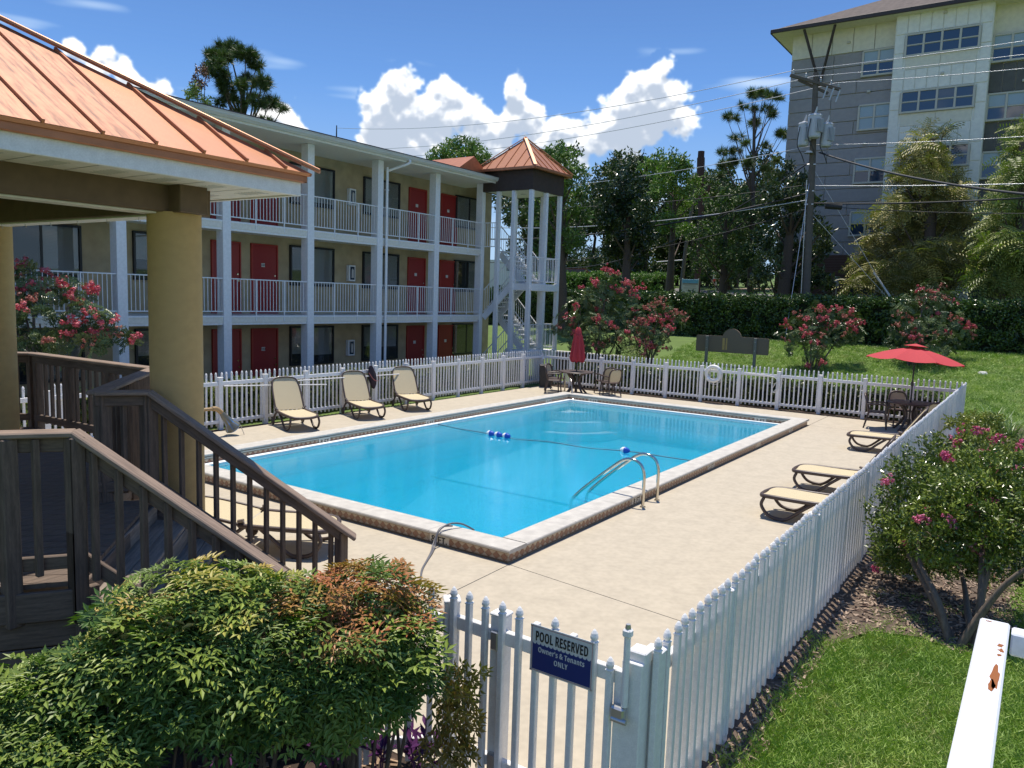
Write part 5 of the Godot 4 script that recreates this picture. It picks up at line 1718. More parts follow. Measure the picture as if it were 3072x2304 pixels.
# ---------------------------------------------------------------- plants
var TREES := {
	pine = {base = Vector3(-40.4, 0.7, -29.7), blobs = [[-42.3,16.8,-29.2,0.56],[-42.1,17.3,-30.2,0.68],[-39.9,16.6,-29.7,0.66],[-40,16.2,-30.5,0.4],[-41.1,15.4,-31.4,0.33],[-43.6,16.4,-29.9,0.49],[-40.5,15.2,-28.4,0.5],[-40.4,14.6,-28.7,0.5],[-39.2,14.6,-28.8,0.42],[-40.1,15.4,-30,0.28],[-38.1,14.8,-29.5,0.49],[-39.2,14.9,-30.6,0.32],[-41.6,14.5,-29.8,0.44],[-39.9,13.9,-29.3,0.39],[-40.5,14.5,-30.7,0.36],[-41.9,14,-29.3,0.28],[-38.2,13.6,-29.2,0.46],[-39.3,14.1,-30.9,0.52],[-37.8,13.5,-30.6,0.27],[-40.5,13.2,-29.4,0.35],[-38.7,12.8,-30,0.35],[-39.5,12.9,-31.2,0.24],[-41.4,16.6,-29.4,0.39],[-40.8,15.9,-28.4,0.42]]},
	red = {base = Vector3(-40.5, 0.3, -27.3), blobs = [[-41,15.3,-27.5,0.3],[-42,15.2,-28,0.35],[-39.8,14.3,-26.9,0.37],[-39.8,14.1,-26.4,0.26],[-40.1,14.9,-27.2,0.22]]},
	lime = {base = Vector3(-39.9, 0.2, -26.4), blobs = [[-42,14.1,-27.5,0.39],[-41.7,14.2,-27.9,0.35],[-40.2,13.6,-27.3,0.3],[-41.8,13.6,-27.4,0.38],[-41,13.3,-27.6,0.38],[-39.6,13.9,-26.2,0.18]]},
	t2 = {base = Vector3(-33.2, 2.1, -41.7), blobs = [[-33.1,12,-39.4,0.64],[-34.5,12.9,-42.1,0.77],[-33.5,13,-42.2,0.81],[-32.3,12.6,-41.7,0.71],[-31.4,12,-41.4,0.61],[-31.5,11.6,-42.4,0.49],[-34.8,11.8,-40.6,0.49],[-33,11.8,-40.5,0.74],[-32.2,11.7,-41.3,0.74],[-33.1,11.1,-41.6,0.89]]},
	t3 = {base = Vector3(-20.7, 1.4, -34.7), blobs = [[-22.8,10.6,-35.9,0.53],[-21.8,10.6,-35.3,0.55],[-20.7,10,-34.5,0.57],[-20.2,9.4,-34.7,0.57],[-21.7,9.6,-34.6,0.58],[-21.8,9.6,-33.3,0.37],[-20.6,9,-34,0.67],[-20.4,8.5,-35.6,0.48],[-21,8.4,-33.1,0.66],[-20.9,7.8,-35,0.72],[-19.9,7.4,-35.1,0.41],[-22.5,7.5,-35,0.7],[-21.7,6.7,-35.6,0.81],[-22.9,8.5,-34.8,0.46],[-22,5.8,-35,0.7],[-20.3,6.1,-34.7,0.58]]},
	t4 = {base = Vector3(-19, 1.7, -38.4), blobs = [[-19.8,9.9,-39.5,0.55],[-19.4,9.1,-37.9,0.64],[-19.3,9.1,-39.2,0.65],[-19.6,8.2,-37.6,0.64],[-19.1,7.9,-38.5,0.83],[-17.8,7.9,-37.5,0.48],[-19.6,7.1,-37.1,0.63],[-20.3,6.9,-40.3,0.95],[-18.1,6.8,-37.9,0.67],[-20.1,6,-38.8,0.74],[-19.1,5.8,-39.3,0.81],[-18.6,6.3,-40.1,0.48]]},
	t5 = {base = Vector3(-19.1, 2.4, -44.5), blobs = [[-20.6,11,-44.1,0.6],[-20.2,11.5,-45.2,0.65],[-18.6,11.3,-43.2,0.66],[-18,10.7,-43.6,0.54],[-19.2,10,-43.4,0.71],[-18.3,9.8,-43.7,0.66],[-19.6,9.3,-42.5,0.58],[-17.6,10.2,-44.1,0.39],[-19.2,8.9,-45.2,0.73],[-19.1,7.7,-43.1,0.7],[-19.5,7.6,-47.2,0.63],[-18.4,9.6,-46.7,0.37]]},
	thin = {base = Vector3(-14.2, 2.4, -44.8), blobs = [[-14.5,15,-45.6,0.42],[-15.3,15.2,-46,0.35],[-13.7,14.6,-44.6,0.3],[-14.2,15.2,-47.9,0.24],[-16.2,14,-45.9,0.31],[-16.4,13.8,-45.1,0.19],[-15.3,14.2,-44.6,0.26],[-15.2,13.7,-46.5,0.31],[-14.2,14.1,-46.7,0.27],[-13.7,12.9,-46.5,0.27],[-13.8,13.1,-47.8,0.16],[-15.6,12.8,-45.1,0.27],[-15.3,12.3,-43.7,0.26],[-14.1,12.1,-45.5,0.23],[-14.6,11.9,-43.2,0.22],[-15.7,11.3,-42.4,0.26],[-16.1,11.8,-45,0.27],[-15.8,12,-45.6,0.23],[-16.7,11.3,-45.9,0.32],[-16.1,11.3,-45.7,0.35],[-16.2,10.3,-43.8,0.19],[-14.1,10.7,-42.8,0.29],[-13.9,10.7,-45.1,0.26],[-14.1,11.6,-47.5,0.2],[-15.3,14.4,-46.3,0.23],[-14.2,14.2,-45.4,0.23]]},
	mag_l = {base = Vector3(-15.3, 2.3, -43.3), blobs = [[-15.4,9.1,-43.7,0.68],[-15.6,8.2,-42.2,0.66],[-14.5,8.4,-42.7,0.66],[-15.7,7.2,-41.2,0.65],[-16.1,7.4,-45.4,0.9],[-14.9,7.1,-44.8,0.77],[-16,6.1,-41.2,0.66],[-15.7,5.9,-42.9,0.86],[-14.2,5.5,-41.9,0.83],[-13.8,5.9,-43,0.66],[-16.8,5.2,-43.7,0.58],[-15.6,4.8,-44,0.58],[-14.3,8.2,-44.5,0.57],[-16.7,6.9,-41.5,0.41]]},
	mag = {base = Vector3(-11.1, 1.9, -40), blobs = [[-11.7,10.1,-41.2,0.37],[-12.4,9.8,-42.2,0.49],[-11,9.3,-40.5,0.5],[-11.4,8.4,-38.4,0.58],[-10.6,8.3,-38.9,0.67],[-10,8.2,-39.5,0.48],[-12.7,7.9,-41.7,0.63],[-11.3,7.4,-40.6,0.84],[-10.6,7.4,-42.5,0.62],[-9.4,6.8,-40.1,0.42],[-11.9,6.3,-38.7,0.65],[-11.5,5.9,-41,0.92],[-10.7,5.8,-42.5,0.8],[-9.5,5.9,-40.7,0.43],[-11.4,4.9,-38,0.71],[-11.3,4.6,-41.8,0.87],[-9.7,4.5,-40.1,0.59],[-12.5,4.2,-40.3,0.45],[-8.9,4.2,-40,0.39],[-11,9.3,-41.8,0.38]]},
	cyp = {base = Vector3(-4.7, 2.1, -42), blobs = [[-5.8,11.8,-43.6,0.23],[-5.5,11.2,-43.3,0.39],[-5.9,11.1,-41.6,0.16],[-5,11.7,-43.7,0.15],[-5.6,10.5,-41,0.37],[-5.1,10.3,-41.9,0.5],[-6.1,10,-41.6,0.44],[-4.9,10.1,-44.1,0.39],[-5.4,9.4,-41,0.68],[-6.6,9.4,-42.8,0.49],[-4.6,9.4,-44,0.52],[-6,8.7,-43.5,0.76],[-4.7,8.3,-42.1,0.79],[-6.4,7.8,-40.3,0.56],[-3.8,8.4,-42.3,0.47],[-7.1,7.4,-42,0.59],[-6.2,7.2,-43.1,0.92],[-5,7,-43,0.9],[-4,7.2,-42.9,0.73],[-3.3,7.5,-42.7,0.38],[-7.4,6.4,-41.7,0.59],[-6.4,6,-42.5,0.92],[-5,5.5,-40.6,0.92],[-4,5.8,-41.7,0.78],[-3.5,6.2,-44.4,0.49],[-7.6,5.1,-41.5,0.65],[-7.6,4.2,-39.4,0.41],[-6.4,4.6,-40.1,0.78],[-5.4,4.5,-41.3,0.89],[-4.4,4.5,-42.4,0.8],[-3.4,4.8,-41.6,0.55]]},
	cyp2 = {base = Vector3(-0.8, 1.9, -39.7), blobs = [[-1.8,10.9,-41.2,0.44],[-1.4,10,-40.3,0.57],[-1.9,9.8,-40.8,0.38],[-1.4,8.9,-39.2,0.69],[-2,8.6,-41.1,0.53],[-1.2,8,-40.9,0.87],[-2.1,7.5,-38.9,0.5],[-1.5,7.2,-41.2,0.88],[-2.3,6.6,-39.8,0.58],[-2.5,5.9,-40,0.52],[-1.6,5.7,-38.1,0.82],[-0.9,5.5,-38.6,0.82],[-2.3,5.1,-39.7,0.58],[-1.4,4.6,-38.9,0.84],[-2.4,4.3,-38.8,0.43]]},
}

func add_leaf(b: MB, base: Vector3, dir: Vector3, side: Vector3, ln: float, wd: float, fold := 0.25) -> void:
	var up := side.cross(dir).normalized() * wd * fold
	var m := base + dir * ln * 0.45
	var tip := base + dir * ln
	b.face([base, m + side * wd * 0.5 + up, tip])
	b.face([base, tip, m - side * wd * 0.5 + up])

func rand_dir() -> Vector3:
	var z := rng.randf_range(-1, 1)
	var a := rng.randf() * TAU
	var r := sqrt(1.0 - z * z)
	return Vector3(r * cos(a), z, r * sin(a))

func leaf_clump(sd: int, n: int, ln: float, wd: float, spread: float, lift := 0.3) -> ArrayMesh:
	rng.seed = sd
	var b := MB.new()
	for k in n:
		var d := (rand_dir() + Vector3.UP * lift).normalized()
		var p := rand_dir() * spread * pow(rng.randf(), 0.5)
		var s := d.cross(rand_dir()).normalized()
		add_leaf(b, p, d, s, ln * rng.randf_range(0.7, 1.2), wd * rng.randf_range(0.8, 1.2))
	return b.mesh()

func needle_clump(sd: int, n: int, ln: float, wd: float) -> ArrayMesh:
	rng.seed = sd
	var b := MB.new()
	for k in n:
		var d := (rand_dir() + Vector3.UP * 0.75).normalized()
		var s := d.cross(rand_dir()).normalized() * wd
		b.face([-s, s, d * ln * rng.randf_range(0.7, 1.1)])
	return b.mesh()

# a drooping feathery spray, as of bald cypress
func feather(sd: int, ln: float) -> ArrayMesh:
	rng.seed = sd
	var b := MB.new()
	for k in 5:
		var a := rng.randf() * TAU
		var dir := Vector3(cos(a), 0.12, sin(a))
		var p := rand_dir() * ln * 0.25
		for i in 7:
			var q := p + dir * ln * (i / 6.0) + Vector3(0, -0.35 * ln * pow(i / 6.0, 2.0), 0)
			for s in [-1.0, 1.0]:
				var side: Vector3 = (dir.cross(Vector3.UP) * s + dir * 0.5 + Vector3(0, -0.35, 0)).normalized()
				add_leaf(b, q, side, dir, ln * 0.30, ln * 0.075, 0.1)
	return b.mesh()

# a branch with paired leaflets (crape myrtle, nandina)
func frond(sd: int, ln: float, pairs: int, leaf: float, wd: float, droop := 0.3) -> ArrayMesh:
	rng.seed = sd
	var b := MB.new()
	var stems := [[Vector3(0, 0, 1), ln, Vector3.ZERO]]
	for k in 4:
		var t := 0.25 + 0.17 * k
		stems.append([Vector3((1 if k % 2 else -1) * 0.85, 0.15, 0.55).normalized(), ln * (0.55 - 0.07 * k), Vector3(0, -droop * ln * t * t, ln * t)])
	for s in stems:
		var d: Vector3 = s[0]
		for i in pairs:
			var t := (i + 1.0) / pairs
			var p: Vector3 = s[2] + d * s[1] * t + Vector3(0, -droop * s[1] * t * t, 0)
			var x := d.cross(Vector3.UP).normalized()
			for q in [-1.0, 1.0]:
				var dir: Vector3 = (x * q * 0.9 + d * 0.6 + Vector3(0, rng.randf_range(-0.25, 0.35), 0)).normalized()
				add_leaf(b, p, dir, dir.cross(Vector3.UP).normalized(), leaf * rng.randf_range(0.75, 1.15), wd * rng.randf_range(0.85, 1.15), 0.35)
		add_leaf(b, s[2] + d * s[1] + Vector3(0, -droop * s[1], 0), d, d.cross(Vector3.UP).normalized(), leaf, wd)
	return b.mesh()

func tint(a: Color, c: Color, t: float) -> Color:
	return a.lerp(c, clampf(t, 0.0, 1.0))

# leaf clumps spread through overlapping balls
func crown(parent: Node, called: String, blobs: Array, density: float, clump: Mesh, m: Material, c0: Color, c1: Color, smin: float, smax: float, sd: int, squash := 0.9, up := 0.5, hollow := 0.45) -> MultiMeshInstance3D:
	rng.seed = sd
	var nz := FastNoiseLite.new()
	nz.frequency = 0.55
	nz.seed = sd
	var buf := PackedFloat32Array()
	for q in blobs:
		var c := Vector3(q[0], q[1], q[2])
		var r: float = q[3]
		var n := maxi(6, int(density * r * r))
		var shade := rng.randfn(0, 0.16)
		for k in n:
			var d := rand_dir()
			var rr := r * (hollow + (1.12 - hollow) * sqrt(rng.randf()))
			rr *= 0.86 + 0.42 * nz.get_noise_3dv(c + d * r * 1.5)
			var p := c + Vector3(d.x, d.y * squash, d.z) * rr
			if nz.get_noise_3dv(p * 1.7) < -0.34:
				continue
			var y := (d * (1.0 - up) + Vector3.UP * up + rand_dir() * 0.55).normalized()
			var x := y.cross(rand_dir()).normalized()
			var s := rng.randf_range(smin, smax)
			push(buf, Transform3D(Basis(x, y, x.cross(y)).scaled(Vector3(s, s, s)), p), tint(c0, c1, 0.5 + shade + rng.randfn(0, 0.3)))
	var o := many(parent, called, clump, m, buf)
	o.set_meta("kind", "stuff")
	return o

func trunk(parent: Node, base: Vector3, blobs: Array, r0: float, m: Material, top_share := 0.75, lean := Vector3.ZERO) -> void:
	var top := base
	var mid := Vector3.ZERO
	for q in blobs:
		top.y = maxf(top.y, q[1])
		mid += Vector3(q[0], q[1], q[2])
	mid /= blobs.size()
	var tip := Vector3(lerpf(base.x, mid.x, 0.8), lerpf(base.y, top.y, top_share), lerpf(base.z, mid.z, 0.8))
	var pts := curve([base - Vector3(0, 0.2, 0), base.lerp(tip, 0.33) + lean * 0.5, base.lerp(tip, 0.66) + lean, tip], 4)
	var rad := []
	for i in pts.size():
		rad.append(r0 * lerpf(1.0, 0.28, float(i) / (pts.size() - 1)) * (1.25 if i == 0 else 1.0))
	part(parent, "trunk", pipe(pts, rad, 9), m)
	var b := MB.new()
	for q in blobs:
		var c := Vector3(q[0], q[1], q[2])
		var t := clampf((c.y - base.y) / maxf(0.1, tip.y - base.y) - 0.22, 0.18, 0.95)
		var s := int(t * (pts.size() - 1))
		var a: Vector3 = pts[s]
		var k := a.lerp(c, 0.5) + Vector3(0, -0.12 * a.distance_to(c) * 0.3, 0)
		b.tube(curve([a, k, c], 3), [r0 * 0.2, r0 * 0.18, r0 * 0.16, r0 * 0.13, r0 * 0.1, r0 * 0.07, r0 * 0.05], 5, false)
	part(parent, "limbs", b.mesh(), m).set_meta("kind", "stuff")

func tree(called: String, label: String, key: String, r0: float, bark: Material, clump: Mesh, m: Material, density: float, c0: Color, c1: Color, smin: float, smax: float, sd: int, top := 0.8, squash := 0.9, up := 0.5, hollow := 0.45) -> void:
	var sp = TREES[key]
	var base: Vector3 = sp.base
	var t := thing(called, label, "tree", base, 0.0, "trees around the motel")
	var loc := []
	for q in sp.blobs:
		loc.append([q[0] - base.x, q[1] - base.y, q[2] - base.z, q[3]])
	trunk(t, Vector3.ZERO, loc, r0, bark, top)
	crown(t, "crown", loc, density, clump, m, c0, c1, smin, smax, sd, squash, up, hollow)

func flower_puff(sd: int, r: float) -> ArrayMesh:
	rng.seed = sd
	var b := MB.new()
	for k in 26:
		var d := rand_dir()
		var p := Vector3(d.x * r * 0.8, d.y * r * 1.25, d.z * r * 0.8) * rng.randf_range(0.5, 1.0)
		var s := d.cross(rand_dir()).normalized()
		var e := d.cross(s)
		var w := r * rng.randf_range(0.28, 0.45)
		b.face([p - s * w, p + e * w * 0.8, p + s * w + d * w * 0.4])
		b.face([p - s * w, p + s * w + d * w * 0.4, p - e * w * 0.8])
	return b.mesh()

func flowers(parent: Node, blobs: Array, spots: Array, puff: Mesh, c0: Color, c1: Color, size: float, sd: int) -> void:
	rng.seed = sd
	var buf := PackedFloat32Array()
	for s in spots:
		var n: int = s[4] if s.size() > 4 else 5
		var t0 := rng.randf()
		for k in n:
			var p: Vector3 = Vector3(s[0], s[1], s[2]) + Vector3(rng.randfn(0, 1), rng.randfn(0, 0.8), rng.randfn(0, 1)) * s[3]
			var z := rng.randf_range(0.6, 1.25) * size
			push(buf, Transform3D(Basis.from_euler(Vector3(rng.randf() * TAU, rng.randf() * TAU, rng.randf() * TAU)).scaled(Vector3(z, z, z)), p), tint(c0, c1, t0 * 0.6 + rng.randf() * 0.5))
	many(parent, "blossoms", puff, M.petal, buf).set_meta("kind", "stuff")

# random flower spots on the upper, outer side of the crown
func spots_on(blobs: Array, n: int, spread: float, sd: int, toward: Vector3, per := 5) -> Array:
	rng.seed = sd
	var out := []
	for k in n:
		var q: Array = blobs[rng.randi() % blobs.size()]
		var d := (rand_dir() + toward * 0.8).normalized()
		out.append([q[0] + d.x * q[3], q[1] + d.y * q[3], q[2] + d.z * q[3], spread, per])
	return out

func shrub(called: String, label: String, base: Vector3, world_blobs: Array, stems: int, stem_r: float, bark: Material, clump: Mesh, m: Material, density: float, c0: Color, c1: Color, smin: float, smax: float, sd: int, category := "shrub") -> Array:
	var t := thing(called, label, category, base)
	var loc := []
	for q in world_blobs:
		loc.append([q[0] - base.x, q[1] - base.y, q[2] - base.z, q[3]])
	rng.seed = sd + 1
	for k in stems:
		var q: Array = loc[(k * loc.size()) / stems]
		var c := Vector3(q[0], q[1], q[2])
		var a := Vector3(rng.randfn(0, 0.09), -0.05, rng.randfn(0, 0.09))
		var pts := curve([a, a + Vector3(c.x * 0.25, c.y * 0.4, c.z * 0.25) + rand_dir() * 0.05, a + Vector3(c.x * 0.65, c.y * 0.75, c.z * 0.65), c], 4)
		var rad := []
		for i in pts.size():
			rad.append(stem_r * lerpf(1.0, 0.35, float(i) / (pts.size() - 1)))
		part(t, "stem", pipe(pts, rad, 7), bark)
	crown(t, "foliage", loc, density, clump, m, c0, c1, smin, smax, sd, 0.95, 0.35, 0.35)
	return [t, loc]

func hedge(called: String, label: String, a: Vector3, b: Vector3, height: float, width: float, clump: Mesh, m: Material, density: float, c0: Color, c1: Color, smin: float, smax: float, sd: int, wob := 0.06) -> void:
	var t := thing(called, label, "hedge", a)
	rng.seed = sd
	var u := (b - a).normalized()
	var w := u.cross(Vector3.UP)
	var length := a.distance_to(b)
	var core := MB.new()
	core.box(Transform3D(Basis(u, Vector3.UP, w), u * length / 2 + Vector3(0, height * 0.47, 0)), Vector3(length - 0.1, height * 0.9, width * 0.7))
	part(t, "dark_core", core.mesh(), M.hedge_core)  # plain dark box added inside the foliage to stop see-through
	var buf := PackedFloat32Array()
	var nz := FastNoiseLite.new()
	nz.frequency = 0.8
	nz.seed = sd
	var n := int(density * length * (2.0 * height + width))
	for k in n:
		var s := rng.randf() * length
		var f := rng.randf() * (2.0 * height + width)
		var p: Vector3
		var out: Vector3
		if f < width:
			p = Vector3(0, height, 0) + w * (f - width / 2)
			out = Vector3.UP
		elif f < width + height:
			p = Vector3(0, f - width, 0) + w * width / 2
			out = w
		else:
			p = Vector3(0, f - width - height, 0) - w * width / 2
			out = -w
		p += u * s
		p += out * (nz.get_noise_3dv(p) * wob * 2.0 + rng.randfn(0, wob * 0.5) - 0.03)
		var y := (out + rand_dir() * 0.7 + Vector3.UP * 0.25).normalized()
		var x := y.cross(rand_dir()).normalized()
		var z := rng.randf_range(smin, smax)
		push(buf, Transform3D(Basis(x, y, x.cross(y)).scaled(Vector3(z, z, z)), p), tint(c0, c1, 0.45 + rng.randfn(0, 0.3)))
	many(t, "foliage", clump, m, buf).set_meta("kind", "stuff")

func plants() -> void:
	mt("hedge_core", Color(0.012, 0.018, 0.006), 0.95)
	var broad := leaf_clump(1, 22, 0.17, 0.085, 0.26)
	var oval := leaf_clump(2, 26, 0.24, 0.11, 0.30)
	var small := leaf_clump(3, 24, 0.062, 0.032, 0.10)
	var needles := needle_clump(4, 64, 0.46, 0.016)
	var feath := feather(5, 0.5)
	var spray := frond(6, 0.34, 6, 0.075, 0.034, 0.35)
	var nand := frond(7, 0.19, 3, 0.060, 0.019, 0.35)
	var puff := flower_puff(8, 0.10)
	var G := func(r: float, g: float, b: float) -> Color: return Color(r, g, b)
	# ---- trees behind the motel and beyond the hedge
	tree("pine_tree", "tall spreading pine rising behind the motel roof", "pine", 0.42, M.bark, needles, M.leaf, 95.0, G.call(0.045, 0.075, 0.026), G.call(0.115, 0.15, 0.04), 0.8, 1.3, 21, 0.86, 0.6, 0.5, 0.3)
	tree("rust_tree", "small tree with reddish brown leaves left of the tall pine", "red", 0.14, M.bark, broad, M.leaf, 40.0, G.call(0.10, 0.035, 0.03), G.call(0.20, 0.09, 0.06), 0.7, 1.1, 22, 0.85, 1.2)
	tree("young_tree", "light green young tree below the reddish tree at the motel roof", "lime", 0.14, M.bark, broad, M.leaf, 66.7, G.call(0.102, 0.174, 0.029), G.call(0.275, 0.319, 0.072), 0.7, 1.1, 23, 0.85, 1.1)
	tree("oak_tree", "round light green tree between the motel roof and the copper tower roof", "t2", 0.3, M.bark, broad, M.leaf, 63.8, G.call(0.080, 0.145, 0.026), G.call(0.203, 0.290, 0.058), 0.9, 1.5, 24)
	tree("oak_tree", "tall green tree directly behind the stair tower", "t3", 0.34, M.bark, broad, M.leaf, 58.0, G.call(0.058, 0.116, 0.022), G.call(0.174, 0.261, 0.051), 0.9, 1.5, 25)
	tree("magnolia_tree", "very dark evergreen tree in the middle distance", "t4", 0.34, M.bark, oval, M.leaf_gloss, 49.3, G.call(0.014, 0.032, 0.012), G.call(0.051, 0.080, 0.023), 0.8, 1.3, 26, 0.8, 1.0)
	tree("oak_tree", "sunlit fresh green tree right behind the dark evergreen", "t5", 0.3, M.bark, broad, M.leaf, 58.0, G.call(0.087, 0.160, 0.029), G.call(0.232, 0.319, 0.065), 0.9, 1.5, 27)
	tree("pine_tree", "thin open pine between the rusty pole and the apartment block", "thin", 0.22, M.bark, needles, M.leaf, 120.0, G.call(0.05, 0.08, 0.026), G.call(0.15, 0.18, 0.05), 0.7, 1.1, 28, 0.92, 0.55, 0.5, 0.2)
	tree("oak_tree", "mid green fine-leaved tree left of the glossy magnolia", "mag_l", 0.3, M.bark, broad, M.leaf, 58.0, G.call(0.043, 0.080, 0.020), G.call(0.123, 0.174, 0.043), 0.8, 1.3, 29)
	tree("magnolia_tree", "big glossy dark magnolia beside the utility pole", "mag", 0.4, M.bark, oval, M.leaf_gloss, 52.2, G.call(0.020, 0.043, 0.014), G.call(0.094, 0.123, 0.036), 0.7, 1.15, 30, 0.85, 1.0)
	tree("cypress_tree", "yellowish feathery cypress in front of the apartment block", "cyp", 0.4, M.bark, feath, M.leaf, 71.4, G.call(0.189, 0.181, 0.051), G.call(0.478, 0.406, 0.138), 1.0, 1.7, 31, 0.93, 0.9, 0.6, 0.25)
	tree("cypress_tree", "greener feathery cypress at the picture's right edge", "cyp2", 0.4, M.bark, feath, M.leaf, 71.4, G.call(0.131, 0.181, 0.032), G.call(0.348, 0.362, 0.087), 1.0, 1.7, 32, 0.93, 0.9, 0.6, 0.25)
	# ---- woodland that reads as one mass
	rng.seed = 33
	var wood := Node3D.new()
	wood.name = "woodland"
	add_child(wood)
	tag(wood, "dark woodland behind the tower and the hedge", "", "", "stuff")
	var wb := []
	var stems := MB.new()
	for k in 30:
		var x := rng.randf_range(-48.0, -19.0)
		var z := rng.randf_range(-58.0, -78.0)
		var y0 := ground_y(x, z)
		var h := rng.randf_range(8.0, 12.0)
		stems.tube([Vector3(x, y0 - 0.2, z), Vector3(x + rng.randfn(0, 0.4), y0 + h * 0.5, z), Vector3(x + rng.randfn(0, 0.6), y0 + h * 0.8, z)], [0.2, 0.15, 0.08], 6, false)
		for j in 5:
			wb.append([x + rng.randfn(0, 1.6), y0 + h * rng.randf_range(0.4, 1.0), z + rng.randfn(0, 1.3), rng.randf_range(1.0, 2.0)])
		for j in 2:
			wb.append([x + rng.randfn(0, 1.6), y0 + rng.randf_range(0.8, 2.2), z + rng.randfn(0, 1.3), rng.randf_range(0.8, 1.5)])
	for k in 22:
		var x := rng.randf_range(-70.0, 30.0)
		var z := rng.randf_range(-95.0, -130.0)
		var y0 := ground_y(x, z)
		for j in 5:
			wb.append([x + rng.randfn(0, 2.6), y0 + rng.randf_range(1.0, 11.0), z + rng.randfn(0, 1.3), rng.randf_range(2.0, 3.2)])
	part(wood, "stems", stems.mesh(), M.bark)
	crown(wood, "foliage", wb, 13.0, broad, M.leaf, G.call(0.028, 0.052, 0.014), G.call(0.085, 0.12, 0.03), 1.6, 2.6, 34)
	# ---- hedges
	hedge("clipped_hedge", "long dark clipped hedge at the top of the lawn", Vector3(-31.0, 1.42, -36.5), Vector3(9.0, 1.42, -36.5), 1.98, 1.3, leaf_clump(40, 26, 0.13, 0.07, 0.20), M.leaf_gloss, 27.6, G.call(0.026, 0.055, 0.013), G.call(0.098, 0.163, 0.029), 0.8, 1.3, 41, 0.07)
	hedge("clipped_hedge", "sunlit hedge on the rise behind the dark hedge", Vector3(-33.0, 3.0, -50.0), Vector3(-21.5, 3.0, -50.0), 1.75, 2.0, broad, M.leaf, 18.4, G.call(0.078, 0.156, 0.026), G.call(0.195, 0.299, 0.052), 0.7, 1.2, 42, 0.12)
	hedge("low_hedge", "low hedge between the motel walk and the left picket fence", Vector3(-15.75, -0.1, -23.0), Vector3(-15.75, -0.1, -6.5), 0.92, 0.9, small, M.leaf_gloss, 69.0, G.call(0.046, 0.078, 0.016), G.call(0.247, 0.286, 0.058), 1.0, 1.7, 43, 0.06)
	hedge("low_hedge", "low patchy hedge just behind the far picket fence", Vector3(-13.9, -0.05, -24.3), Vector3(-2.2, -0.05, -24.3), 0.78, 0.7, small, M.leaf_gloss, 41.4, G.call(0.026, 0.044, 0.010), G.call(0.130, 0.156, 0.033), 1.0, 1.7, 44, 0.1)
	# ---- crape myrtles
	var red := [G.call(0.46, 0.05, 0.09), G.call(0.66, 0.17, 0.19)]
	var faded := [G.call(0.33, 0.10, 0.07), G.call(0.50, 0.22, 0.16)]
	var myr := [
		["broad crape myrtle with red flowers behind the closed umbrella", Vector3(-13.6, 0.0, -25.2), [[-13.96,3.08,-25.81,0.75],[-14.44,2.69,-25.43,0.69],[-13.31,2.73,-26.20,0.69],[-14.79,2.05,-25.10,0.56],[-13.72,1.98,-25.21,0.86],[-13.14,1.99,-26.22,0.75],[-14.07,1.36,-24.89,0.55],[-13.16,1.39,-25.51,0.55],[-13.71,3.71,-26.07,0.56],[-12.96,3.37,-26.53,0.44]], 46, 0],
		["smaller crape myrtle right of the broad one, left of the sign board", Vector3(-11.7, 0.05, -25.9), [[-12.24,2.41,-26.28,0.61],[-11.76,2.67,-26.65,0.55],[-11.34,2.44,-26.91,0.47],[-12.28,1.93,-25.58,0.54],[-11.69,1.95,-25.99,0.60],[-11.94,1.46,-25.75,0.48],[-11.38,1.84,-26.19,0.43]], 30, 1],
		["crape myrtle right of the sign board with many red flowers on top", Vector3(-7.0, 0.5, -30.0), [[-7.75,2.32,-30.57,0.57],[-7.36,2.71,-30.88,0.57],[-6.83,2.61,-31.23,0.57],[-6.32,2.76,-31.60,0.51],[-7.46,1.72,-30.07,0.56],[-6.96,1.86,-30.44,0.62],[-6.35,2.01,-30.87,0.56],[-7.99,1.95,-29.74,0.37],[-6.88,1.27,-29.80,0.44],[-5.96,2.27,-31.17,0.45]], 44, 0],
		["tall crape myrtle with few flowers behind the open red umbrella", Vector3(-4.0, 0.75, -31.8), [[-4.08,3.48,-33.23,0.63],[-4.45,2.96,-32.91,0.63],[-3.63,3.11,-33.49,0.70],[-3.25,3.51,-33.81,0.44],[-4.63,2.33,-32.09,0.62],[-3.85,2.37,-32.03,0.73],[-3.15,2.52,-32.52,0.61],[-2.72,2.77,-33.46,0.37],[-4.19,1.74,-31.70,0.55],[-3.32,1.68,-31.68,0.60],[-3.71,4.00,-33.56,0.38],[-2.89,1.92,-32.62,0.44],[-2.47,2.29,-33.57,0.25]], 22, 1],
		["flowering crape myrtle behind the gazebo railing in front of the motel", Vector3(-16.2, -0.1, -7.2), [[-17.54,2.78,-7.52,0.48],[-17.10,2.86,-7.84,0.41],[-16.52,2.81,-8.08,0.38],[-17.14,2.25,-7.13,0.47],[-16.40,2.28,-7.36,0.53],[-15.86,2.31,-7.74,0.46],[-15.42,2.32,-8.03,0.33],[-16.32,1.83,-7.07,0.39],[-15.78,1.80,-7.43,0.39],[-15.26,1.88,-7.81,0.29],[-15.13,2.07,-8.21,0.24],[-17.30,3.33,-7.61,0.18],[-14.90,1.98,-8.35,0.13],[-17.85,2.98,-7.33,0.34]], 34, 0]]
	var n := 50
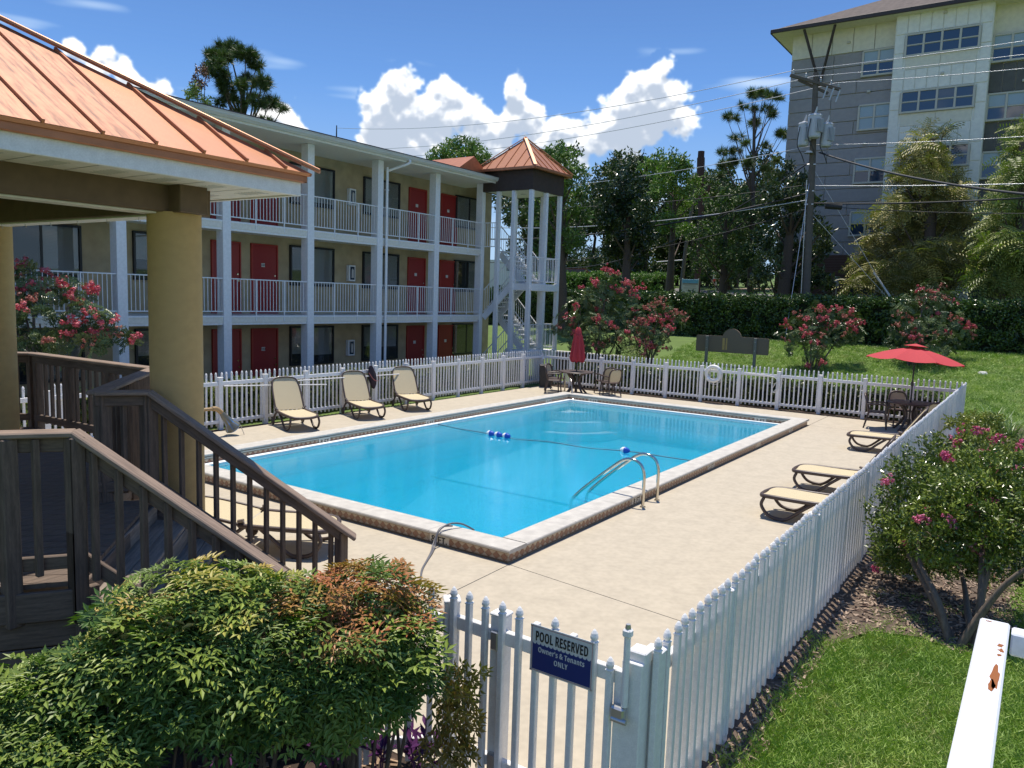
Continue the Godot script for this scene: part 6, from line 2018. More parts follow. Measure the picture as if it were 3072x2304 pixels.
	for q in myr:
		var s := shrub("crape_myrtle", q[0], q[1], q[2], 6, 0.045, M.bark_smooth, spray, M.leaf_gloss, 120.7, G.call(0.045, 0.083, 0.033), G.call(0.158, 0.203, 0.068), 0.55, 1.05, n, "shrub")
		flowers(s[0], s[1], spots_on(s[1], int(q[3] * 0.6), 0.08, n + 3, Vector3(0.35, 0.75, 0.6), 8), puff, red[0], red[1], 0.62, n + 4)
		flowers(s[0], s[1], spots_on(s[1], 14 + q[4] * 14, 0.08, n + 5, Vector3(0.35, 0.6, 0.6), 7), puff, faded[0], faded[1], 0.5, n + 6)
		n += 10
	# ---- flowering shrubs along the outside of the long fence
	var pink := [G.call(0.52, 0.05, 0.17), G.call(0.68, 0.20, 0.34)]
	var leafy := leaf_clump(60, 22, 0.05, 0.026, 0.07)
	var s1 := shrub("flowering_shrub", "large pink-flowering shrub with bare stems nearest the camera beside the mulch", Vector3(-0.27, 0.0, -8.15), [[-1.18,0.86,-9.39,0.36],[-1.12,0.56,-9.14,0.32],[-1.02,1.17,-9.53,0.40],[-0.86,0.89,-8.88,0.40],[-0.62,1.18,-8.82,0.42],[-0.62,0.86,-8.57,0.32],[-0.46,1.41,-9.21,0.40],[-0.32,1.12,-8.77,0.36],[-0.24,0.9,-8.57,0.26],[-0.13,1.36,-9.18,0.38],[-0.04,1.12,-8.72,0.32],[0.2,1.25,-8.5,0.36],[0.35,1.1,-8.2,0.32],[-1.22,0.3,-9.7,0.28],[-0.9,0.32,-9.6,0.28],[-0.6,0.5,-9.5,0.3],[-0.3,0.5,-9.5,0.3],[0.0,0.7,-9.4,0.35]], 6, 0.042, M.bark_smooth, leafy, M.leaf_gloss, 620.0, G.call(0.047, 0.088, 0.016), G.call(0.216, 0.270, 0.038), 0.7, 1.25, 61)
	flowers(s1[0], s1[1], spots_on(s1[1], 17, 0.03, 62, Vector3(0.2, 0.5, 0.9), 9), puff, pink[0], pink[1], 0.27, 63)
	flowers(s1[0], s1[1], spots_on(s1[1], 3, 0.06, 64, Vector3(0.2, 0.3, 0.9), 12), puff, G.call(0.30, 0.11, 0.10), G.call(0.42, 0.20, 0.17), 0.2, 65)
	var s2 := shrub("flowering_shrub", "second pink-flowering shrub along the long fence", Vector3(-0.7, 0.0, -11.9), [[-1.15,1.19,-11.75,0.32],[-0.93,1.28,-12.28,0.32],[-0.87,1.02,-11.33,0.36],[-0.63,1.23,-12.00,0.31],[-0.38,1.04,-11.67,0.36],[-0.23,1.17,-12.40,0.30],[-0.6,0.7,-11.6,0.4],[-1.1,0.8,-11.5,0.3],[0.05,0.9,-12.0,0.34]], 5, 0.035, M.bark_smooth, leafy, M.leaf_gloss, 520.0, G.call(0.054, 0.095, 0.019), G.call(0.243, 0.284, 0.041), 0.8, 1.4, 66)
	flowers(s2[0], s2[1], spots_on(s2[1], 12, 0.05, 67, Vector3(-0.2, 0.8, 0.6), 12), puff, pink[0], pink[1], 0.3, 68)
	var s3 := shrub("flowering_shrub", "low yellow-green shrub at the far end of the long fence", Vector3(-0.95, 0.0, -17.3), [[-1.27,0.84,-17.74,0.32],[-1.02,0.85,-18.28,0.33],[-0.76,0.85,-17.72,0.31],[-1.01,0.75,-16.68,0.32],[-0.74,0.74,-16.50,0.32],[-0.9,0.45,-16.6,0.35],[-0.5,0.5,-17.2,0.35]], 5, 0.03, M.bark_smooth, leafy, M.leaf_gloss, 420.0, G.call(0.095, 0.135, 0.022), G.call(0.365, 0.378, 0.054), 0.9, 1.5, 69)
	flowers(s3[0], s3[1], [[0.3, 0.65, 0.5, 0.07, 14], [0.12, 0.72, 0.3, 0.05, 8]], puff, G.call(0.30, 0.11, 0.10), G.call(0.5, 0.14, 0.24), 0.25, 70)
	var s4 := shrub("flowering_shrub", "shrub with arching leafy twigs at the picture's right edge", Vector3(1.1, 0.0, -11.0), [[0.62, 1.15, -10.6, 0.3], [0.9, 1.3, -10.9, 0.35], [1.2, 1.1, -11.0, 0.4], [0.5, 0.9, -10.2, 0.25], [1.0, 0.7, -10.6, 0.4]], 4, 0.03, M.bark_smooth, spray, M.leaf_gloss, 160.0, G.call(0.041, 0.081, 0.019), G.call(0.162, 0.216, 0.041), 0.4, 0.8, 74)
	shrub("spirea_shrub", "small yellow-green shrub just behind the far fence beside the closed umbrella", Vector3(-11.95, 0.0, -24.5), [[-12.1,0.95,-24.5,0.5],[-11.8,1.15,-24.7,0.45],[-12.35,0.75,-24.4,0.36],[-11.5,0.8,-24.6,0.38]], 6, 0.015, M.bark_smooth, small, M.leaf, 170.0, G.call(0.16, 0.19, 0.05), G.call(0.38, 0.40, 0.14), 0.8, 1.4, 72)
	# ---- grassy clump at the far right fence corner
	var yb := MB.new()
	rng.seed = 75
	for k in 150:
		var a := rng.randf() * TAU
		var el := rng.randf_range(0.35, 1.35)
		var d := Vector3(cos(a) * cos(el), sin(el), sin(a) * cos(el))
		var p := Vector3(rng.randfn(0, 0.12), 0, rng.randfn(0, 0.12))
		var ln := rng.randf_range(0.5, 0.95)
		var s := d.cross(Vector3.UP).normalized() * 0.014
		var m := p + d * ln * 0.6
		var tip := p + d * ln + Vector3(d.x, -0.5, d.z) * ln * 0.22
		yb.face([p - s, p + s, m + s * 0.8])
		yb.face([p - s, m + s * 0.8, m - s * 0.8])
		yb.face([m - s * 0.8, m + s * 0.8, tip])
	var blade_m := mt("lily_leaf", Color(0.13, 0.20, 0.065), 0.45, {back = Color(0.3, 0.4, 0.15)})
	var lily := thing("strappy_plant", "clump of long grey-green strap leaves outside the far fence corner", "plant", Vector3(-0.95, 0.0, -23.9), 0.0, "strap-leaved clumps outside the far fence corner")
	part(lily, "leaves", yb.mesh(), blade_m).set_meta("kind", "stuff")
	copy(lily, "smaller clump of strap leaves in front of the larger one", Vector3(-0.55, 0.0, -22.7), 80.0)
	# ---- nandina in front of the wooden stairs
	var nb := [
		["nandina bush with orange-red new leaves on top, next to the gate", Vector3(-3.05, -0.02, -3.0), [[-3.27,1.33,-3.01,0.19],[-3.14,1.40,-3.10,0.19],[-3.00,1.34,-3.19,0.16],[-3.29,1.26,-2.86,0.19],[-3.03,1.27,-2.92,0.20],[-2.89,1.22,-3.06,0.18],[-3.16,1.12,-2.81,0.20],[-2.94,1.09,-2.95,0.20],[-2.83,1.05,-3.08,0.11],[-3.03,0.96,-2.87,0.16],[-3.2,0.9,-2.9,0.14]], 18],
		["wide green nandina bush in front of the wooden stairs", Vector3(-3.6, -0.02, -2.4), [[-3.90,1.36,-2.21,0.14],[-3.76,1.44,-2.32,0.16],[-3.70,1.41,-2.48,0.17],[-3.55,1.40,-2.58,0.18],[-3.43,1.36,-2.72,0.17],[-3.85,1.23,-2.10,0.16],[-3.71,1.25,-2.20,0.19],[-3.58,1.24,-2.35,0.21],[-3.44,1.20,-2.50,0.21],[-3.30,1.17,-2.66,0.20],[-3.78,1.09,-2.13,0.14],[-3.58,1.06,-2.27,0.19],[-3.41,1.01,-2.44,0.20],[-3.27,0.98,-2.59,0.18],[-3.85,1.22,-1.98,0.09]], 20],
		["low light green nandina at the picture's lower left corner", Vector3(-3.85, -0.02, -1.75), [[-4.09,1.09,-1.68,0.15],[-3.96,1.06,-1.76,0.15],[-3.83,1.01,-1.84,0.15],[-3.97,0.96,-1.62,0.16],[-3.82,0.93,-1.72,0.18],[-3.70,0.93,-1.86,0.15],[-3.69,1.00,-1.94,0.10],[-3.90,0.83,-1.59,0.16],[-3.71,0.82,-1.72,0.18],[-3.59,0.83,-1.86,0.11]], 10]]
	n = 80
	for q in nb:
		var t := thing("nandina_bush", q[0], "bush", q[1])
		var loc := []
		for w in q[2]:
			loc.append([w[0] - q[1].x, w[1] - q[1].y, w[2] - q[1].z, w[3]])
		rng.seed = n
		for k in q[3]:
			var w: Array = loc[k % loc.size()]
			var a := Vector3(w[0] * 0.75 + rng.randfn(0, 0.05), 0, w[2] * 0.75 + rng.randfn(0, 0.05))
			var c := Vector3(w[0] + rng.randfn(0, 0.06), w[1] + rng.randf_range(-0.05, 0.1), w[2] + rng.randfn(0, 0.06))
			part(t, "stem", pipe(curve([a, a.lerp(c, 0.5) + Vector3(rng.randfn(0, 0.03), 0, rng.randfn(0, 0.03)), c], 4), [0.011, 0.011, 0.0105, 0.010, 0.009, 0.0085, 0.008, 0.006, 0.005], 6), M.bark)
		var buf := PackedFloat32Array()
		for w in loc:
			var c := Vector3(w[0], w[1], w[2])
			var cnt := int(1700.0 * w[3] * w[3]) + 10
			for k in cnt:
				var d := rand_dir()
				var p: Vector3 = c + Vector3(d.x, d.y * 0.85, d.z) * w[3] * (0.35 + 0.85 * sqrt(rng.randf()))
				var y := (d * 0.5 + Vector3.UP * 0.8 + rand_dir() * 0.45).normalized()
				var z := (d - y * d.dot(y) + rand_dir() * 0.4)
				z = (z - y * z.dot(y)).normalized()
				var s := rng.randf_range(0.65, 1.2)
				var col := tint(Color(0.06, 0.125, 0.022), Color(0.27, 0.34, 0.055), 0.4 + rng.randfn(0, 0.33) + (p.y - 1.15) * 0.4)
				var r := rng.randf()
				if p.y > 1.36 and r < 0.38:
					col = tint(Color(0.36, 0.38, 0.08), Color(0.46, 0.32, 0.08), rng.randf())
				if n == 80 and p.y > 1.34 and r < 0.55:
					col = tint(Color(0.40, 0.27, 0.07), Color(0.44, 0.15, 0.06), rng.randf())
				push(buf, Transform3D(Basis(y.cross(z), y, z).scaled(Vector3(s, s, s)), p), col)
		if n == 80:                                  # a few bronze sprays hanging over the fence
			for k in 26:
				var p := Vector3(rng.randf_range(0.2, 0.42), rng.randf_range(0.45, 1.0), rng.randf_range(-0.45, -0.15))
				var z := Vector3(1, -0.2 + rng.randfn(0, 0.3), rng.randfn(0, 0.5)).normalized()
				var y := z.cross(Vector3(0, 0, 1).cross(z)).normalized()
				push(buf, Transform3D(Basis(y.cross(z), y, z), p), tint(Color(0.12, 0.14, 0.03), Color(0.34, 0.20, 0.06), rng.randf()))
		var o := many(t, "foliage", nand, M.leaf, buf)
		o.set_meta("kind", "stuff")
		n += 10
	# ---- purple heart at the foot of the fence
	rng.seed = 120
	var pm := mt("purple_leaf", Color(0.10, 0.025, 0.115), 0.45, {tex = "faint", scale = 0.1, back = Color(0.25, 0.06, 0.28)})
	var pts := [Vector3(-3.12, 0, -3.62), Vector3(-3.28, 0, -3.42), Vector3(-2.98, 0, -3.52), Vector3(-3.5, 0, -3.15), Vector3(-3.75, 0, -2.55), Vector3(-3.62, 0, -2.15), Vector3(-3.85, 0, -2.0)]
	var lb := ["purple-leaved plant against the angled white fence rail", "purple-leaved plant in the shade under the bronze nandina", "purple-leaved plant beside the gate hinge post", "purple-leaved plant under the middle of the bushes", "purple-leaved plant deep under the wide nandina", "purple-leaved plant low in front of the wide nandina", "purple-leaved plant at the lower left between the nandinas"]
	for k in pts.size():
		var b := MB.new()
		for s in 5:
			var top := Vector3(rng.randfn(0, 0.07), rng.randf_range(0.14, 0.36), rng.randfn(0, 0.07))
			b.tube([Vector3(top.x * 0.3, -0.03, top.z * 0.3), top], 0.005, 5, false)
			for j in 5:
				var a := j * 2.4 + rng.randf()
				var d := Vector3(cos(a), rng.randf_range(0.2, 0.9), sin(a)).normalized()
				add_leaf(b, top * (0.55 + 0.1 * j), d, d.cross(Vector3.UP).normalized(), rng.randf_range(0.10, 0.16), 0.034, 0.5)
		solo("purple_heart", b.mesh(), pm, lb[k], "plant", Transform3D(Basis.IDENTITY, pts[k]), "purple-leaved plants in the front bed")

# ---------------------------------------------------------------- street, apartment block, utility pole
func apt_window(parent: Node, x0: float, x1: float, y0: float, y1: float, z: float, cols: int, pale: Array) -> void:
	var w := x1 - x0
	var h := y1 - y0
	var win := part(parent, "window", cb(w, h, 0.06, 0.0), M.apt_trim, tf((x0 + x1) / 2, (y0 + y1) / 2, z + 0.02))
	for r in [[0.0, h / 2 - 0.03, w, 0.09], [0.0, -h / 2 + 0.03, w + 0.12, 0.10]]:
		part(win, "frame", cb(r[2], r[3], 0.1, 0.008), M.apt_trim, tf(r[0], r[1], 0.05))
	for i in cols + 1:
		part(win, "frame", cb(0.10, h - 0.12, 0.09, 0.006), M.apt_trim, tf(-w / 2 + w * i / cols, 0, 0.05))
	var pw := w / cols - 0.11
	for i in cols:
		var cx := -w / 2 + w * (i + 0.5) / cols
		part(win, "sash_rail", cb(pw, 0.055, 0.05, 0.004), M.apt_trim, tf(cx, 0.0, 0.055))
		for s in [0.25, -0.25]:
			var k: int = pale[0] if s > 0 else pale[1]
			part(win, "pane", cb(pw, h / 2 - 0.09, 0.02, 0.0), M.shade_pale if k == 1 else M.blue_glass, Transform3D(Basis.from_euler(Vector3(rng.randfn(0, 0.006), rng.randfn(0, 0.006), 0)), Vector3(cx, h * s, 0.035)))

func apartments() -> void:
	rng.seed = 140
	var a := thing("apartment_block", "tall apartment block with grey and cream panels beyond the hedge", "building", Vector3.ZERO)
	var zf := -46.0
	var x0 := -13.2
	var x1 := 14.0
	var core := MB.new()
	core.box(Transform3D(Basis.IDENTITY, Vector3((x0 + x1) / 2, 10.2, zf - 7.6)), Vector3(x1 - x0 - 0.1, 15.9, 15.0))
	part(a, "core_wall", core.mesh(), M.apt_cream)
	# grey fibre boards on the left part
	var y := 5.95
	var k := 0
	while y < 16.7:
		var h := minf(0.72, 16.75 - y)
		var cut := -9.65 if k % 3 == 0 else -10.9
		for seg in [[x0 + 0.02, cut], [cut, -7.82]]:
			part(a, "siding_board", cb(seg[1] - seg[0] - 0.03, h - 0.035, 0.05, 0.008), M.apt_grey, tf((seg[0] + seg[1]) / 2, y + h / 2, zf - 0.03))
		y += 0.72
		k += 1
	for i in 5:
		part(a, "cream_panel", cb(1.04, 1.32, 0.05, 0.008), M.apt_cream, tf(x0 + 0.55 + i * 1.07, 17.44, zf - 0.03))
	# white bay
	var bay := MB.new()
	bay.box(Transform3D(Basis.IDENTITY, Vector3(-5.65, 10.3, zf + 0.1)), Vector3(4.34, 15.9, 0.9))
	part(a, "bay_wall", bay.mesh(), M.apt_white)
	var zb := zf + 0.57
	for f in 4:
		var top := 18.25 - 2.82 * f
		for i in 8:
			part(a, "bay_panel", cb(0.49, 1.0, 0.04, 0.008), M.apt_white, tf(-7.52 + i * 0.534, top - 0.62, zb))
		for s in [-1, 1]:
			for j in 3:
				part(a, "bay_panel", cb(0.44, 0.88, 0.04, 0.008), M.apt_white, tf(-5.65 + s * 1.93, top - 1.62 - j * 0.92, zb))
		for s in [-0.8, 0.8]:
			part(a, "spandrel_panel", cb(1.58, 0.62, 0.04, 0.01), M.apt_cream, tf(-5.65 + s, top - 2.62, zb))
		apt_window(a, -7.28, -4.02, top - 2.28, top - 1.18, zb - 0.01, 4, [0, 0])
	# left windows
	for f in 4:
		apt_window(a, -9.4, -7.86, 15.38 - 2.8 * f, 16.72 - 2.8 * f, zf, 2, [1, 0 if f != 1 else 1])
	# right part with dark panels
	for f in 5:
		var yy := 16.62 - 2.8 * f
		for g in [[-3.45, -1.85], [-0.6, 1.0], [2.4, 4.0]]:
			apt_window(a, g[0], g[1], yy - 1.32, yy, zf, 2, [1, 0])
		for i in 14:
			part(a, "dark_panel", cb(0.52, 1.36, 0.05, 0.01), M.apt_dark, tf(-3.2 + i * 0.56, yy - 2.06, zf - 0.02))
	for v in [[-10.2, 17.3], [-9.0, 14.6], [-9.0, 11.9], [-5.6, 17.9], [-5.5, 14.95], [-1.9, 17.2], [-2.0, 14.3]]:
		part(a, "vent", cb(0.16, 0.12, 0.1, 0.01), M.apt_trim, tf(v[0], v[1], zf + (0.62 if v[0] > -7 and v[0] < -4 else 0.04)))
	# brick base
	for p in [[-13.2, -9.3], [-6.8, -5.2], [-2.4, 0.4], [3.0, 6.0]]:
		var pb := MB.new()
		pb.box(Transform3D(Basis.IDENTITY, Vector3((p[0] + p[1]) / 2, 4.1, zf - 0.1)), Vector3(p[1] - p[0], 3.7, 0.7))
		var pier := part(a, "brick_pier", pb.mesh(), M.brick_red)
		for j in 40:
			part(pier, "mortar_course", cb(p[1] - p[0] + 0.006, 0.014, 0.708, 0.0), M.mortar, tf((p[0] + p[1]) / 2, 2.5 + j * 0.088, zf - 0.1))
	part(a, "garage_opening", cb(20.0, 3.3, 0.3, 0.0), M.room, tf(0.5, 4.0, zf + 0.05))
	# hip roof with deep eave
	var e := 18.22
	var L := Vector3(-14.1, e, -44.9)
	var R := Vector3(15.0, e, -44.9)
	var LB := Vector3(-14.1, e, -62.0)
	var rg := Vector3(-5.7, e + 4.1, -53.4)
	var rr := Vector3(9.0, e + 4.1, -53.4)
	var rm := MB.new()
	var ins := Vector3(0, 10, -53)
	rm.face([L, R, rr, rg], ins)
	rm.face([LB, L, rg], ins)
	part(a, "roof", rm.mesh(), M.apt_roof)
	var sf := MB.new()
	sf.box(Transform3D(Basis.IDENTITY, Vector3(0.45, e - 0.14, -53.4)), Vector3(29.0, 0.06, 16.9))
	part(a, "soffit", sf.mesh(), M.apt_cream)
	board(a, "eave_board", L + Vector3(0, -0.07, 0.0), R + Vector3(0, -0.07, 0.0), 0.1, 0.2, M.apt_metal, 0.01)
	board(a, "eave_board", L + Vector3(0, -0.07, -0.05), LB + Vector3(0, -0.07, 0), 0.1, 0.2, M.apt_metal, 0.01)
	for sx in [-12.35, -10.75]:
		board(a, "eave_strut", Vector3(-11.55, 15.2, zf + 0.05), Vector3(sx, e - 0.17, -45.05), 0.11, 0.11, M.apt_metal)

func wire(label: String, a: Vector3, b: Vector3, sag: float, r: float, m: Material) -> void:
	var pts := []
	for i in 17:
		var t := i / 16.0
		pts.append(a.lerp(b, t) - Vector3(0, 4.0 * sag * t * (1.0 - t), 0))
	solo("overhead_wire", pipe(pts, r, 5), m, label, "wire", Transform3D.IDENTITY, "overhead wires at the utility pole")

func utility() -> void:
	var p := thing("utility_pole", "wooden utility pole with transformers and many wires", "pole", Vector3(-9.42, 1.4, -38.1))
	part(p, "shaft", pipe([Vector3(0, -0.3, 0), Vector3(-0.1, 4.0, 0.03), Vector3(-0.2, 8.0, 0.07), Vector3(-0.33, 12.3, 0.1)], [0.19, 0.17, 0.15, 0.12], 12), M.pole_wood)
	var o := p.position
	var u := Vector3(0.62, -0.18, -0.42)
	part(p, "cross_arm", cb(0.12, 0.13, 2.4, 0.01), M.pole_wood, along(Vector3(-0.3, 11.85, 0.1) - u.normalized() * 1.2 + Vector3(0, 0, 0.12), Vector3(-0.3, 11.85, 0.1) + u.normalized() * 1.2 + Vector3(0, 0, 0.12)))
	part(p, "cross_arm", cb(0.11, 0.12, 1.5, 0.01), M.pole_wood, along(Vector3(-0.3, 11.6, 0.1) + Vector3(-0.75, 0.45, 0.2), Vector3(-0.3, 11.6, 0.1) + Vector3(0.5, -0.2, -0.3)))
	for s in [-1.05, -0.45, 0.25, 0.75, 1.1]:
		var q: Vector3 = Vector3(-0.3, 11.92, 0.22) + u.normalized() * s
		var b := MB.new()
		b.lathe([Vector2(0.015, 0.0), Vector2(0.05, 0.02), Vector2(0.025, 0.06), Vector2(0.055, 0.1), Vector2(0.02, 0.16), Vector2(0.04, 0.2), Vector2(0.0, 0.24)], 10, Transform3D(Basis.IDENTITY, q))
		part(p, "insulator", b.mesh(), M.transformer)
	for s in [0.55, 0.85, 1.15]:
		var q: Vector3 = Vector3(-0.3, 11.6, 0.3) + u.normalized() * s
		part(p, "fuse_cutout", pipe([q + Vector3(0.05, 0.2, 0), q + Vector3(-0.08, -0.35, 0.1)], 0.035, 7), M.transformer)
	for t in [[-0.62, 9.55, 0.35, 0.24], [-0.15, 9.85, 0.42, 0.3], [0.3, 9.5, 0.0, 0.26]]:
		var tr0 := Vector3(t[0], t[1], t[2])
		var b := MB.new()
		b.lathe([Vector2(0.0, -0.52), Vector2(t[3] * 0.9, -0.52), Vector2(t[3], -0.46), Vector2(t[3], 0.44), Vector2(t[3] + 0.02, 0.45), Vector2(t[3] * 0.95, 0.52), Vector2(0.0, 0.6)], 18, Transform3D(Basis.IDENTITY, tr0))
		var tb := part(p, "transformer", b.mesh(), M.transformer)
		for k in 7:
			part(tb, "cooling_fin", cb(0.02, 0.6, 0.12, 0.003), M.transformer, Transform3D(Basis(Vector3.UP, 0.5 + k * 0.17), tr0) * tf(0, 0, t[3] + 0.05))
		part(tb, "bushing", pipe([tr0 + Vector3(0, 0.55, 0), tr0 + Vector3(0.05, 0.72, 0), tr0 + Vector3(0.07, 0.88, 0)], [0.06, 0.045, 0.02], 8), M.sign_white)
		part(p, "drop_lead", pipe(curve([tr0 + Vector3(-0.1, 0.3, 0.3), tr0 + Vector3(-0.15, -0.5, 0.38), tr0 + Vector3(0.05, -0.95, 0.3), tr0 + Vector3(0.15, -1.3, 0.1)], 4), 0.022, 6), M.wire)
	part(p, "lamp_dish", pipe([Vector3(-0.32, 8.68, 0.35), Vector3(-0.32, 8.78, 0.35)], [0.22, 0.12], 14), M.galv)
	for y in [6.4, 7.0, 8.2]:
		part(p, "bracket", cb(0.4, 0.07, 0.14, 0.01), M.galv, tf(-0.14 - y * 0.01, y, 0.12))
	part(p, "splice_tube", pipe([Vector3(0.45, 6.35, -0.2), Vector3(1.1, 6.30, -0.5)], 0.14, 10), M.wire)
	part(p, "riser_pipe", pipe([Vector3(-0.2, -0.2, 0.14), Vector3(-0.36, 7.5, 0.22)], 0.025, 6), M.galv)
	# far pole seen above the motel roof
	var q := thing("utility_pole", "distant dark pole top just above the motel roof line", "pole", Vector3(-48.1, 0.5, -44.3))
	part(q, "shaft", pipe([Vector3(0, 0, 0), Vector3(0, 14.2, 0)], [0.2, 0.14], 8), M.pole_wood)
	part(q, "cap_block", pipe([Vector3(0, 13.1, 0), Vector3(0, 14.6, 0)], 0.26, 8), M.wire)
	part(q, "pin", pipe([Vector3(0, 14.6, 0), Vector3(0.02, 15.7, 0)], [0.06, 0.04], 6), M.wire)
	part(q, "cross_arm", cb(0.9, 0.12, 0.12, 0.01), M.pole_wood, tf(0.2, 13.6, 0))
	# wires
	var top := o + Vector3(-0.3, 12.1, 0.2)
	var R := [Vector3(12, 13.6, -34.2), Vector3(12, 12.9, -34.2), Vector3(12, 12.2, -34.4)]
	var ends := [Vector3(-48.1, 16.0, -44.3), Vector3(-47.9, 14.3, -44.1), Vector3(-47.6, 13.7, -44.6)]
	var off := [u.normalized() * -1.05, u.normalized() * -0.1, u.normalized() * 1.0]
	var nm := ["uppermost", "middle", "lowest"]
	for k in 3:
		wire("%s power wire running left from the pole top to the distant pole" % nm[k], top + off[k], ends[k], 0.9, 0.017, M.wire_bright)
		wire("%s power wire running right from the pole top past the apartments" % nm[k], top + off[k], R[k], 0.35, 0.017, M.wire_bright)
	wire("neutral wire running left below the transformers", o + Vector3(-0.3, 9.05, 0.1), Vector3(-40.0, 10.6, -44.0), 0.7, 0.016, M.wire_bright)
	wire("neutral wire running right below the transformers", o + Vector3(-0.1, 9.1, 0.0), Vector3(12, 10.0, -34.6), 0.4, 0.016, M.wire_bright)
	wire("thick black cable dropping to the right across the yellow cypress", o + Vector3(0.05, 8.75, 0.0), Vector3(3.4, 5.4, -22.0), 0.5, 0.042, M.wire)
	wire("black cable dropping to the left across the magnolia", o + Vector3(-0.35, 8.3, 0.1), Vector3(-31.0, 5.4, -52.0), 1.2, 0.032, M.wire)
	wire("thick black telephone bundle to the left across the trees", o + Vector3(-0.3, 6.9, 0.1), Vector3(-38.0, 7.4, -41.0), 1.2, 0.042, M.wire)
	wire("pale telephone cable to the left across the trees", o + Vector3(-0.3, 6.6, 0.1), Vector3(-38.0, 8.2, -41.0), 0.9, 0.024, M.wire_bright)
	wire("thin upper telephone cable to the left across the trees", o + Vector3(-0.3, 7.3, 0.1), Vector3(-38.0, 9.6, -41.0), 0.8, 0.018, M.wire)
	wire("lowest telephone cable to the left, sagging before the dark evergreen", o + Vector3(-0.3, 6.2, 0.1), Vector3(-38.0, 6.0, -42.0), 1.5, 0.020, M.wire)
	wire("thick black telephone bundle to the right across the yellow cypress", o + Vector3(0.0, 6.45, 0.0), Vector3(12.0, 8.6, -34.5), 0.6, 0.036, M.wire)
	wire("white cable to the right just above the telephone bundle", o + Vector3(0.0, 7.25, 0.0), Vector3(12.0, 7.9, -34.7), 0.25, 0.022, M.wire_bright)
	wire("thin lower telephone cable to the right", o + Vector3(0.0, 6.35, 0.0), Vector3(12.0, 7.2, -34.4), 0.6, 0.016, M.wire)
	wire("guy wire slanting down right from the pole to the hedge", o + Vector3(-0.2, 8.1, 0.0), Vector3(-5.9, 3.3, -39.4), 0.0, 0.012, M.wire_bright)
	wire("second guy wire slanting down right, lower on the pole", o + Vector3(-0.1, 6.0, 0.0), Vector3(-5.9, 3.3, -39.4), 0.0, 0.012, M.wire_bright)
	wire("guy wire dropping steeply in front of the hedge left of the pole", o + Vector3(-0.25, 7.6, 0.1), Vector3(-9.6, 1.3, -35.4), 0.0, 0.014, M.wire_bright)
	solo("guy_sleeve", pipe([Vector3(-6.83, 4.75, -39.2), Vector3(-5.85, 3.35, -39.4)], 0.05, 7), M.sign_white, "white plastic sleeve on the guy wire above the hedge", "wire guard")

func car(label: String, at: Vector3, yaw: float, m: Material, van := false) -> void:
	var c := thing("parked_car" if not van else "parked_van", label, "van" if van else "car", at, yaw, "vehicles parked beyond the hedge")
	var side := PackedVector2Array([Vector2(-2.2, 0.35), Vector2(-2.25, 0.75), Vector2(-2.1, 0.95), Vector2(-1.35, 1.0), Vector2(-0.75, 1.45), Vector2(0.75, 1.5), Vector2(1.5, 1.02), Vector2(2.2, 0.9), Vector2(2.25, 0.4)])
	if van:
		side = PackedVector2Array([Vector2(-2.8, 0.4), Vector2(-2.8, 2.5), Vector2(-2.6, 2.65), Vector2(1.5, 2.65), Vector2(2.2, 1.6), Vector2(2.9, 1.3), Vector2(2.95, 0.4)])
	var b := MB.new()
	b.prism(side, -0.85, 0.85)
	part(c, "body", b.mesh(), m)
	for s in [-1.0, 1.0]:
		part(c, "side_window", cb(1.5 if not van else 1.0, 0.32, 0.03, 0.01), M.blue_glass, tf(0.0 if not van else 1.2, 1.24 if not van else 2.0, s * 0.855))
		for x in [-1.4, 1.4]:
			var w := MB.new()
			w.lathe([Vector2(0.0, -0.1), Vector2(0.3, -0.1), Vector2(0.34, -0.06), Vector2(0.34, 0.06), Vector2(0.3, 0.1), Vector2(0.0, 0.1)], 18, Transform3D(Basis(Vector3.RIGHT, PI / 2), Vector3(x, 0.34, s * 0.82)))
			part(c, "wheel", w.mesh(), M.rubber)
	part(c, "windscreen", cb(0.04, 0.62, 1.45, 0.01), M.blue_glass, Transform3D(Basis(Vector3.BACK, 1.0 if not van else 0.55), Vector3(1.14 if not van else 1.88, 1.27 if not van else 2.14, 0)))
	for s in [-0.6, 0.6]:
		part(c, "headlight", cb(0.06, 0.14, 0.3, 0.02), M.sign_white, tf(2.24 if not van else 2.93, 0.72 if not van else 0.95, s))
		part(c, "tail_light", cb(0.06, 0.14, 0.25, 0.02), M.sign_red, tf(-2.24 if not van else -2.81, 0.8, s))

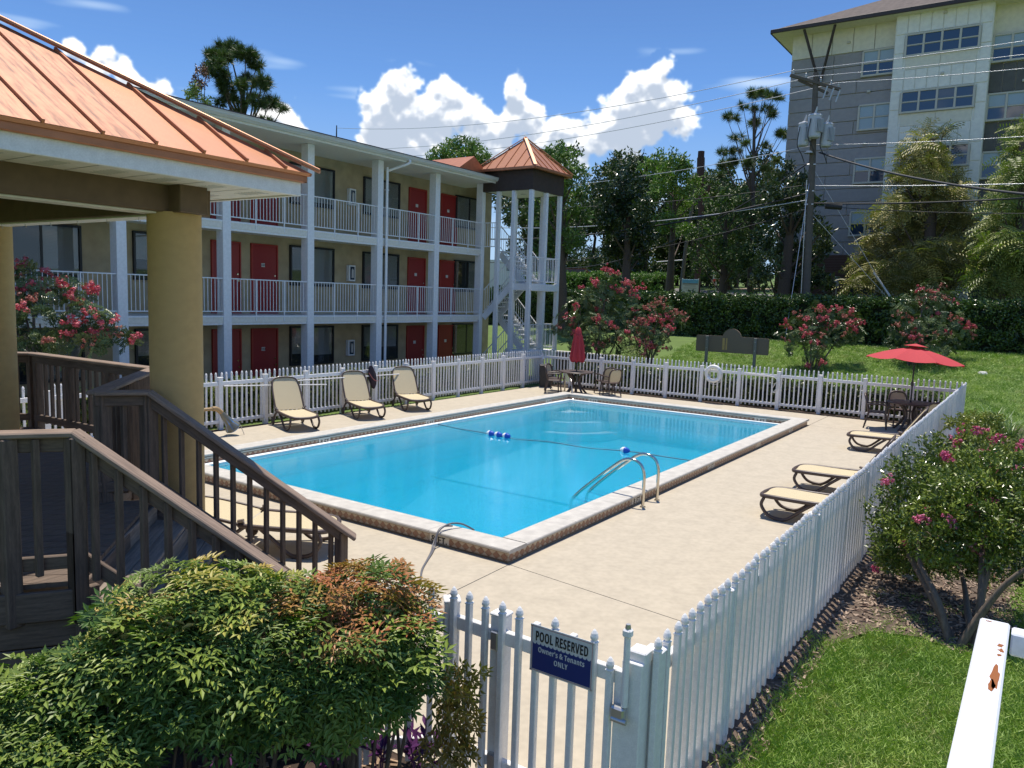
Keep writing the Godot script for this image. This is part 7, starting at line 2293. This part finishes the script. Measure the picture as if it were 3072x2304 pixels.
func street_things() -> void:
	# brown sign board seen from behind
	var s := thing("sign_board", "brown back of a sign board with round top on two posts", "sign", Vector3(-10.15, 0.68, -30.0))
	var pts := PackedVector2Array([Vector2(-1.42, 0.5), Vector2(1.42, 0.5), Vector2(1.45, 0.53), Vector2(1.45, 1.10), Vector2(1.41, 1.14)])
	for k in 13:
		var a := deg_to_rad(12.0) + deg_to_rad(156.0) * k / 12.0
		pts.append(Vector2(cos(a) * 0.38, 1.07 + sin(a) * 0.38))
	pts.append_array([Vector2(-1.41, 1.14), Vector2(-1.45, 1.10), Vector2(-1.45, 0.53)])
	var b := MB.new()
	b.prism(pts, -0.03, 0.02)
	part(s, "board", b.mesh(), M.sign_back)
	part(s, "patch", cb(0.1, 0.46, 0.006, 0.001), M.stucco_tan, tf(-0.32, 0.84, 0.024))
	part(s, "patch", cb(0.06, 0.46, 0.006, 0.001), M.stucco_tan, tf(-0.2, 0.84, 0.024))
	for x in [-0.98, 0.95]:
		part(s, "post", cb(0.11, 1.25, 0.09, 0.008), M.sign_grey, tf(x, 0.5, 0.068))
		for y in [0.64, 0.98]:
			part(s, "bolt", pipe([Vector3(x, y, 0.11), Vector3(x, y, 0.125)], 0.02, 7), M.galv)
	# street notice boards
	var r := thing("notice_board", "white notice board with light blue top beyond the hedge", "sign", Vector3(-19.2, 2.75, -48.0), 25.0)
	part(r, "panel", cb(1.0, 0.78, 0.05, 0.005), M.sign_white, tf(0, 1.18, 0))
	part(r, "blue_header", cb(1.0, 0.24, 0.055, 0.005), M.sign_sky, tf(0, 1.70, 0))
	part(r, "photo_strip", cb(0.98, 0.10, 0.056, 0.002), M.apt_grey, tf(0, 1.52, 0))
	for k in 4:
		part(r, "print_line", cb([0.7, 0.8, 0.5, 0.62][k], 0.035, 0.004, 0.0), M.apt_grey, tf(0, 1.4 - k * 0.14, 0.028))
	for x in [-0.5, 0.5]:
		part(r, "post", cb(0.09, 1.95, 0.09, 0.005), M.sign_white, tf(x, 0.9, -0.05))
	var n := thing("parking_sign", "small no-parking sign on a thin post beside the road", "sign", Vector3(-19.6, 3.3, -53.8), 22.0)
	part(n, "post", pipe([Vector3(0, -0.2, 0), Vector3(0, 2.0, 0)], 0.035, 6), M.galv)
	part(n, "plate", cb(0.48, 0.68, 0.02, 0.004), M.sign_white, tf(0, 1.66, 0.05))
	part(n, "red_band", cb(0.46, 0.18, 0.022, 0.002), M.sign_red, tf(0, 1.41, 0.051))
	var ring := []
	for k in 17:
		ring.append(Vector3(cos(TAU * k / 16.0) * 0.13, 1.78 + sin(TAU * k / 16.0) * 0.13, 0.064))
	part(n, "symbol_ring", pipe(ring, 0.018, 5), M.black)
	part(n, "symbol_bar", pipe([Vector3(-0.09, 1.87, 0.066), Vector3(0.09, 1.69, 0.066)], 0.014, 5), M.black)
	var g := thing("sign_post", "thin grey sign post right of the utility pole above the hedge", "post", Vector3(-9.0, 2.1, -42.0))
	part(g, "post", pipe([Vector3(0, -0.2, 0), Vector3(0, 2.5, 0)], 0.035, 6), M.galv)
	part(g, "plate", cb(0.22, 0.5, 0.02, 0.003), M.galv, tf(0, 2.3, 0.05))
	var w := thing("utility_pole", "slim dark pole leaning before the trees behind the notice board", "pole", Vector3(-21.65, 3.2, -52.3))
	part(w, "shaft", pipe([Vector3(0, -0.3, 0), Vector3(0.15, 3.5, -0.2), Vector3(0.5, 8.0, -0.4)], [0.16, 0.14, 0.11], 8), M.pole_wood)
	part(w, "arm", pipe([Vector3(-1.9, 2.7, 0), Vector3(0.1, 2.85, -0.1)], 0.04, 6), M.galv)
	solo("guy_sleeve", pipe([Vector3(-21.29, 3.7, -48.95), Vector3(-21.0, 5.2, -49.3)], 0.045, 6), mt("yellow_plastic", Color(0.55, 0.50, 0.08), 0.5), "yellow guy marker leaning before the second hedge", "wire guard")
	var i := thing("iron_pole", "thick rusty iron pole with two upturned brackets above the trees", "pole", Vector3(-22.7, 3.8, -58.2))
	part(i, "shaft", pipe([Vector3(0, -0.3, 0), Vector3(-0.1, 6.5, -0.1), Vector3(-0.35, 8.6, -0.3)], [0.26, 0.22, 0.2], 12), M.rust_iron)
	part(i, "head", pipe([Vector3(-0.34, 8.3, -0.3), Vector3(-0.5, 10.4, -0.5)], 0.3, 12), M.rust_iron)
	part(i, "cap", pipe([Vector3(-0.5, 10.38, -0.5), Vector3(-0.5, 10.9, -0.5)], 0.25, 12), M.rust_iron)
	part(i, "bracket", pipe(curve([Vector3(-1.05, 8.25, -0.3), Vector3(-0.95, 7.8, -0.3), Vector3(-0.4, 7.55, -0.3), Vector3(0.25, 7.8, -0.3), Vector3(0.38, 8.25, -0.3)], 4), 0.13, 7), M.rust_iron)
	car("dark blue car parked under the apartment block behind the hedge", Vector3(-7.6, 2.35, -44.0), 12.0, M.car_dark)
	car("dark red car parked beyond the trees behind the tall crape myrtle", Vector3(-30.3, 3.9, -52.6), 20.0, M.car_red)
	car("white van glimpsed between the columns of the stair tower", Vector3(-35.5, 3.2, -49.5), 30.0, M.car_white, true)
	# low wall at the tower
	var rw := thing("retaining_wall", "low brown wall with white cap between the stair tower and the crape myrtles", "wall", Vector3(-14.9, 0, -27.0))
	part(rw, "wall", cb(2.9, 0.95, 0.2, 0.01), M.stucco_brown, tf(0, 0.45, 0))
	part(rw, "cap", cb(2.96, 0.06, 0.28, 0.01), M.coping, tf(0, 0.955, 0))
	var d := MB.new()
	d.lathe([Vector2(0.0, 0.05), Vector2(0.12, 0.045), Vector2(0.155, 0.0), Vector2(0.15, -0.05)], 14)
	solo("drain_cap", d.mesh(), M.sign_white, "white round cap lying on the sloping lawn", "cap", Transform3D(Basis(Vector3.RIGHT, 0.12), Vector3(-1.71, ground_y(-1.71, -31.34) + 0.05, -31.34)))
	var v := thing("valve_box", "small grey sprinkler valve in the mulch beside the long fence", "valve", Vector3(-1.03, 0.0, -9.83), 30.0)
	part(v, "block", cb(0.11, 0.08, 0.09, 0.012), M.valve, tf(0, 0.04, 0))
	part(v, "pipe_stub", pipe([Vector3(-0.12, 0.05, 0.02), Vector3(0.1, 0.05, 0.02)], 0.018, 7), M.valve)
	part(v, "handle", cb(0.06, 0.02, 0.05, 0.004), M.galv, tf(0.01, 0.09, 0))
	# the rusty white rail beside the viewer
	var h := thing("stair_rail", "white painted square rail with rust spots at the lower right", "railing", Vector3(-0.04, 0, -2.13))
	part(h, "rail", cb(0.062, 0.062, 1.75, 0.004), M.rail_white, tf(0, 2.345, 0.844))
	part(h, "cross_rail", cb(1.6, 0.055, 0.05, 0.004), M.rail_white, tf(0.835, 2.345, 0.0))
	part(h, "post", cb(0.05, 0.95, 0.05, 0.004), M.rail_white, tf(0, 1.84, 0.02))
	rng.seed = 150
	for sp in [[0.018, 0.13, 0.006, 0.010], [0.02, 0.16, 0.006, 0.012], [0.018, 0.19, 0.005, 0.008], [0.017, 0.32, 0.009, 0.07], [0.012, 0.36, 0.007, 0.03], [-0.012, -0.012, 0.007, 0.004]]:
		var poly := PackedVector2Array()
		for k in 14:
			var a := TAU * k / 14.0
			var f := rng.randf_range(0.55, 1.2)
			poly.append(Vector2(sp[0] + cos(a) * sp[2] * f, -sp[1] + sin(a) * sp[3] * f))
		var q := MB.new()
		q.prism(poly, 2.3755, 2.3768, Transform3D(Basis(Vector3.RIGHT, Vector3.FORWARD, Vector3.UP), Vector3.ZERO))
		part(h, "rust_patch", q.mesh(), M.rust_spot)
	var ls := MB.new()
	ls.box(Transform3D(Basis.IDENTITY, Vector3(1.0, 1.3, -0.6)), Vector3(2.2, 0.14, 3.1), 0.01)
	struct("landing_slab", ls.mesh(), M.coping, "concrete landing the viewer stands on")

func _ready() -> void:
	materials()
	outdoors()
	ground()
	beds()
	deck()
	pool()
	fences()
	motel()
	gazebo()
	apartments()
	poolside()
	utility()
	street_things()
	plants()
	grass()
